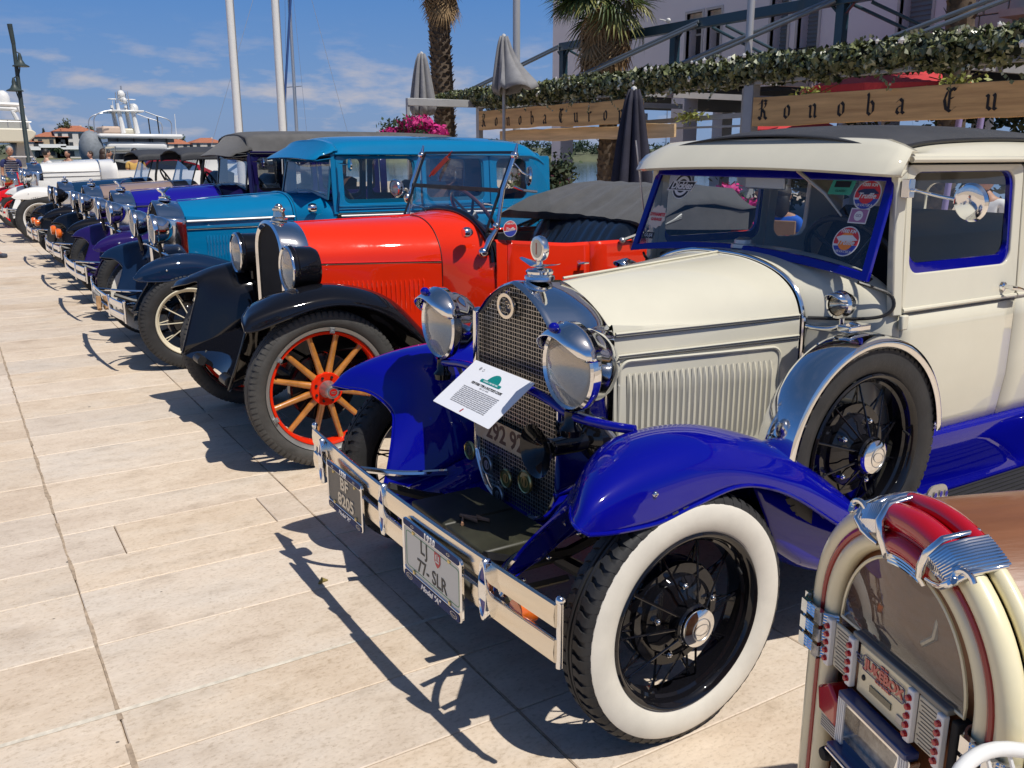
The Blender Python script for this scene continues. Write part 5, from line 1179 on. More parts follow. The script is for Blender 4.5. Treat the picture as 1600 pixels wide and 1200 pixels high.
t7, p7 = rowcar(dict(name='vintage_roadster', label='tall white open vintage roadster with white wings, beyond the black tourers', X=1.50, Y=20.0, body=WHITEP, hood=WHITEP, fend=WHITEP, type='touring', hi=.03, xh=1.0, xp=1.22, xe=2.6, wk=dict(ww=False, rim=WHITEP, detail=False), band=1, nl=0+2, group='vintage cars parked in a row'), cap='knob')
t7.scale = (1.17, 1.17, 1.17)
for s in (-1, 1): G().grid([[(1.24+.2*i, s*.60, .6), (1.24+.2*i, s*.62, .9), (1.24+.2*i, s*.60, 1.10)] for i in range(8)]).build('side_panel', WHITEP, t7)
G().ring([(1.2, -.5, 1.2), (1.2, .5, 1.2), (1.25, .5, 1.5), (1.25, -.5, 1.5)], [(1.2, -.47, 1.23), (1.2, .47, 1.23), (1.25, .47, 1.47), (1.25, -.47, 1.47)], (.02, 0, 0)).build('windscreen_frame', CHROME, t7)
MATS['cur'] = BRRED
t8, p8 = rowcar(dict(name='vintage_roadster', label='scarlet vintage roadster with brass lamps at the far end, half behind the pedestrian', X=1.35, Y=24.0, body=BRRED, hood=BRRED, fend=BRRED, type='touring', hi=.0, xh=1.0, xp=1.22, xe=2.6, wk=dict(ww=False, rim=BRRED, detail=False), band=0, nl=2, group='vintage cars parked in a row'), cap='knob', lamps=BRASS)
for s in (-1, 1): G().grid([[(1.24+.2*i, s*.60, .6), (1.24+.2*i, s*.62, .9), (1.24+.2*i, s*.60, 1.10)] for i in range(8)]).build('side_panel', BRRED, t8)
# ================================================================ water, far shore
WATER = mat('harbour_water', (.010, .05, .075), .08, var=.2, vs=.05, bump=.5, bs=1.2)
w_ = G().add([(-1500, -600, -1.1), (4000, -600, -1.1), (4000, 5000, -1.1), (-1500, 5000, -1.1)], [(0, 1, 2, 3)]).build('water', WATER, None, ang=0); tag(w_, kind='structure')
QUAY = mat('quay_stone', (.42, .38, .32), .8, var=.2, vs=2)
q_ = G().box((-15, 52.2, -.55), (92, .5, 1.1)).box((30.5, 11, -.55), (1, 82, 1.1)); tag(q_.build('quay_wall', QUAY, None), kind='structure')
grd.data.transform(Matrix.Identity(4))
for v in grd.data.vertices:
    if v.co.x > 0: v.co.x = 31
LAND = mat('far_land', (.10, .11, .06), .95, var=.4, vs=.08)
rg = random.Random(11); rows = []
for i in range(80):
    x = -60+10*i; h = 2.2+1.6*noise.noise(V((x*.02, 0, 0)))+1.2*noise.noise(V((x*.07, 3, 0)))
    rows.append([(x, 296, -1.2), (x, 300, .4), (x, 315, 1.2+h*.3), (x, 345, 1+h), (x, 420, 2+h*1.3), (x, 520, -1.2)])
tag(G().grid(rows).build('far_shore', LAND, None), kind='structure')
FOL = [mat('foliage_%s' % n, c, .75, var=.4, vs=.9, rnd=.12) for n, c in (('dark', (.018, .040, .018)), ('mid', (.035, .062, .022)), ('olive', (.065, .08, .035)), ('pine', (.012, .030, .016)))]
BARK = mat('bark', (.10, .075, .05), .9, var=.3, vs=20)
def leafball(g, c, r, n, s, rnd, shell=.45, flat=1.):
    for _ in range(n):
        d = V((rnd.gauss(0, 1), rnd.gauss(0, 1), rnd.gauss(0, 1))).normalized(); k = (shell+(1-shell)*rnd.random())
        p = V(c)+V((d.x*r[0], d.y*r[1], d.z*r[2]))*k*(.86+.28*noise.noise(d*2.3+V(c)))
        a = V((rnd.gauss(0, 1), rnd.gauss(0, 1), rnd.gauss(0, 1)*flat)).normalized(); b = a.cross(d+V((.01, .02, .03))).normalized()
        q = s*rnd.uniform(.6, 1.3); g.add([p-a*q, p+b*q*.5, p+a*q, p-b*q*.5], [(0, 1, 2, 3)])
def far_tree(x, y, z, h, w, kind, lab):
    t = thing('shore_tree', lab, 'tree', (x, y, z), 0, 'trees along the far shore'); rnd = random.Random(int(x*7+y))
    G().tube([(0, 0, -.3), (.1, 0, h*.5), (0, 0, h*.8)], [w*.06, w*.045, w*.02], 6).build('trunk', BARK, t)
    g = G()
    if kind == 'cypress': 
        for k in range(5): leafball(g, (0, 0, h*(.2+.16*k)), (w*.30*(1.1-.17*k), w*.3*(1.1-.17*k), h*.13), 70, .28, rnd)
    else:
        for k in range(7): leafball(g, (rnd.uniform(-.35, .35)*w, rnd.uniform(-.3, .3)*w, h*rnd.uniform(.45, .85)), (w*.30, w*.30, h*.20), 60, .42, rnd)
    g.build('crown', FOL[3 if kind == 'cypress' else rnd.choice((0, 1, 2))], t, ang=0)
    return t
def far_house(x, y, z, w, d, h, col, lab, rows=2, rz=0):
    t = thing('shore_house', lab, 'house', (x, y, z), rz, 'houses on the far shore')
    wm = mat('plaster_%d' % int(col[0]*100), col, .9, var=.08)
    G().box((0, 0, h/2-.5), (w, d, h+1)).build('wall', wm, t)
    rh = w*.16; g = G(); g.add([(-w/2-.4, -d/2-.4, h), (w/2+.4, -d/2-.4, h), (w/2+.4, d/2+.4, h), (-w/2-.4, d/2+.4, h), (-w/2+d*.4, 0, h+rh), (w/2-d*.4, 0, h+rh)], [(0, 1, 5, 4), (1, 2, 5), (2, 3, 4, 5), (3, 0, 4), (0, 3, 2, 1)])
    rf = g.build('roof', mat('terracotta', (.36, .13, .07), .85, var=.25, vs=2), t, ang=0); G().box((w*.2, 0, h+rh*.7), (.6, .6, 1.4)).build('chimney', wm, rf)
    n = max(2, int(w/2.6))
    for r in range(rows):
        for k in range(n):
            wx = -w/2+w*(k+.5)/n; wz = h*(r+.5)/rows
            fr = G().box((wx, -d/2-.03, wz), (1.1, .1, 1.5)).build('window', mat('shutter_dark', (.03, .035, .04), .5), t)
    if rows > 1: G().box((0, -d/2-.6, h/rows), (w*.8, 1.2, .12)).box((0, -d/2-1.15, h/rows+.5), (w*.8, .06, .9)).build('balcony', mat('plaster_80', (.8, .79, .75), .8), t)
hd_ = ['white house with a red tiled hip roof and balcony, largest on the far shore', 'ochre house half hidden by cypresses on the far shore', 'low pale house at the left end of the far shore', 'long house with red roof seen between yacht and car roofs', 'red roofed house right of the long house']
for i, (x, w, h, c) in enumerate(((35.5, 11, 7.6, (.62, .58, .52)), (29, 9, 6.0, (.45, .36, .24)), (23, 7, 4.6, (.55, .5, .44)), (61, 14, 4.2, (.6, .54, .46)), (74, 10, 4.6, (.55, .5, .42)))):
    far_house(x, 306, .6, w, 9, h, c, hd_[i], 3 if i == 0 else 2)
ORD = 'first second third fourth fifth sixth seventh eighth ninth tenth eleventh twelfth thirteenth fourteenth fifteenth sixteenth seventeenth eighteenth nineteenth twentieth'.split()
TX = [20, 25.5, 27.6, 31.8, 32.5, 41.5, 30, 39, 34, 46, 56, 67, 80, 88, 98, 112, 126, 140, 155, 172]
for i, (x, h, w, k) in enumerate(((20, 7.5, 6, 'r'), (25.5, 6, 6, 'r'), (27.6, 9.5, 4.0, 'cypress'), (31.8, 9.0, 3.4, 'cypress'), (32.5, 12, 5.0, 'r'), (41.5, 10.5, 8, 'r'), (30, 4.5, 5, 'r'), (39, 5, 5, 'r'), (34, 4.0, 5, 'r'), (46, 6.5, 7, 'r'), (56, 6, 6, 'r'), (67, 7.5, 5, 'r'), (80, 8, 6, 'r'), (88, 7.2, 7, 'r'), (98, 6, 8, 'r'), (112, 7, 7, 'r'), (126, 8.5, 3, 'cypress'), (140, 6.5, 8, 'r'), (155, 6, 9, 'r'), (172, 7.5, 8, 'r'))):
    far_tree(x, 302+(i % 3)*2, .3, h, w, k, ('dark slim cypress on the far shore, ' if k == 'cypress' else 'rounded green tree on the far shore, ')+ORD[sorted(range(20), key=lambda j: TX[j]).index(i)]+' from the left among the shore trees')
g = G(); rnd = random.Random(5)
for k in range(150): leafball(g, (190+k*1.5+rnd.uniform(-2, 2), 304+rnd.uniform(0, 30), 2.5+rnd.uniform(0, 3.2)), (4.2, 4, 3.2), 55, .7, rnd)
for k in range(80): leafball(g, (-40+k*2.8, 312+rnd.uniform(0, 12), 2.0+rnd.uniform(0, 1.6)), (3.4, 3, 2.0), 36, .6, rnd)
tag(g.build('far_woods', FOL[0], None, ang=0), 'dark green woodland covering the low far shore', 'woods', kind='stuff')
WHT = mat('gelcoat_white', (.72, .71, .68), .22, coat=.8); BEIGE = mat('gelcoat_cream', (.55, .52, .42), .4); TINT = mat('tinted_glass', (.012, .014, .018), .06, coat=1); GREYG = mat('grey_cover', (.20, .22, .24), .7, var=.2)
ALU = mat('anodised_mast', (.45, .46, .48), .35, .6)
def mast_boat(x, y, h, L, lab, col=WHT, rig=True, r=.09):
    t = thing('sailing_boat', lab, 'boat', (x, y, -1.1), .3, 'sailing boats moored in the harbour')
    secs = [[(L*(u-.5), s*w*L*.16, z) for s, w, z in ((-1, b, 1.15), (-1, b*.9, .5), (-1, b*.4, -.1), (1, b*.4, -.1), (1, b*.9, .5), (1, b, 1.15))] for u, b in ((0, .7), (.3, 1), (.6, .95), (.85, .5), (1, .04))]
    G().rings([[V(p) for p in s] for s in secs], cap=True).build('hull', col, t)
    G().box((0, 0, 1.35), (L*.4, L*.17, .5)).build('cabin', WHT, t, bev=.1)
    G().tube([(L*.08, 0, 1.2), (L*.08, 0, h)], [r, r*.8], 8).build('mast', ALU, t)
    G().tube([(L*.07, 0, 2.3), (-L*.36, 0, 2.3)], .16, 8).build('boom', mat('sail_blue', (.02, .06, .20), .8), t)
    g = G()
    for k in (.38, .72): g.tube([(L*.08, -.9+.3*k, h*k), (L*.08, .9-.3*k, h*k)], .03, 6)
    g.build('spreader', ALU, t)
    if rig:
        g = G()
        for a, b in (((L*.08, 0, h), (L*.48, 0, 1.2)), ((L*.08, 0, h), (-L*.48, 0, 1.2)), ((L*.08, 0, h), (L*.08, -1.3, 1.2)), ((L*.08, 0, h), (L*.08, 1.3, 1.2))): g.tube([a, b], .014, 4)
        g.build('rigging', STEEL, t)
    return t
b_ = mast_boat(19.6, 60, 18.5, 13, 'tall sailing boat mast with spreaders beside the second white pole', r=.12)
G().tube([(2.0, -.62, 21.1), (.29, -.09, 7.0), (-.2, .06, 3.2)], .075, 6).build('furled_sail', mat('sail_blue', (.02, .06, .20), .8), b_)
for i, (x, y, h) in enumerate(((140, 160, 16), (150, 165, 13), (158, 160, 15), (166, 170, 14), (148, 140, 12), (172, 164, 12))): mast_boat(x, y, h, 10, 'small moored sailing boat under the wooden signs, '+ORD[[0, 2, 3, 4, 1, 5][i]]+' mast from the left', rig=False, r=.14)
# motor boat with blue hull seen below the sign
t = thing('motor_boat', 'blue hulled motor boat with white cabin moored below the tree covered shore', 'boat', (52.5, 41, -1.1), .9)
G().rings([[V((a, b, c)) for b, c in ((-w, 1.9), (-w*.8, .2), (w*.8, .2), (w, 1.9))] for a, w in ((-6, 1.6), (0, 2), (4, 1.6), (7, .1))], cap=True).build('hull', mat('boat_blue', (.02, .16, .24), .3, coat=1), t)
G().box((-.5, 0, 2.4), (6, 3, 1.0)).build('cabin', WHT, t, bev=.2); G().box((-.5, 0, 2.5), (5.4, 3.05, .4)).build('cabin_window', TINT, t)
# ================================================================ motor yacht with radar mast
Y0 = 60
Q = lambda px, py: (8.45+(px-160)*.0383, 1.84+(235-py)*.0375)
t = thing('motor_yacht', 'white motor yacht with radar mast and steel hoops, centre left behind the cars', 'yacht', (0, Y0, 0))
def yb(nm, m, x0, y0, x1, y1, d0, d1, bev=.1, par=None):
    (a, b), (c, e) = Q(x0, y0), Q(x1, y1); return G().box(((a+c)/2, (d0+d1)/2, (b+e)/2), (abs(c-a), d1-d0, abs(b-e))).build(nm, m, par or t, bev=bev)
secs = [[(x, y, z) for y, z in ((-w, 1.3), (-w*.85, -.9), (w*.85, -.9), (w, 1.3))] for x, w in ((5.5, .2), (7, 1.6), (9, 2.3), (13.5, 2.5), (20, 2.4))]
G().rings([[V((x, y+2.2, z)) for x, y, z in s] for s in secs], cap=True).build('hull', WHT, t)
yb('cabin', WHT, 165, 262, 262, 236, .4, 4.2); yb('cabin_window', TINT, 172, 252, 250, 240, .36, 4.1, 0); yb('bridge_deck', WHT, 166, 236, 258, 221, -.1, 4.4, .22)
yb('window_band', mat('smoky_window', (.10, .11, .12), .15, coat=1), 170, 222, 270, 215, .2, 4.0, 0); yb('upper_deck', WHT, 156, 216, 282, 209, -.3, 4.6, .10)
g = G(); 
for px in (184, 208, 232, 236, 258): x, z = Q(px, 218); g.box((x, .1, z), (.08, .06, .5))
tag(g.build('deck_stanchion', MATTE, t), kind='stuff')
yb('helm_seat', mat('beige_vinyl', (.50, .38, .30), .7), 166, 209, 200, 197, .8, 3.4, .12); yb('helm_console', BEIGE, 196, 209, 220, 200, .9, 3.0, .1)
for k, (px, yy) in enumerate(((194, .8), (215, .8), (196, 3.4), (217, 3.4))):
    a, b = Q(px+3, 208), Q(px-1, 172); G().tube([(a[0], yy, a[1]), (b[0], yy, b[1]), (b[0]-.04, yy, b[1]+.4)], [.16, .12, .10], 8).build('mast_leg', WHT, t)
yb('radar_platform', WHT, 180, 174.5, 230, 171.5, .5, 3.7, .04)
for px, py, r, yy in ((204, 146, .24, 2), (219, 168, .26, 1.4), (191, 170, .12, 2.6), (205, 156, .14, 1.2), (214, 156, .13, 3.0), (205, 152, .2, 2.0)):
    x, z = Q(px, py); G().sph((x, yy, z), (r, r, r*1.15), 14, 10).build('radome', WHT, t)
for px, py in ((190, 154), (218, 154)): x, z = Q(px, py); G().lathe([(.0, .08), (.28, .05), (.3, 0), (.0, -.02)], (x, 2, z), (0, 0, 1), 16).build('radar_dish', WHT, t)
x, z = Q(205, 172); g = G()
for dx in (-.35, .35):
    for dy in (1.6, 2.4): g.tube([(x+dx, dy, z), (x+dx*.8, dy, z+1.15)], .03, 5)
for k in range(4): g.tube([(x-.33, 1.6, z+.28*k+.1), (x+.33, 2.4, z+.28*k+.2)], .022, 5)
g.tube([(x, 2, z+1.1), (x, 2, z+1.5)], .05, 6); g.build('radar_frame', ALU, t)
for yy, dp in ((.2, 0), (4.0, 5)):
    P = [Q(px+dp, py) for px, py in ((153, 209), (153, 190), (157, 181), (166, 176), (180, 173))]; G().tube(cr([(a, yy, b) for a, b in P], 14), .035, 6).build('hoop', ALU, t)
    P = [Q(px+dp, py) for px, py in ((230, 174), (246, 180), (262, 185), (268, 192), (267, 209))]; G().tube(cr([(a, yy, b) for a, b in P], 14), .035, 6).build('hoop', ALU, t)
    P = [Q(px+dp, py) for px, py in ((247, 181), (248, 208))]; G().tube([(a, yy, b) for a, b in P], .04, 6).build('hoop', MATTE, t)
for px, y0, y1 in ((184, 158, 174), (276, 176, 210), (278, 209, 218)): a, b = Q(px, y0), Q(px, y1); G().tube([(a[0], .5, a[1]), (b[0], .5, b[1])], .02, 5).build('antenna', WHT, t)
G().sph((7.9, .4, 1.9), (.7, .8, 1.1), 16, 10).build('covered_tender', GREYG, t)
# second yacht at the left edge
t = thing('motor_yacht', 'large cream motor yacht with white radar dome, cut by the left edge', 'yacht', (0, 45, 0))
Q2 = lambda px, py: (2.55+px*.0213, 3.73+(160-py)*.0262)
G().rings([[V((x, y, z)) for y, z in ((-w+2.6, 1.15), (-w*.9+2.6, -1), (w*.9+2.6, -1), (w+2.6, 1.15))] for x, w in ((-14, 2.4), (-4, 2.7), (1, 2.4), (3.2, 1.5), (4.6, .1))], cap=True).build('hull', WHT, t)
g = G(); P = [Q2(px, py) for px, py in ((-300, 222), (40, 222), (52, 214), (57, 207), (50, 202), (30, 200), (-300, 200))]; g.prism([(a, -.3, b) for a, b in P], (0, 5.6, 0)); g.build('flybridge_deck', BEIGE, t, bev=.05)
G().box((-5.5, 2.4, 1.85), (15.2, 4.4, .9)).build('saloon_window', TINT, t)
P = [Q2(px, py) for px, py in ((22, 222), (40, 222), (57, 262), (60, 275), (10, 275))]; G().prism([(a, .3, b) for a, b in P], (0, 4.6, 0)).build('saloon_side', mat('yacht_grey', (.36, .36, .34), .4), t)
P = [Q2(px, py) for px, py in ((-260, 200), (42, 200), (48, 188), (40, 186), (-260, 186))]; G().prism([(a, .2, b) for a, b in P], (0, 4.6, 0)).build('upper_console', mat('yacht_grey', (.36, .36, .34), .4), t)
for yy in (.5, 4.4):
    P = [Q2(px, py) for px, py in ((-240, 160), (20, 162), (34, 168), (44, 190), (49, 205))]; G().tube(cr([(a, yy, b) for a, b in P], 20), [.10]*20, 8).build('arch', WHT, t)
a, b = Q2(14, 158); G().lathe([(.26, 0), (.28, .12), (.28, .30), (.22, .46), (.10, .56), (.0, .58)], (a-.05, 2, b-.02), (0, 0, 1), 20).build('radar_dome', WHT, t)
G().box((a-1, 2, b-.08), (3.0, 1.2, .10)).build('dome_platform', WHT, t)
for px in (-10, 8, 30): a, b = Q2(px, 199); G().tube([(a, -.2, b), (a, -.2, b+.32)], .02, 5).build('rail_post', STEEL, t)
a, b = Q2(-60, 189); c, d = Q2(50, 190); G().tube([(a, -.2, b), (c, -.2, d)], .02, 5).build('rail', STEEL, t)
# ================================================================ street lamp, poles
t = thing('street_lamp', 'dark green double lantern street lamp at far left before the yacht', 'lamp post', (1.93, 26, 0))
G().tube([(0, 0, 0), (0, 0, .4), (0, 0, .45), (0, 0, 4.2)], [.10, .10, .06, .045], 12).build('post', mat('lamp_iron', (.03, .045, .045), .5, var=.2), t)
for s, z in ((1, 3.70), (-1, 3.12)):
    G().lathe([(.02, .30), (.05, .20), (.05, .14), (.075, .10), (.10, .05), (.19, .0), (.19, -.02), (.0, -.02)], (.10*s, 0, z), (0, 0, 1), 20).build('lantern', MATS['lamp_iron'], t)
    G().tube(cr([(0, 0, z-.3), (.06*s, 0, z-.1), (.10*s, 0, z+.18), (.10*s, 0, z+.28), (0, 0, z+.34)], 16), .015, 6).build('bracket', MATS['lamp_iron'], t)
G().tube([(0, 0, 4.2), (-.03, 0, 4.65)], [.05, .06], 10).build('post_top', MATS['lamp_iron'], t)
G().box((-.15, 0, 1.55), (.5, .08, .03)).build('sign_arm', WHT, t)
POLEW = mat('pole_white', (.68, .68, .67), .35, coat=.4)
for i, (x, lab) in enumerate(((6.10, 'white round flagpole, the left one of the pair'), (7.16, 'white round flagpole, the right one of the pair'))):
    t = thing('flagpole', lab, 'pole', (x, 22, 0), 0, 'white flagpoles behind the cars'); G().tube([(0, 0, 0), (0, 0, 9)], [.095, .075], 16).build('pole', POLEW, t); G().tube([(.10, -.02, .8), (.085, -.02, 8.8)], .012, 5).build('halyard', STEEL, t); G().sph((0, 0, 9.05), .1).build('finial', POLEW, t)
for (x, y, h, r, lab) in ((10.4, 10.1, 7, .055, 'pale grey pole rising behind the ivy beam near the right sign'), (10.4, 16.55, 6.8, .075, 'slim grey pole behind the open grey parasol')):
    t = thing('tall_pole', lab, 'pole', (x, y, 0)); G().tube([(0, 0, 0), (0, 0, h)], r, 14).build('pole', mat('pole_grey', (.42, .43, .45), .4, .3), t); G().lathe([(r*1.8, 0), (r*1.8, .05), (r, .08)], (0, 0, 0), (0, 0, 1), 14).build('base_flange', STEEL, t)
# ================================================================ pergola with ivy and wooden signs
PALU = mat('pergola_aluminium', (.36, .37, .38), .5, .25, var=.08)
pg = thing('pergola', 'grey aluminium terrace pergola frame carrying the ivy and the wooden signs', 'pergola', (9.4, 0, 0))
G().box((0, 7.2, 2.56), (.12, 18.4, .12)).build('front_beam', PALU, pg, bev=.006)
G().box((-.78, 16.42, 2.585), (1.6, .10, .14)).build('side_beam', PALU, pg, bev=.006); G().box((2.2, 16.42, 2.585), (4.2, .10, .14)).build('side_beam', PALU, pg, bev=.006)
for (x, y, w) in ((0, 16.36, .12), (-1.56, 16.42, .07), (0, 9.02, .17), (0, 1.6, .12), (4.3, 16.36, .12), (4.3, 9.0, .12), (4.3, 1.6, .12)): G().box((x, y, 1.25+(.02 if x == -1.56 else 0)), (w*.8, w, 2.5)).build('post', PALU, pg, bev=.004)
for k in range(6): G().box((2.2, 15.2-2.9*k, 2.60), (4.3, .07, .10)).build('rafter', PALU, pg)
G().box((.5, 10.6, 2.13), (.05, 2.3, .07), Matrix.Rotation(-.02, 3, 'X')).box((.5, 10.6, 2.0), (.03, 2.3, .03)).build('side_rail', PALU, pg)
IVY = [mat('ivy_dark', (.050, .062, .022), .36, var=.5, vs=5), mat('ivy_olive', (.14, .155, .060), .34, var=.5, vs=5), mat('ivy_lit', (.34, .36, .25), .28, var=.3, vs=9)]  # palest leaves stand for lit glossy ones, their light put into the colour
iv = thing('ivy_garland', 'long hedge of artificial ivy with small white blossoms along the pergola beam', 'ivy', (9.4, 0, 0))
rnd = random.Random(21)
def leaf(g, p, s, nrm, up):
    a = nrm.cross(up).normalized(); b = a.cross(nrm).normalized(); k = nrm*s*.18
    g.add([p-b*s*.5, p+a*s*.48-k, p+b*s*.55, p-a*s*.48-k, p], [(0, 1, 4), (1, 2, 4), (2, 3, 4), (3, 0, 4)])
gs = [G(), G(), G()]
for _ in range(19000):
    y = rnd.uniform(-1.0, 18.2) if rnd.random() > .0 else 0
    top = 2.87+.05*noise.noise(V((y*1.3, 0, 0)))+.04*noise.noise(V((y*5, 2, 0)))-(.06 if y < 9 else 0)*0; bot = 2.50+.05*noise.noise(V((y*2, 7, 0)))
    if y > 16.4: bot = 2.62; 
    u = rnd.random(); a = rnd.uniform(0, 2*pi); hz = (top-bot)/2; hx = .21
    x = hx*cos(a)*(.75+.3*rnd.random()); z = (top+bot)/2+hz*sin(a)*(.8+.3*rnd.random())
    n = V((cos(a)+rnd.gauss(0, .6), rnd.gauss(0, .7), sin(a)+rnd.gauss(0, .6))).normalized(); up = V((rnd.gauss(0, .5), rnd.gauss(0, .5), 1)).normalized()
    k = 0 if rnd.random() < .55 else (1 if rnd.random() < .75 else 2)
    leaf(gs[k], V((x, y, z)), rnd.choice((.04, .055, .07, .085, .115))*rnd.uniform(.8, 1.15), n, up)
for _ in range(900):
    y = rnd.uniform(11.0, 16); z = 2.46-.07*rnd.random()
    leaf(gs[rnd.choice((0, 1, 2))], V((rnd.uniform(-.1, .1), y, z)), .05, V((-1, rnd.gauss(0, .5), rnd.gauss(0, .4))).normalized(), V((0, .3, 1)))
for q in range(34):
    y0 = rnd.uniform(3.5, 16); L = rnd.uniform(.08, .26); sd = rnd.choice((-1, 1)); up_ = rnd.random() < .45
    for j in range(9):
        u = j/8; p = V((-.20-.03*sin(u*3), y0+sd*.22*u, (2.86+.6*L*u-.5*L*u*u if up_ else 2.52-L*u))); leaf(gs[rnd.choice((0, 1, 1, 2))], p+V((0, rnd.gauss(0, .012), 0)), rnd.uniform(.035, .06), V((-1, rnd.gauss(0, .4), rnd.gauss(0, .4))).normalized(), V((0, rnd.gauss(0, 1), -1)).normalized())
for k in range(3): tag(gs[k].build('ivy_leaves', IVY[k], iv, ang=0), kind='stuff')
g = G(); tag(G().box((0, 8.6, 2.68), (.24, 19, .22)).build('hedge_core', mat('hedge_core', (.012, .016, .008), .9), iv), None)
BLO = mat('white_blossom', (.75, .74, .70), .6)
for _ in range(30):
    y = rnd.uniform(4, 16); c = V((-.19-.04*rnd.random(), y, rnd.choice((2.86, 2.84, rnd.uniform(2.55, 2.86))))); g = G(); s = rnd.uniform(.022, .042)
    for k in range(5):
        a = 2*pi*k/5+rnd.random(); d = V((-.4, cos(a), sin(a))).normalized(); leaf(g, c+d*s*.6, s*1.3, V((-1, cos(a)*.5, sin(a)*.5)).normalized(), d)
    g.build('blossom', BLO, iv, ang=0)
# blackletter written with a broad nib
GLY = {
 'K': ([[(.20, 1.04), (.22, .90), (.22, .12), (.10, .0)], [(.02, .84), (.22, .94), (.40, 1.02), (.56, .94)], [(.24, .50), (.44, .64), (.52, .80), (.44, .90)], [(.26, .52), (.44, .38), (.47, .12), (.62, .02)], [(.0, .14), (.20, .0)], [(.04, .55), (.22, .62)]], .62),
 'o': ([[(.14, .56), (.14, .14), (.30, .02)], [(.14, .56), (.30, .68), (.44, .54), (.44, .14), (.30, .02)]], .45),
 'n': ([[(.04, .60), (.13, .55), (.13, .06), (.22, .0)], [(.13, .50), (.32, .67), (.43, .56), (.43, .06), (.53, .0)]], .5),
 'b': ([[(.10, 1.02), (.15, .92), (.15, .12), (.30, .0), (.45, .14), (.45, .50), (.31, .66), (.15, .52)]], .45),
 'a': ([[(.10, .54), (.26, .68), (.41, .56), (.41, .08), (.52, .0)], [(.41, .38), (.17, .30), (.11, .12), (.24, .0), (.41, .13)]], .48),
 'E': ([[(.60, .92), (.44, 1.02), (.20, .88), (.09, .52), (.20, .14), (.44, .0), (.64, .16)], [(.33, .94), (.33, .10)], [(.33, .54), (.52, .60)], [(.16, 1.04), (.42, .88), (.66, 1.04)]], .64),
 'u': ([[(.04, .64), (.13, .57), (.13, .12), (.28, .0), (.43, .13)], [(.36, .66), (.43, .58), (.43, .06), (.53, .0)]], .5),
 'r': ([[(.04, .60), (.14, .55), (.14, .05), (.22, .0)], [(.14, .50), (.30, .67), (.40, .58)]], .4),
 'p': ([[(.04, .62), (.14, .56), (.14, -.26)], [(.14, .52), (.30, .67), (.44, .54), (.44, .14), (.30, .0), (.14, .12)]], .48)}
def glyph(ch, M, h, m, par):
    g = G(); nx, nz = .075*cos(R_(38)), .075*sin(R_(38))
    for st in GLY[ch][0]:
        for (ax, az), (bx, bz) in zip(st, st[1:]):
            P = [(ax-nx, az-nz), (ax+nx, az+nz), (bx+nx, bz+nz), (bx-nx, bz-nz)]
            g.prism([M @ V((x*h, z*h, rnd.random()*.0006)) for x, z in P], tuple(M.to_3x3() @ V((0, 0, .004))))
    return g.build('letter', m, par, ang=0)
BURNT = mat('burnt_letter', (.012, .009, .008), .7)
PLANK = mat('oiled_plank', (.60, .33, .115), .5, var=.35, vs=3.0, bump=.15, bs=16, stretch=(1, .25, 4), det=8, col2=(.78, .48, .19)); PLANK2 = mat('sunlit_tint_plank', (.70, .50, .28), .55, var=.3, vs=3, bump=.15, bs=16, stretch=(1, .25, 4), det=8)  # the lower plank's sunlit look is put into a paler wood colour
def wavy_board(nm, lab, X, y0, y1, z0, z1, m, seed, cat='sign', th=.045, amp=.025):
    r2 = random.Random(seed); n = 40; top = []; bot = []
    for i in range(n+1):
        y = y0+(y1-y0)*i/n
        top.append((0, y, z1+amp*noise.noise(V((y*1.1, seed, 0)))+.4*amp*noise.noise(V((y*4, seed, 3))))); bot.append((0, y, z0+amp*1.3*noise.noise(V((y*.9, seed, 9)))+.4*amp*noise.noise(V((y*3.3, seed, 5)))))
    t = thing(nm, lab, cat, (X, 0, 0)); g = G(); rings = []
    for a, b in zip(top, bot): rings.append([V((-th/2, a[1], a[2])), V((th/2, a[1], a[2])), V((th/2, b[1], b[2])), V((-th/2, b[1], b[2]))])
    g.rings(rings, cap=True).build('plank', m, t, bev=.006); return t
LS = list('Konoba')+['E', 'u', 'r', 'o', 'p', 'a']
s1 = wavy_board('wooden_sign', 'long live edge wooden sign with black gothic letters, the right one above the cream coupe', 9.28, -1.0, 8.85, 1.965, 2.325, PLANK, 3)
Yr = [8.60, 8.19, 7.78, 7.36, 6.95, 6.56, 5.98, 5.50, 5.08, 4.66, 4.24, 3.82]
for ch, y in zip(LS, Yr): glyph(ch, frm((-.024, y+.14, 2.045), (0, -1, 0), (0, 0, 1)), .235, BURNT, s1)
s2 = wavy_board('wooden_sign', 'live edge wooden sign with black gothic letters, the left one partly behind the navy parasol', 9.30, 11.15, 16.18, 2.075, 2.44, PLANK, 8)
Yl = [15.95, 15.46, 15.02, 14.60, 14.19, 13.78, 13.28, 12.83, 12.43, 12.02, 11.62, 11.2]
for ch, y in zip(LS, Yl): glyph(ch, frm((-.024, y+.10, 2.135), (0, -1, 0), (0, 0, 1)), .225, BURNT, s2)
s3 = wavy_board('hanging_plank', 'plank coloured pale as if sunlit, hanging under the left gothic sign', 9.62, 10.75, 15.9, 1.85, 2.06, PLANK2, 15, 'plank')
for y in (11.6, 13.2, 14.9): G().tube([(0, y, 2.1), (0, y+.03, 2.55)], .004, 4).build('hanging_wire', BLACK, s3)
for y in (1.5, 4.6, 8.0): G().tube([(.0, y, 2.28), (.05, y, 2.5)], .006, 4).build('hanger', BLACK, s1)
for y in (11.6, 15.4): G().tube([(.0, y, 2.40), (.05, y, 2.5)], .006, 4).build('hanger', BLACK, s2)
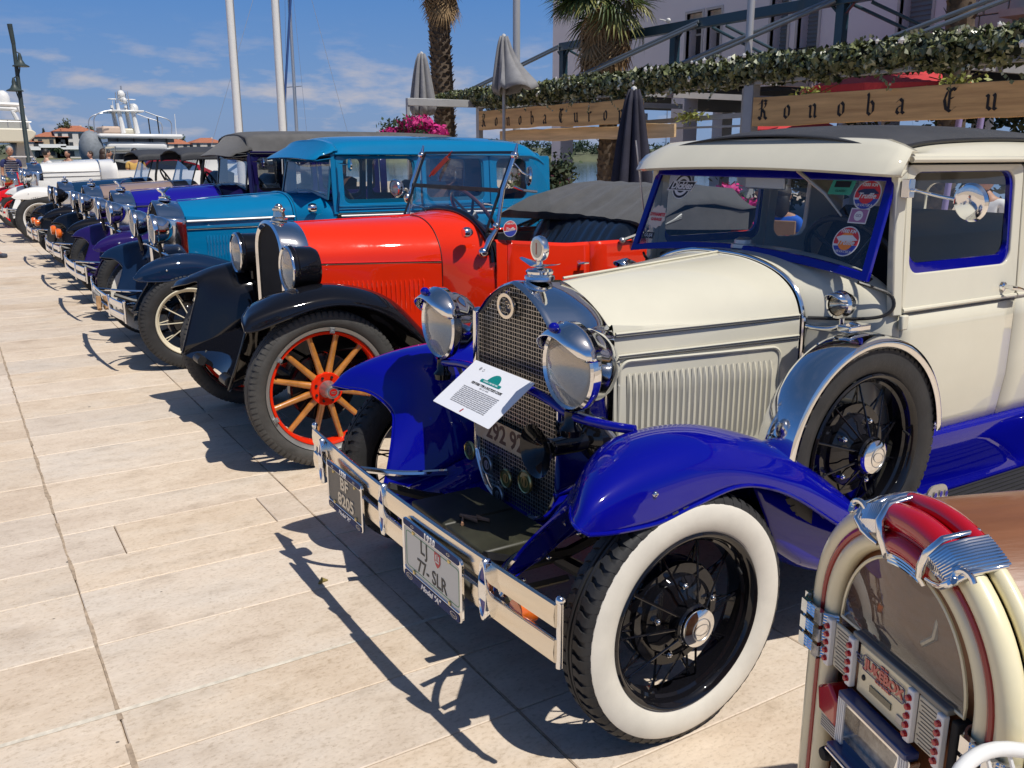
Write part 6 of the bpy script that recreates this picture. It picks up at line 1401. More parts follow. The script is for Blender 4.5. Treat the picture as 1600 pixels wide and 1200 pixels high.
# ================================================================ building with arcade, windows, railings
FAC = mat('lavender_render', (.74, .70, .71), .9, var=.05, vs=.7, bump=.05, bs=60); TRIM = mat('window_trim', (.50, .48, .46), .8); SHUT = mat('grey_shutter', (.22, .25, .27), .6)
bd = thing('apartment_building', 'lavender grey rendered building with tall windows standing behind the pergola', 'building', (14, 0, 0))
WN = [(14.40, 14.80, 3.10, 4.50, 0), (14.95, 15.42, 3.10, 4.50, 0), (12.62, 13.05, 3.05, 4.75, 1), (11.90, 12.38, 3.05, 4.75, 1), (9.62, 10.22, 3.05, 4.85, 1), (6.2, 7.0, 3.05, 4.85, 1), (2.5, 3.3, 3.05, 4.85, 1), (17.4, 17.41, 3.05, 3.06, 2)]
# facade pieces between openings
cuts = sorted([(a, b, c, d) for a, b, c, d, k in WN if k < 2]); g = G(); yy = -12
for a, b, c, d in cuts:
    g.box((.2, (yy+a)/2, 6.4), (.4, a-yy, 7.0)); g.box((.2, (a+b)/2, (2.9+c)/2), (.4, b-a, c-2.9)); g.box((.2, (a+b)/2, (d+9.9)/2), (.4, b-a, 9.9-d)); yy = b
g.box((.2, (yy+20.5)/2, 6.4), (.4, 20.5-yy, 7.0)); g.box((6, 20.3, 6.4), (11.6, .4, 7.0)); g.build('facade', FAC, bd, ang=0)
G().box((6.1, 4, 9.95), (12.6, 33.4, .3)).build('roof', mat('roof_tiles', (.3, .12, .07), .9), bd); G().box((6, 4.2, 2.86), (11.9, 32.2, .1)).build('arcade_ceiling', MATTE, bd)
for a, b, c, d, k in WN:
    if k == 2: continue
    w = G().box((.30, (a+b)/2, (c+d)/2), (.04, b-a, d-c)).build('window', TINT if k == 0 else SHUT, bd)
    G().ring([(-.02, a-.05, c-.02), (-.02, b+.05, c-.02), (-.02, b+.05, d+.05), (-.02, a-.05, d+.05)], [(-.02, a, c), (-.02, b, c), (-.02, b, d), (-.02, a, d)], (.10, 0, 0)).build('window_frame', TRIM, w)
    if k == 0: G().box((.27, (a+b)/2, (c+d)/2-.1), (.03, .04, d-c-.2)).box((.27, (a+b)/2, 4.1), (.03, b-a, .04)).build('glazing_bar', TRIM, w); G().box((.22, (a+b)/2, d-.11), (.12, b-a, .22)).build('shutter_box', TRIM, w)
    else:
        for q in range(22): G().box((.27, (a+b)/2, c+.05+(d-c-.1)*q/22), (.012, b-a-.02, .05), Matrix.Rotation(.5, 3, 'Y')).build('slat', SHUT, w)
    g = G(); g.tube([(-.04, a, 3.52), (-.04, b, 3.52)], .012, 6)
    for q in range(7): g.tube([(-.04, a+(b-a)*q/6, 3.1), (-.04, a+(b-a)*q/6, 3.52)], .008, 5)
    g.build('railing', MATTE, w)
for y in (20.3, 15.6, 10.5, 5.5, .5):
    for x in (.2, 6, 11.6): G().box((x, y, 1.43), (.4, .42, 2.86)).build('column', FAC, bd)
STB = mat('sandstone_block', (.50, .46, .40), .85, var=.12, vs=4, rnd=.12)
for r in range(6):
    y = 9.2-.22*(r % 2); k = 0
    while y > 4.6:
        w = .38+.16*((r*7+k*3) % 3)/2; G().box((-.12, y-w/2, 3.05+.24*r), (.2, w-.02, .225)).build('stone', STB, bd, bev=.01); y -= w; k += 1
G().box((-.35, 5.2, 3.58), (.6, 5.8, .10)).build('balcony_ledge', STB, bd)
# back rooms under the arcade
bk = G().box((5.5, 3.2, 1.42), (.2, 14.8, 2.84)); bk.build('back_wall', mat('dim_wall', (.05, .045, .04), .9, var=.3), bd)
# steel truss in front of the facade
TR = mat('truss_paint', (.012, .045, .07), .45, coat=.3); ROD = mat('galvanised_rod', (.20, .24, .28), .4, .6)
tr = thing('steel_truss', 'dark teal steel canopy truss with slanting tie rods above the ivy', 'truss', (11, 0, 0))
G().box((0, 6.5, 3.70), (.14, 18.6, .15)).build('top_chord', TR, tr, bev=.008)
for y in (15.72, 12.40, 8.95, 5.5, 2.0): 
    G().box((0, y, 3.27), (.12, .13, .72)).build('truss_post', TR, tr)
    G().bar((0, y-.18, 3.63), (0, y-.02, 3.48), .05, .03).bar((0, y+.18, 3.63), (0, y+.02, 3.48), .05, .03).build('gusset', TR, tr)
for y in (15.72, 11.70, 8.95, 5.2):
    for dx, dy in ((0, 0), (.25, .28)):
        G().tube([(-.09-dx*.1, y+.04, 3.72-dx*.2), (-.9-dx, y+2.3-dy, 2.98-dx*.4)], .028, 8).build('tie_rod', ROD, tr)
        G().tube([(.09+dx*.1, y-.1-dy, 3.62), (.6+dx, y-1.4-dy*.6, 2.9)], .024, 8).build('tie_rod', TR, tr)
G().sph((-.08, 12.5, 3.82), (.03, .05, .04)).tube([(-.08, 12.55, 3.82), (-.1, 12.7, 3.86)], .012, 6).build('rag', BLO, tr)
# ================================================================ palms
FIB = mat('palm_fibre', (.11, .080, .055), .95, var=.5, vs=8, bump=.4, bs=30); DEAD = mat('dry_frond', (.30, .20, .10), .85, var=.4, vs=3); GRN_ = mat('palm_green', (.055, .085, .022), .45, var=.4, vs=3); GRY = mat('palm_yellow', (.20, .20, .06), .5, var=.4, vs=3)
def fan_mesh(seed, droop, n=26, R=.75, pet=.55):
    r2 = random.Random(seed); g = G()
    g.tube([(0, 0, 0), (pet*.5, 0, .06), (pet, 0, .02)], [.018, .012, .010], 5)
    for k in range(n):
        a = R_(-115+230*k/(n-1))+r2.gauss(0, .03); L = R*(.75+.25*cos(a*.7))*r2.uniform(.85, 1.1); w = .022+.006*r2.random()
        d = V((cos(a), sin(a), 0)); s = V((-sin(a), cos(a), 0)); o = V((pet, 0, .02)); prev = None; rows = []
        for j in range(6):
            u = j/5; p = o+d*L*u*(1-.25*droop*u); p.z += .05*u-droop*L*u*u*.75+.03*sin(7*u+k)*droop; ww = w*(.25+1.6*u if u < .45 else (1.0-u)*1.75)
            rows.append([p-s*ww, p+V((0, 0, -ww*.5)), p+s*ww])
        g.rings(rows, open_=True)
    return g
def palm(loc, h, crown_z, lab, r=.16, nl=26, nd=34, sc=1.0, scale_n=300, cr_on=True):
    t = thing('palm_tree', lab, 'palm', loc, 0); r2 = random.Random(int(loc[1]*10))
    P = [(.04*sin(z*1.1), .03*cos(z*1.3), z) for z in [h*i/14 for i in range(15)]]
    G().tube(P, [r*(1.25 if i == 0 else 1.0+.05*sin(i*1.7)) for i in range(15)], 14).build('trunk', FIB, t)
    g = G()
    for k in range(scale_n):
        z = h*k/scale_n; a = k*2.4; rr = r*1.02; x0 = .04*sin(z*1.1); y0 = .03*cos(z*1.3); d = V((cos(a), sin(a), 0)); s = V((-sin(a), cos(a), 0)); c = V((x0, y0, z)); w = .05*r/.16*r2.uniform(.7, 1.3); l = r2.uniform(.05, .11); q = r2.uniform(.02, .06)
        g.add([c+d*rr*.9-s*w, c+d*rr*.9+s*w, c+d*(rr+q)+s*w*.5+V((0, 0, l)), c+d*(rr+q)-s*w*.5+V((0, 0, l))], [(0, 1, 2, 3)])
    tag(g.build('bark_scales', FIB, t, ang=0), kind='stuff')
    if not cr_on: return t
    ms = [fan_mesh(1, .35).mesh('frond', GRN_, 0), fan_mesh(2, .6).mesh('frond', GRY, 0), fan_mesh(3, .8).mesh('frond', GRN_, 0)]; md = [fan_mesh(4, 1.0, 22).mesh('dry_frond', DEAD, 0), fan_mesh(5, .9, 20).mesh('dry_frond', DEAD, 0)]
    for k in range(nl):
        o = bpy.data.objects.new('frond', ms[k % 3]); COL.objects.link(o); o.parent = t; e = r2.uniform(-.75, 1.25); o.location = (P[-1][0], P[-1][1], crown_z+.1*e); o.rotation_euler = (r2.uniform(-.3, .3), -e*.9, k*2.4); o.scale = (sc,)*3
    for k in range(nd):
        o = bpy.data.objects.new('dry_frond', md[k % 2]); COL.objects.link(o); o.parent = t; u = r2.random(); o.location = (P[-1][0], P[-1][1], crown_z-.05-.75*u*sc); o.rotation_euler = (r2.uniform(-.5, .5), R_(r2.uniform(38, 76)), k*2.4+r2.random()); o.scale = (sc*r2.uniform(.6, .9),)*3
    return t
palm((10.6, 13.75, 0), 4.15, 4.40, 'shaggy fan palm with brown skirt of dry fronds rising above the ivy', .17, 36, 120, 1.0)
palm((9.75, 18.6, 0), 5.3, 5.6, 'tall slim fan palm with rough trunk behind the bougainvillea', .23, 24, 70, .85, 520)
palm((11.6, 7.55, 0), 5.4, 5.6, 'palm trunk with rough bark in front of the stone balcony', .17, 20, 20, .9, 240)
palm((12.4, 3.2, 0), 5.0, 4.6, 'small fan palm near the right end of the stone balcony', .14, 20, 14, .7, 160)
# ================================================================ parasols
def closed_parasol(loc, top, hem, m, lab, flare=0, tilt=0):
    t = thing('closed_parasol', lab, 'parasol', loc, tilt, 'folded parasols'); r2 = random.Random(int(loc[1]*9))
    G().tube([(0, 0, 0), (0, 0, top-.02)], .028, 10).build('pole', PALU, t); G().box((0, 0, .04), (.5, .5, .08)).build('base', mat('concrete_base', (.3, .3, .29), .9), t, bev=.01)
    rows = []; n = 64
    for j in range(11):
        u = j/10; z = top-(top-hem)*u; row = []
        for k in range(n):
            a = 2*pi*k/n; f = abs(sin(a*4)); r = .03+(.04+(.15 if flare > .5 else .20)*u**.7)*(.55+.55*f)*(1-.25*(u > .9)); 
            if flare and cos(a+1.6) > .3: r += flare*u*u*(cos(a+1.6)-.3)
            row.append(V((r*cos(a), r*sin(a), z+.05*f*u+(.12*flare*u if flare and cos(a+1.6) > .5 else 0)+.01*sin(a*9+u*7))))
        rows.append(row)
    G().rings(rows).build('folded_cloth', m, t, sol=.004); G().lathe([(.0, .05), (.035, .03), (.04, -.03)], (0, 0, top), (0, 0, 1), 14).build('finial', WHT, t)
    G().tube([(.15*cos(2*pi*k/24), .15*sin(2*pi*k/24), top-(top-hem)*.52) for k in range(24)], .007, 5, closed=True).build('strap', m, t)
    return t
GRC = mat('grey_parasol_cloth', (.20, .20, .21), .85, var=.15, bump=.2, bs=60); NVC = mat('navy_parasol_cloth', (.016, .016, .032), .8, var=.3, vs=4, bump=.3, bs=50)
closed_parasol((8.5, 17.1, 0), 3.55, 2.35, GRC, 'narrow grey folded parasol beside the tall slim palm', .1)
closed_parasol((8.6, 14.1, 0), 3.58, 2.60, GRC, 'grey folded parasol with one corner blown out, above the ivy', .75, .3)
closed_parasol((7.3, 8.93, 0), 2.36, .95, NVC, 'large navy blue folded parasol in front of the wooden signs', .12)
REDC = mat('red_awning_cloth', (.50, .035, .04), .7, var=.1)
for x, y, z, lab in ((12.2, 9.0, 2.66, 'red parasol canopy seen above the right wooden sign'), (12.4, 10.9, 2.10, 'red parasol canopy glimpsed behind the grey side rail'), (12.4, 4.6, 2.66, 'red parasol canopy at the right end behind the sign')):
    t = thing('open_parasol', lab, 'parasol', (x, y, 0), 0, 'red open parasols under the arcade'); g = G()
    c = V((0, 0, z+.28)); rr_ = .8 if z < 2.3 else 1.3; P = [V((rr_*cos(pi/4*k+.4), rr_*sin(pi/4*k+.4), z-.1)) for k in range(8)]; g.add([c]+P+[p+V((0, 0, -.16)) for p in P], [(0, k+1, (k+1) % 8+1) for k in range(8)]+[(k+1, k+9, (k+1) % 8+9, (k+1) % 8+1) for k in range(8)]); g.build('canopy', REDC, t, ang=0, sol=.004); G().tube([(0, 0, 0), (0, 0, z+.3)], .03, 8).build('pole', PALU, t)
# ================================================================ planting and terrace
def bush(nm, lab, cat, loc, r, cols, flowers=None, n=900, s=.05, pot=None, seed=1):
    t = thing(nm, lab, cat, loc); rnd = random.Random(seed)
    if pot: G().lathe([(.0, 0), (.22, 0), (.30, .42), (.33, .44), (.30, .45), (.27, .42), (.0, .40)], (0, 0, 0), (0, 0, 1), 24).build('pot', pot, t)
    G().tube([(0, 0, .35 if pot else 0), (.03, 0, r[3]-r[2]*.3)], .03, 6).build('stem', BARK, t)
    for i, m in enumerate(cols):
        g = G()
        for k in range(9): 
            c = (rnd.uniform(-.5, .5)*r[0], rnd.uniform(-.5, .5)*r[1], r[3]+rnd.uniform(-.5, .5)*r[2]); leafball(g, c, (r[0]*.55, r[1]*.55, r[2]*.5), n//9//len(cols), s, rnd, .3)
        tag(g.build('leaves', m, t, ang=0), kind='stuff')
    if flowers:
        g = G()
        for k in range(12):
            c = (rnd.uniform(-.6, .6)*r[0], rnd.uniform(-.6, .6)*r[1], r[3]+rnd.uniform(-.55, .6)*r[2]); leafball(g, c, (r[0]*.42, r[1]*.42, r[2]*.40), flowers[1]//12, s*1.1, rnd, .5)
        tag(g.build('blossoms', flowers[0], t, ang=0), kind='stuff')
    return t
BOUG = mat('magenta_bracts', (.50, .010, .17), .6, var=.35, vs=5)
bush('bougainvillea', 'magenta bougainvillea in full bloom above the azure car roof', 'shrub', (7.5, 15.7, 0), (.42, 1.15, .42, 1.95), [FOL[1]], (BOUG, 5200), 600, .045, seed=4)
bush('oleander', 'leafy green shrub behind the azure sedan with a few pink flowers on top', 'shrub', (7.7, 11.6, 0), (.6, .62, .65, 1.15), [FOL[0], FOL[1], FOL[2]], (mat('dusty_pink', (.42, .12, .16), .7), 160), 3600, .045, seed=8)
bush('potted_bougainvillea', 'small magenta flowering shrub seen through the coupe windscreen', 'shrub', (6.6, 6.58, 0), (.35, .4, .3, 1.05), [FOL[1]], (BOUG, 1500), 200, .04, seed=9)
g = thing('terrace_hedge', 'dense mixed planting along the back of the terrace', 'hedge', (13.0, 6, 0)); rnd = random.Random(31)
for m in FOL[:3]:
    q = G()
    for k in range(26): leafball(q, (rnd.uniform(-.3, .3), -9+16.5*rnd.random(), rnd.uniform(.4, 2.2)), (.45, .7, .45), 60, .09, rnd, .3)
    tag(q.build('leaves', m, g, ang=0), kind='stuff')
YEL = mat('yellow_green', (.22, .24, .05), .6, var=.3)
for y, z, lab in ((10.6, 2.15, 'yellow green vine tendrils hanging left of the pergola post'), (8.3, 2.36, 'yellow green vine sprig above the right sign'), (6.3, 2.38, 'vine sprig with pale leaves at the right end of the sign')):
    t = thing('hanging_vine', lab, 'vine', (9.75, y, z)); q = G(); leafball(q, (0, 0, 0), (.2, .45, .16), 90, .04, rnd, .1); tag(q.build('leaves', YEL, t, ang=0), kind='stuff'); q = G().tube([(0, -.4, .1), (0, 0, -.02), (0, .35, .08)], .006, 5); q.build('stem', BARK, t)
LIL = mat('lilac_paint', (.30, .25, .50), .5)
for y, lab in ((6.38, 'lilac slanting post left of its pair below the sign'), (6.12, 'lilac slanting post right of its pair below the sign')):
    t = thing('lilac_post', lab, 'post', (10, y, 0), 0, 'lilac posts on the terrace'); G().tube([(0, .10, 0), (0, -.02, 2.3)], .035, 10).build('pole', LIL, t); G().box((0, .10, .02), (.2, .2, .04)).build('foot', LIL, t)
# ================================================================ jukebox in the near right corner
WAL = mat('walnut_veneer', (.20, .075, .028), .38, coat=.3, var=.35, vs=7, stretch=(1, .12, 1), bump=.08, bs=90, rvar=.12)
JC = mat('jukebox_cream', (.74, .67, .44), .28, coat=.8, var=.06, rvar=.1); JR = mat('jukebox_red_strip', (.30, .012, .012), .25, coat=.6); JRG = mat('ruby_plastic', (.42, .004, .012), .12, coat=1)
JCARD = mat('title_card', (.58, .54, .42), .6)
jb = thing('jukebox', 'cream and red tube jukebox with chrome scrolls and walnut body in the near corner', 'jukebox', (1.338, .845, 0), atan2(-.947, -.32))
def arch(r, z0=.0, zc=.735, n=40, y=0, a0=0, a1=180, kx=1.0, legs=True):
    P = [(r*kx*cos(R_(a0+(a1-a0)*i/n)), y, zc+r*sin(R_(a0+(a1-a0)*i/n))) for i in range(n+1)]
    if legs: P = [(P[0][0], y, z0), (P[0][0], y, (z0+zc)/2)]+P+[(P[-1][0], y, (z0+zc)/2), (P[-1][0], y, z0)]
    return P
rows = []
for yy, rr in ((.035, .266), (.05, .272), (.30, .270), (.50, .262), (.52, .250)): rows.append([V((x, yy, z)) for x, y, z in arch(rr)])
body = G().rings(rows, open_=True); body.add([V((x, .52, z)) for x, y, z in arch(.250)], [tuple(range(len(arch(.250))))]); body.build('cabinet', WAL, jb, ang=30)
pan = [V((x, .022, z)) for x, y, z in arch(.215)]; G().add(pan, [tuple(range(len(pan)))]).build('face_panel', WAL, jb, ang=0)
g = G(); g.rings([[V((x, .0, z)) for x, y, z in arch(.158)], [V((x, .021, z)) for x, y, z in arch(.148)]], open_=True)
G().tube(arch(.250, y=.008), .0225, 14).build('outer_tube', JC, jb)
G().tube(arch(.268, y=.045), .015, 10).build('rear_tube', JC, jb)
G().tube(arch(.2285, y=-.006), .0078, 8).build('red_strip', JR, jb)
G().tube(arch(.207, y=.004), .0195, 14).build('inner_tube', JC, jb)
# window dome
wz = .725
W0 = [(.170*cos(R_(180*i/30)), wz+.188*sin(R_(180*i/30))) for i in range(31)]
cone = [V((x*.94, .020, z)) for x, z in W0]; G().add([V((x*.98, .055, z)) for x, z in W0], [tuple(range(31))]).build('mechanism_backdrop', mat('olive_backdrop', (.07, .065, .045), .55, var=.4, vs=6), jb, ang=0)
rows = []
for k in range(7):
    u = k/6; rows.append([V((x*(1-u), -.004-.022*sin(u*pi/2), wz+.07*u+(z-wz)*(1-u))) for x, z in W0+[(W0[0][0], W0[0][1])]])
wd = G().rings(rows, open_=True).build('window_dome', glassm('acrylic_dome', (.80, .79, .72), 1.7, .05), jb)
G().tube([V((x, -.004, z)) for x, z in W0], .0035, 6, closed=True).build('window_rim', JC, wd)
G().lathe([(.0, .0), (.052, .001), (.054, .004), (.0, .006)], (-.01, .045, .80), (0, -1, 0), 30).build('record', BLACK, jb); G().lathe([(.0, .007), (.018, .007)], (-.01, .045, .80), (0, -1, 0), 20).build('record_label', JRG, jb)
G().tube([(.05, .03, .84), (.055, .02, .80), (.03, .02, .775)], .006, 8).build('tone_arm', STEEL, jb)
# chrome crown scrolls with ruby tube between
def on(a, r, y): return V((r*cos(R_(a)), y, .735+r*sin(R_(a))))
for nm, a0, a1 in (('crown_tube', 70, 106),):
    G().tube([on(a0+(a1-a0)*i/14, .250, .004) for i in range(15)], .0265, 16).build(nm, JRG, jb); G().tube([on(a0+(a1-a0)*i/14, .270, .047) for i in range(15)], .018, 12).build(nm, JRG, jb)
G().tube([on(72+32*i/14, .207, -.006) for i in range(15)], .0215, 12).build('crown_tube', JRG, jb)
for a0, sg in ((107, 1), (69, -1)):
    base = thing.__doc__; sc_ = None
    g = G()
    for k in range(11):
        aa = a0+sg*(-3.0+1.15*k); L = .043
        g.tube([on(aa, .222, -.022), on(aa+sg*.8, .246, -.030), on(aa+sg*1.6, .270, -.014), on(aa+sg*2, .281, .02), on(aa+sg*2, .285, .06)], [.0034, .0040, .0040, .0034, .0028], 8)
    f = g.build('chrome_feather', CHROME, jb)
    g = G().tube([on(a0-sg*4, .283, .055), on(a0-sg*4, .272, -.010), on(a0-sg*4, .246, -.030), on(a0-sg*4.5, .218, -.030), on(a0-sg*5, .192, -.024), on(a0-sg*2, .180, -.018)], [.005, .007, .008, .008, .007, .005], 10)
    g.tube([on(a0+sg*11, .283, .055), on(a0+sg*11, .272, -.012), on(a0+sg*11, .248, -.032), on(a0+sg*9, .226, -.030), on(a0+sg*5, .212, -.028), on(a0, .202, -.026)], [.004, .006, .007, .006, .005, .004], 10)
    c = on(a0+sg*12, .268, -.016); P = [c+V((cos(t)*(.017-.0024*t), -.004*t, sin(t)*(.017-.0024*t))) for t in [i*.45 for i in range(14)]]; g.tube(P, .0055, 8)
    g.build('chrome_scroll', CHROME, f)
g = G()
for k in range(3): g.tube([on(104-28*i/12, .186-.007*k, -.016+.002*k) for i in range(13)], .0042, 8)
g.build('chrome_lower_swag', CHROME, jb)
# bracelets on the tubes
for s in (-1, 1):
    for zz in (.705, .668, .631):
        g = G()
        for q in range(4):
            z = zz+.0062*(q-1.5); P = rrect(.108, .100, .040, 8); g.tube([(s*.232+x, .022+y, z) for x, y in P], .0040, 6, closed=True)
        P = rrect(.104, .096, .038, 8); g.rings([[V((s*.232+x, .022+y, z)) for x, y in P] for z in (zz-.013, zz+.013)], closed=False)
        for q in (-1, 1): g.box((s*.232+q*.024, -.028, zz), (.020, .012, .028)); g.box((s*.285, .02+q*.02, zz), (.012, .022, .028))
        g.build('chrome_bracelet', CHROME, jb)
# selector panel
def pbox(nm, m, x0, x1, z0, z1, y0=-.014, th=.012, bev=.003, par=None): return G().box(((x0+x1)/2, y0+th/2, (z0+z1)/2), (x1-x0, th, z1-z0)).build(nm, m, par or jb, bev=bev)
sel = pbox('selector_panel', JC, -.092, .060, .612, .712)
for x in (-.180, -.106, .068, .142):
    st = pbox('button_strip', WHITE, x-.0085, x+.0085, .614, .716, -.026, .014)
    for k in range(5): G().lathe([(.0, .009), (.0052, .006), (.0062, 0)], (x, -.026, .630+.0175*k), (0, -1, 0), 14).build('button', JRG, st)
for x0, x1 in ((-.170, -.116), (.078, .132)):
    cd_ = pbox('title_cards', JCARD, x0, x1, .618, .712, -.016, .008)
    g = G()
    for k in range(12): g.box(((x0+x1)/2, -.0166, .624+.0072*k), ((x1-x0)*.8*(.7+.3*((k*7) % 3)/2), .0006, .0016))
    g.build('card_lines', mat('card_ink', (.12, .10, .08), .6), cd_, ang=0)
pbox('panel_side', MATTE, .152, .168, .600, .712, -.012, .03); pbox('panel_top', mat('panel_grey', (.20, .20, .18), .4), -.11, .150, .716, .728, -.02, .03)
M = frm((-.016, -.0155, .682), (1, 0, 0), (0, 0, 1))
text('JUKEBOX', .026, M, JRG, sel, bold=.0012, ext=.001); text('THE', .011, M @ Matrix.Translation((0, .016, 0)), JRG, sel, bold=.0006, ext=.001); text('CLASSIC', .012, M @ Matrix.Translation((0, -.016, 0)), JRG, sel, bold=.0006, ext=.001)
NB = mat('jukebox_blue', (.02, .045, .16), .3, coat=.6)
g = G(); 
for k in range(3):
    for s in (-1, 1): g.box((-.016+s*(.066+.004*k), -.0165, .682+.007*(k-1)), (.018, .002, .0022))
g.tube([(-.016+x, -.0165, .683+y) for x, y in rrect(.118, .030, .004)], .0011, 5, closed=True); g.build('logo_lines', NB, sel)
g = G(); g.box((-.020, -.0155, .641), (.062, .002, .013)); g.build('display', mat('lcd', (.03, .035, .015), .2, coat=1), sel, ang=0)
pbox('slot', STEEL, .028, .045, .625, .640, -.017, .003, .0005, sel); G().sph((-.072, -.015, .650), (.005, .003, .006), 10, 6).build('sensor', BLACK, sel)
# coin hood, picture panel, knobs
rg_ = G().prism([(-.192, -.030, .562), (-.150, -.034, .592), (-.122, -.032, .566), (-.122, -.030, .508), (-.186, -.028, .512)], (0, .04, 0)).build('red_side_light', JRG, jb, bev=.006)
for k in range(7): pbox('grille_bar', STEEL, -.184, -.130, .474+.0055*k, .4775+.0055*k, -.020, .014, .0005)
G().box((-.01, -.024, .5975), (.20, .03, .014)).build('panel_cap', NB, jb, bev=.003)
O = [(x, -.03, z) for x, z in rpoly([(-.118, .590), (.096, .590), (.070, .490), (-.118, .490)], .01)]; I = [(x, -.03, z) for x, z in rpoly([(-.094, .578), (.062, .578), (.046, .506), (-.094, .506)], .006)]
G().ring(O, I, (0, .02, 0)).build('picture_frame', CHROME, jb)
for k in range(4):
    pbox('frame_rib', WHITE, -.116+.0058*k, -.1125+.0058*k, .492, .588, -.033, .004, .0005); pbox('frame_rib', WHITE, .066+.0058*k, .0695+.0058*k, .494, .588, -.033, .004, .0005)
G().box((-.017, -.012, .542), (.155, .004, .074)).build('picture_panel', mat('art_glass', (.25, .16, .12), .2, coat=1, var=.8, vs=30, col2=(.45, .42, .34)), jb)
G().box((-.012, -.036, .484), (.205, .03, .012)).build('lower_bar', NB, jb, bev=.003); G().box((-.012, -.040, .4755), (.205, .026, .005)).build('lower_trim', CHROME, jb, bev=.001)
for x in (-.125, -.082, .02, .062): G().lathe([(.0, .036), (.012, .034), (.0145, .026), (.014, 0), (.018, -.002)], (x, -.016, .452), (0, -1, 0), 20).build('knob', MATTE, jb)
for k in range(5): pbox('keyboard_bar', WHITE, -.14+.0, .10, .30+.025*k, .318+.025*k, -.018, .012, .002)
tb = thing('side_table', 'low white table carrying the jukebox', 'table', (1.57, .77, 0)) if False else None
# ================================================================ white wire chair, lowest right corner
WI = mat('white_wire', (.70, .70, .68), .35, coat=.5)
ch = thing('garden_chair', 'white enamelled wire garden chair whose curved back rail crosses the bottom right corner', 'chair', (1.12, .285, -.028), 0)
P = cr([(-.17, .10, .66), (-.15, .22, .745), (-.06, .285, .80), (.06, .29, .805), (.17, .22, .76), (.20, .08, .68)], 30)
G().tube(P, .011, 10).build('back_rail', WI, ch)
P2 = [p+V((0, -.012, -.035)) for p in P[2:-2]]; G().tube(P2, .006, 8).build('inner_rail', WI, ch)
for k in range(9):
    p = P[4+k*22//9]; G().tube(cr([p, p+V((.01, -.03, -.10)), V((p.x*.8, p.y*.7, .46))], 8), .0035, 6).build('back_wire', WI, ch)
G().tube([(.20*cos(2*pi*k/32), .02+.20*sin(2*pi*k/32), .45) for k in range(32)], .010, 8, closed=True).build('seat_ring', WI, ch)
g = G()
for k in range(9): x = -.18+.045*k; h_ = sqrt(max(0, .04-x*x)); g.tube([(x, .02-h_, .45), (x, .02+h_, .45)], .003, 5)
tag(g.build('seat_mesh', WI, ch), kind='stuff')
for sx_, sy_ in ((-1, -1), (1, -1), (-1, 1), (1, 1)): G().tube(cr([(sx_*.14, .02+sy_*.14, .45), (sx_*.15, .02+sy_*.15, .25), (sx_*.19, .02+sy_*.19, .0)], 8), .009, 8).build('leg', WI, ch)
# ================================================================ people
SKIN = [mat('skin_tan', (.42, .22, .14), .55), mat('skin_light', (.52, .32, .23), .55)]
HAIR = {'brown': mat('hair_brown', (.035, .018, .010), .6, var=.3), 'grey': mat('hair_grey', (.30, .29, .27), .7, var=.2), 'dark': mat('hair_dark', (.012, .010, .009), .55)}
CL = lambda n, c: mat('cloth_'+n, c, .85, var=.08, bump=.1, bs=60)
def skinmesh(nm, vs, es, rad, m, par, root=0, sub=2):
    me = bpy.data.meshes.new(nm); me.from_pydata(vs, es, []); me.materials.append(m); o = bpy.data.objects.new(nm, me); COL.objects.link(o); o.parent = par
    md = o.modifiers.new('skin', 'SKIN'); md.use_smooth_shade = True
    for i, r in enumerate(rad): me.skin_vertices[0].data[i].radius = (r, r) if isinstance(r, (int, float)) else r
    me.skin_vertices[0].data[root].use_root = True
    s = o.modifiers.new('sub', 'SUBSURF'); s.levels = sub; s.render_levels = sub; return o
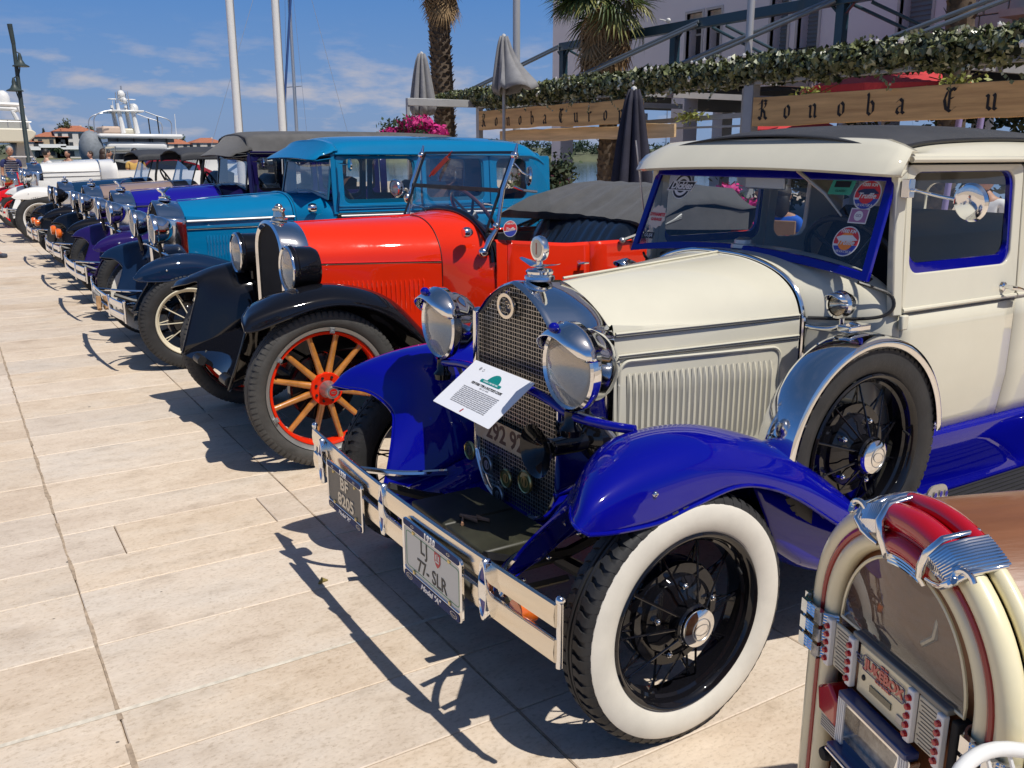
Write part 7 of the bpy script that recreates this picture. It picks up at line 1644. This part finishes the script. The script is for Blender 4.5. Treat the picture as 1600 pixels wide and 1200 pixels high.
def person(lab, loc, rz, h=1.72, shirt=None, pants=None, hair='brown', skin=0, pose='stand', shorts=False, sleeve=True, stripes=None, longhair=False, arms=None, hat=None):
    t = thing('person', lab, 'person', loc, rz); k = h/1.72; sit = pose == 'sit'; sk = SKIN[skin]
    Z = lambda z: (z-(.48 if sit else 0))*k
    hz = .93; base = {
     'pel': (0, 0, hz), 'ab': (0, .0, 1.08), 'ch': (0, 0, 1.28), 'nk': (0, 0, 1.46), 'nk2': (-.01, 0, 1.53)}
    V_ = [base['pel'], base['ab'], base['ch'], base['nk'], base['nk2']]; E_ = [(0, 1), (1, 2), (2, 3), (3, 4)]; Rr = [(.105, .145), (.095, .130), (.105, .150), .055, .052]
    def limb(pts, rr, root):
        p = root
        for q, r in zip(pts, rr): V_.append(q); Rr.append(r); E_.append((p, len(V_)-1)); p = len(V_)-1
    for s in (-1, 1):
        if sit: limb([(-.04, s*.10, hz-.02), (-.24, s*.12, hz+.0), (-.44, s*.13, hz-.01), (-.46, s*.13, hz-.22), (-.45, s*.13, hz-.42), (-.56, s*.13, hz-.45)], [.085, .078, .058, .052, .036, .034], 0)
        else: limb([(0, s*.09, hz-.06), (-.01+.03*s, s*.10, hz-.26), (-.02+.06*s, s*.105, .49), (.0+.05*s, s*.11, .28), (.03+.06*s, s*.11, .085), (-.07+.06*s, s*.12, .035), (-.13+.06*s, s*.125, .03)], [.088, .078, .055, .052, .036, .036, .028], 0)
        A = (arms or {}).get(s) or ([(0, s*.12, 1.40), (.0, s*.185, 1.385), (.03, s*.215, 1.12), (-.04, s*.215, .90), (-.07, s*.215, .82)])
        limb(A, [.062, .052, .040, .028, .030], 2)
    vs = [(x*k, y*k, Z(z)) for x, y, z in V_]
    body = skinmesh('body', vs, E_, [tuple(a*k for a in r) if isinstance(r, tuple) else r*k for r in Rr], sk, t)
    hc = V((-.02*k, 0, Z(1.635)))
    g = G().sph(hc, (.098*k, .078*k, .118*k), 20, 14); g.sph(hc+V((-.098*k, 0, -.012*k)), (.018*k, .012*k, .022*k), 8, 6)
    for s in (-1, 1): g.sph(hc+V((.0, s*.078*k, -.01*k)), (.018*k, .010*k, .030*k), 8, 6)
    hd = g.build('head', sk, t)
    g = G(); [g.sph(hc+V((-.088*k, s*.032*k, .012*k)), (.012*k, .012*k, .008*k), 8, 6) for s in (-1, 1)]; g.build('eyes', HAIR['dark'], hd); G().sph(hc+V((-.092*k, 0, -.052*k)), (.010*k, .026*k, .006*k), 8, 6).build('mouth', mat('lips', (.30, .10, .08), .5), hd)
    g = G(); rr2 = random.Random(int(loc[0]*100)); P = []
    hh = G().sph(hc+V((.016*k, 0, .022*k)), (.100*k, .090*k, .112*k), 20, 14)
    hh.v = [((x if x > hc.x-.03 else x), y, max(z, hc.z-.06*k+(.0 if x > hc.x else .085*k))) for x, y, z in hh.v]; 
    if longhair: hh.sph(hc+V((.06*k, 0, -.10*k)), (.065*k, .095*k, .15*k), 16, 10)
    hh.build('hair', HAIR[hair], hd)
    # clothes as slightly larger skins over the same joints
    if shirt:
        idx = [0, 1, 2]; 
        W1 = [(0, 0, hz+.02), (0, 0, 1.08), (0, 0, 1.28), (0, 0, 1.435)]; E1 = [(0, 1), (1, 2), (2, 3)]; R1 = [(.122, .165), (.112, .148), (.122, .168), (.075, .09)]
        if sleeve:
            for s in (-1, 1):
                A = (arms or {}).get(s) or [(0, s*.12, 1.40), (.0, s*.185, 1.385), (.03, s*.215, 1.12)]
                n0 = len(W1); m_ = V(A[1]).lerp(V(A[2]), .62); W1 += [A[0], A[1], tuple(m_)]; E1 += [(2, n0), (n0, n0+1), (n0+1, n0+2)]; R1 += [.075, .070, .060]
        skinmesh('shirt', [(x*k, y*k, Z(z)) for x, y, z in W1], E1, [tuple(a*k for a in r) if isinstance(r, tuple) else r*k for r in R1], shirt, t)
        if stripes:
            for q in range(9): 
                z = Z(.98+.052*q); G().tube([(.0+(.128 if q < 7 else .11)*k*cos(2*pi*i/28), (.172-.05*max(0, q-6)/2)*k*sin(2*pi*i/28), z) for i in range(28)], .011*k, 5, closed=True).build('stripe', stripes, t)
    if pants:
        W1 = [(0, 0, hz+.05), (0, 0, hz-.02)]; E1 = [(0, 1)]; R1 = [(.112, .158), (.118, .165)]
        for s in (-1, 1):
            n0 = len(W1)
            if sit: W1 += [(-.04, s*.10, hz-.02), (-.24, s*.12, hz), (-.42, s*.13, hz-.01)]; R1 += [.10, .092, .082]; E1 += [(1, n0), (n0, n0+1), (n0+1, n0+2)]
            elif shorts: W1 += [(0, s*.09, hz-.08), (-.01+.03*s, s*.10, hz-.28), (-.02+.05*s, s*.103, hz-.38)]; R1 += [.105, .098, .096]; E1 += [(1, n0), (n0, n0+1), (n0+1, n0+2)]
            else: W1 += [(0, s*.09, hz-.08), (-.02+.06*s, s*.105, .49), (.03+.06*s, s*.11, .10)]; R1 += [.105, .075, .062]; E1 += [(1, n0), (n0, n0+1), (n0+1, n0+2)]
        skinmesh('trousers' if not shorts else 'shorts', [(x*k, y*k, Z(z)) for x, y, z in W1], E1, [tuple(a*k for a in r) if isinstance(r, tuple) else r*k for r in R1], pants, t, 1)
    if not sit:
        for s in (-1, 1): G().box(((-.04+.06*s)*k, s*.118*k, Z(.035)), (.26*k, .09*k, .07*k)).build('shoe', CL('slate', (.05, .06, .09)), t, bev=.025)
    # hands
    for s in (-1, 1):
        A = (arms or {}).get(s) or [0, 0, 0, (-.04, s*.215, .90), (-.07, s*.215, .82)]
        w = V(A[-1]); d = (V(A[-1])-V(A[-2])).normalized(); sd_ = V((1, 0, 0)) if abs(d.x) < .7 else V((0, 0, 1)); sd_ = (sd_-d*sd_.dot(d)).normalized(); nn = d.cross(sd_)
        g = G(); q = lambda p: V((p.x*k, p.y*k, Z(p.z)))
        for f in range(4): o = w+sd_*(.018*(f-1.5)); L = (.062, .075, .070, .055)[f]; g.tube([q(o), q(o+d*L*.5), q(o+d*L*.85+nn*.012*-s), q(o+d*L+nn*.022*-s)], [.0095, .0088, .008, .006], 6)
        g.tube([q(w-sd_*.025-d*.01), q(w-sd_*.045+d*.02), q(w-sd_*.048+d*.045)], [.011, .009, .007], 6); g.build('fingers', sk, body)
    return t
person('person in a pale shirt and red shorts walking past, cut off by the left edge', (.50, 16.6, 0), R_(120), 1.74, CL('offwhite', (.55, .50, .47)), CL('brickred', (.38, .06, .05)), 'dark', 0, shorts=True)
person('person in a navy and white striped shirt standing beside the left yacht', (1.62, 27.5, 0), R_(100), 1.78, CL('navy', (.02, .03, .12)), CL('khaki', (.25, .22, .16)), 'grey', 0, stripes=CL('white', (.6, .6, .6)))
person('person in a white shirt standing behind the silver car roof', (2.60, 29, 0), R_(200), 1.72, CL('white', (.6, .6, .6)), CL('navy', (.02, .03, .12)), 'dark', 1)
person('child in an orange top near the lamp post', (2.15, 27.2, 0), R_(170), 1.42, CL('orange', (.75, .16, .03)), CL('navy', (.02, .03, .12)), 'brown', 1)
person('person with brown hair and pale sleeveless top behind the white roadster', (3.42, 24.2, 0), R_(215), 1.70, CL('ivory', (.58, .52, .42)), CL('khaki', (.25, .22, .16)), 'brown', 0, sleeve=False, longhair=True)
person('person in a yellow shirt walking behind the black tourer', (4.35, 25.5, 0), R_(250), 1.72, CL('mustard', (.60, .38, .10)), CL('denim', (.08, .11, .18)), 'dark', 0)
person('person in a dark top standing among the crowd by the far quay', (3.7, 34, 0), R_(60), 1.7, CL('black', (.02, .02, .03)), CL('denim', (.08, .11, .18)), 'dark', 0)
person('person in a burgundy top standing beyond the silver car', (4.6, 35.5, 0), R_(20), 1.68, CL('burgundy', (.18, .02, .04)), CL('denim', (.08, .11, .18)), 'brown', 1)
person('person in a teal shirt further back in the crowd', (5.4, 37, 0), R_(160), 1.72, CL('teal', (.05, .30, .32)), CL('khaki', (.25, .22, .16)), 'dark', 0)
TABM = mat('terrace_wood', (.22, .13, .07), .6, var=.2)
def cafe_chair(x, y, rz, lab):
    t = thing('terrace_chair', lab, 'chair', (x, y, 0), rz, 'terrace chairs')
    G().box((0, 0, .45), (.44, .46, .04)).build('seat', TABM, t, bev=.01); G().box((.22, 0, .74), (.03, .46, .30)).build('backrest', TABM, t, bev=.01)
    for a, b in ((-.19, -.2), (-.19, .2)): G().box((a, b, .215), (.035, .035, .43)).build('leg', TABM, t)
    for b in (-.2, .2): G().box((.22, b, .40), (.035, .035, .80)).build('leg', TABM, t)
def seated(x, y, rz, **k): cafe_chair(x, y, rz, k.pop('cl')); person(k.pop('lab'), (x, y, 0), rz, pose='sit', arms={s: [(0, s*.12, 1.40), (-.02, s*.18, 1.36), (-.06, s*.22, 1.14), (-.28, s*.16, 1.16), (-.36, s*.13, 1.17)] for s in (-1, 1)}, **k)
seated(8.05, 7.15, R_(205), cl='wooden terrace chair of the curly haired guest', lab='person with dark curly hair in a bright blue shirt seated on the terrace', shirt=CL('cobalt', (.01, .10, .50)), pants=CL('denim', (.08, .11, .18)), hair='dark', skin=0, longhair=True)
seated(8.65, 7.95, R_(320), cl='wooden terrace chair behind the blue shirted pair', lab='person in a royal blue polo shirt seated left of the curly haired guest', shirt=CL('royal', (.01, .07, .30)), pants=CL('khaki', (.25, .22, .16)), hair='grey', skin=0)
person('grey haired person in a white shirt with red lanyard seen through the coupe door window', (8.0, 4.76, 0), R_(20), 1.46, CL('white', (.6, .6, .6)), CL('khaki', (.25, .22, .16)), 'grey', 0)
for x, y, lab in ((7.5, 7.9, 'wooden terrace table in front of the curly haired guest'), (8.4, 9.6, 'wooden terrace table beside the navy parasol'), (8.8, 3.0, 'wooden terrace table at the right end of the terrace')):
    t = thing('terrace_table', lab, 'table', (x, y, 0), 0, 'terrace tables'); top = G().box((0, 0, .74), (.8, .8, .04)).build('table_top', TABM, t, bev=.008)
    for a in (-.34, .34):
        for b in (-.34, .34): G().box((a, b, .36), (.05, .05, .72)).build('leg', TABM, t)
# modern cars parked behind the row
def modern_car(loc, rz, m, lab):
    t = thing('parked_car', lab, 'car', loc, rz, 'modern cars parked by the far quay')
    prof = [(-2.1, .45), (-2.15, .65), (-1.9, .82), (-1.05, .95), (-.35, 1.42), (.55, 1.46), (1.35, 1.30), (1.95, .98), (2.12, .80), (2.1, .45)]
    rows = []
    for y, k, dz in ((-.86, .0, -.02), (-.88, 1, 0), (-.66, 1, .0), (0, 1, .02), (.66, 1, 0), (.88, 1, 0), (.86, .0, -.02)):
        rows.append([(x*(1 if z < 1 else .97), y*(1 if z < 1 else (.80 if abs(y) > .7 else .95)), (.40 if k == 0 else z+dz)) for x, z in prof])
    G().grid(rows).build('body', m, t, ang=45)
    for s in (-1, 1):
        P = [(-.95, .96), (-.35, 1.36), (.5, 1.40), (1.25, 1.26), (1.5, 1.0)]; G().add([(x, s*(.872 if z < 1 else .725), z) for x, z in P], [tuple(range(5))]).build('side_window', TINT, t, ang=0)
        for x in (-1.35, 1.3):
            w = G().lathe([(.0, .0), (.20, .0), (.30, .02), (.32, .08), (.30, .18)], (x, s*.90, .32), (0, -s, 0), 24).build('wheel', RUBBER, t); G().lathe([(.0, -.012), (.19, -.008), (.2, .0)], (x, s*.90, .32), (0, -s, 0), 16).build('rim', STEEL, w)
    G().add([(-1.02, -.66, .98), (-1.02, .66, .98), (-.40, .58, 1.40), (-.40, -.58, 1.40)], [(0, 1, 2, 3)]).build('windscreen', TINT, t, ang=0)
    return t
modern_car((4.1, 32, 0), R_(8), paint('silver_paint', (.30, .31, .30)), 'silver grey modern hatchback parked beyond the white roadster')
modern_car((6.4, 34.5, 0), R_(15), paint('claret_paint', (.30, .01, .03)), 'claret modern car behind the silver hatchback')
modern_car((9.8, 33, 0), R_(10), WHITEP, 'white modern car seen through the windscreens of the tourers')
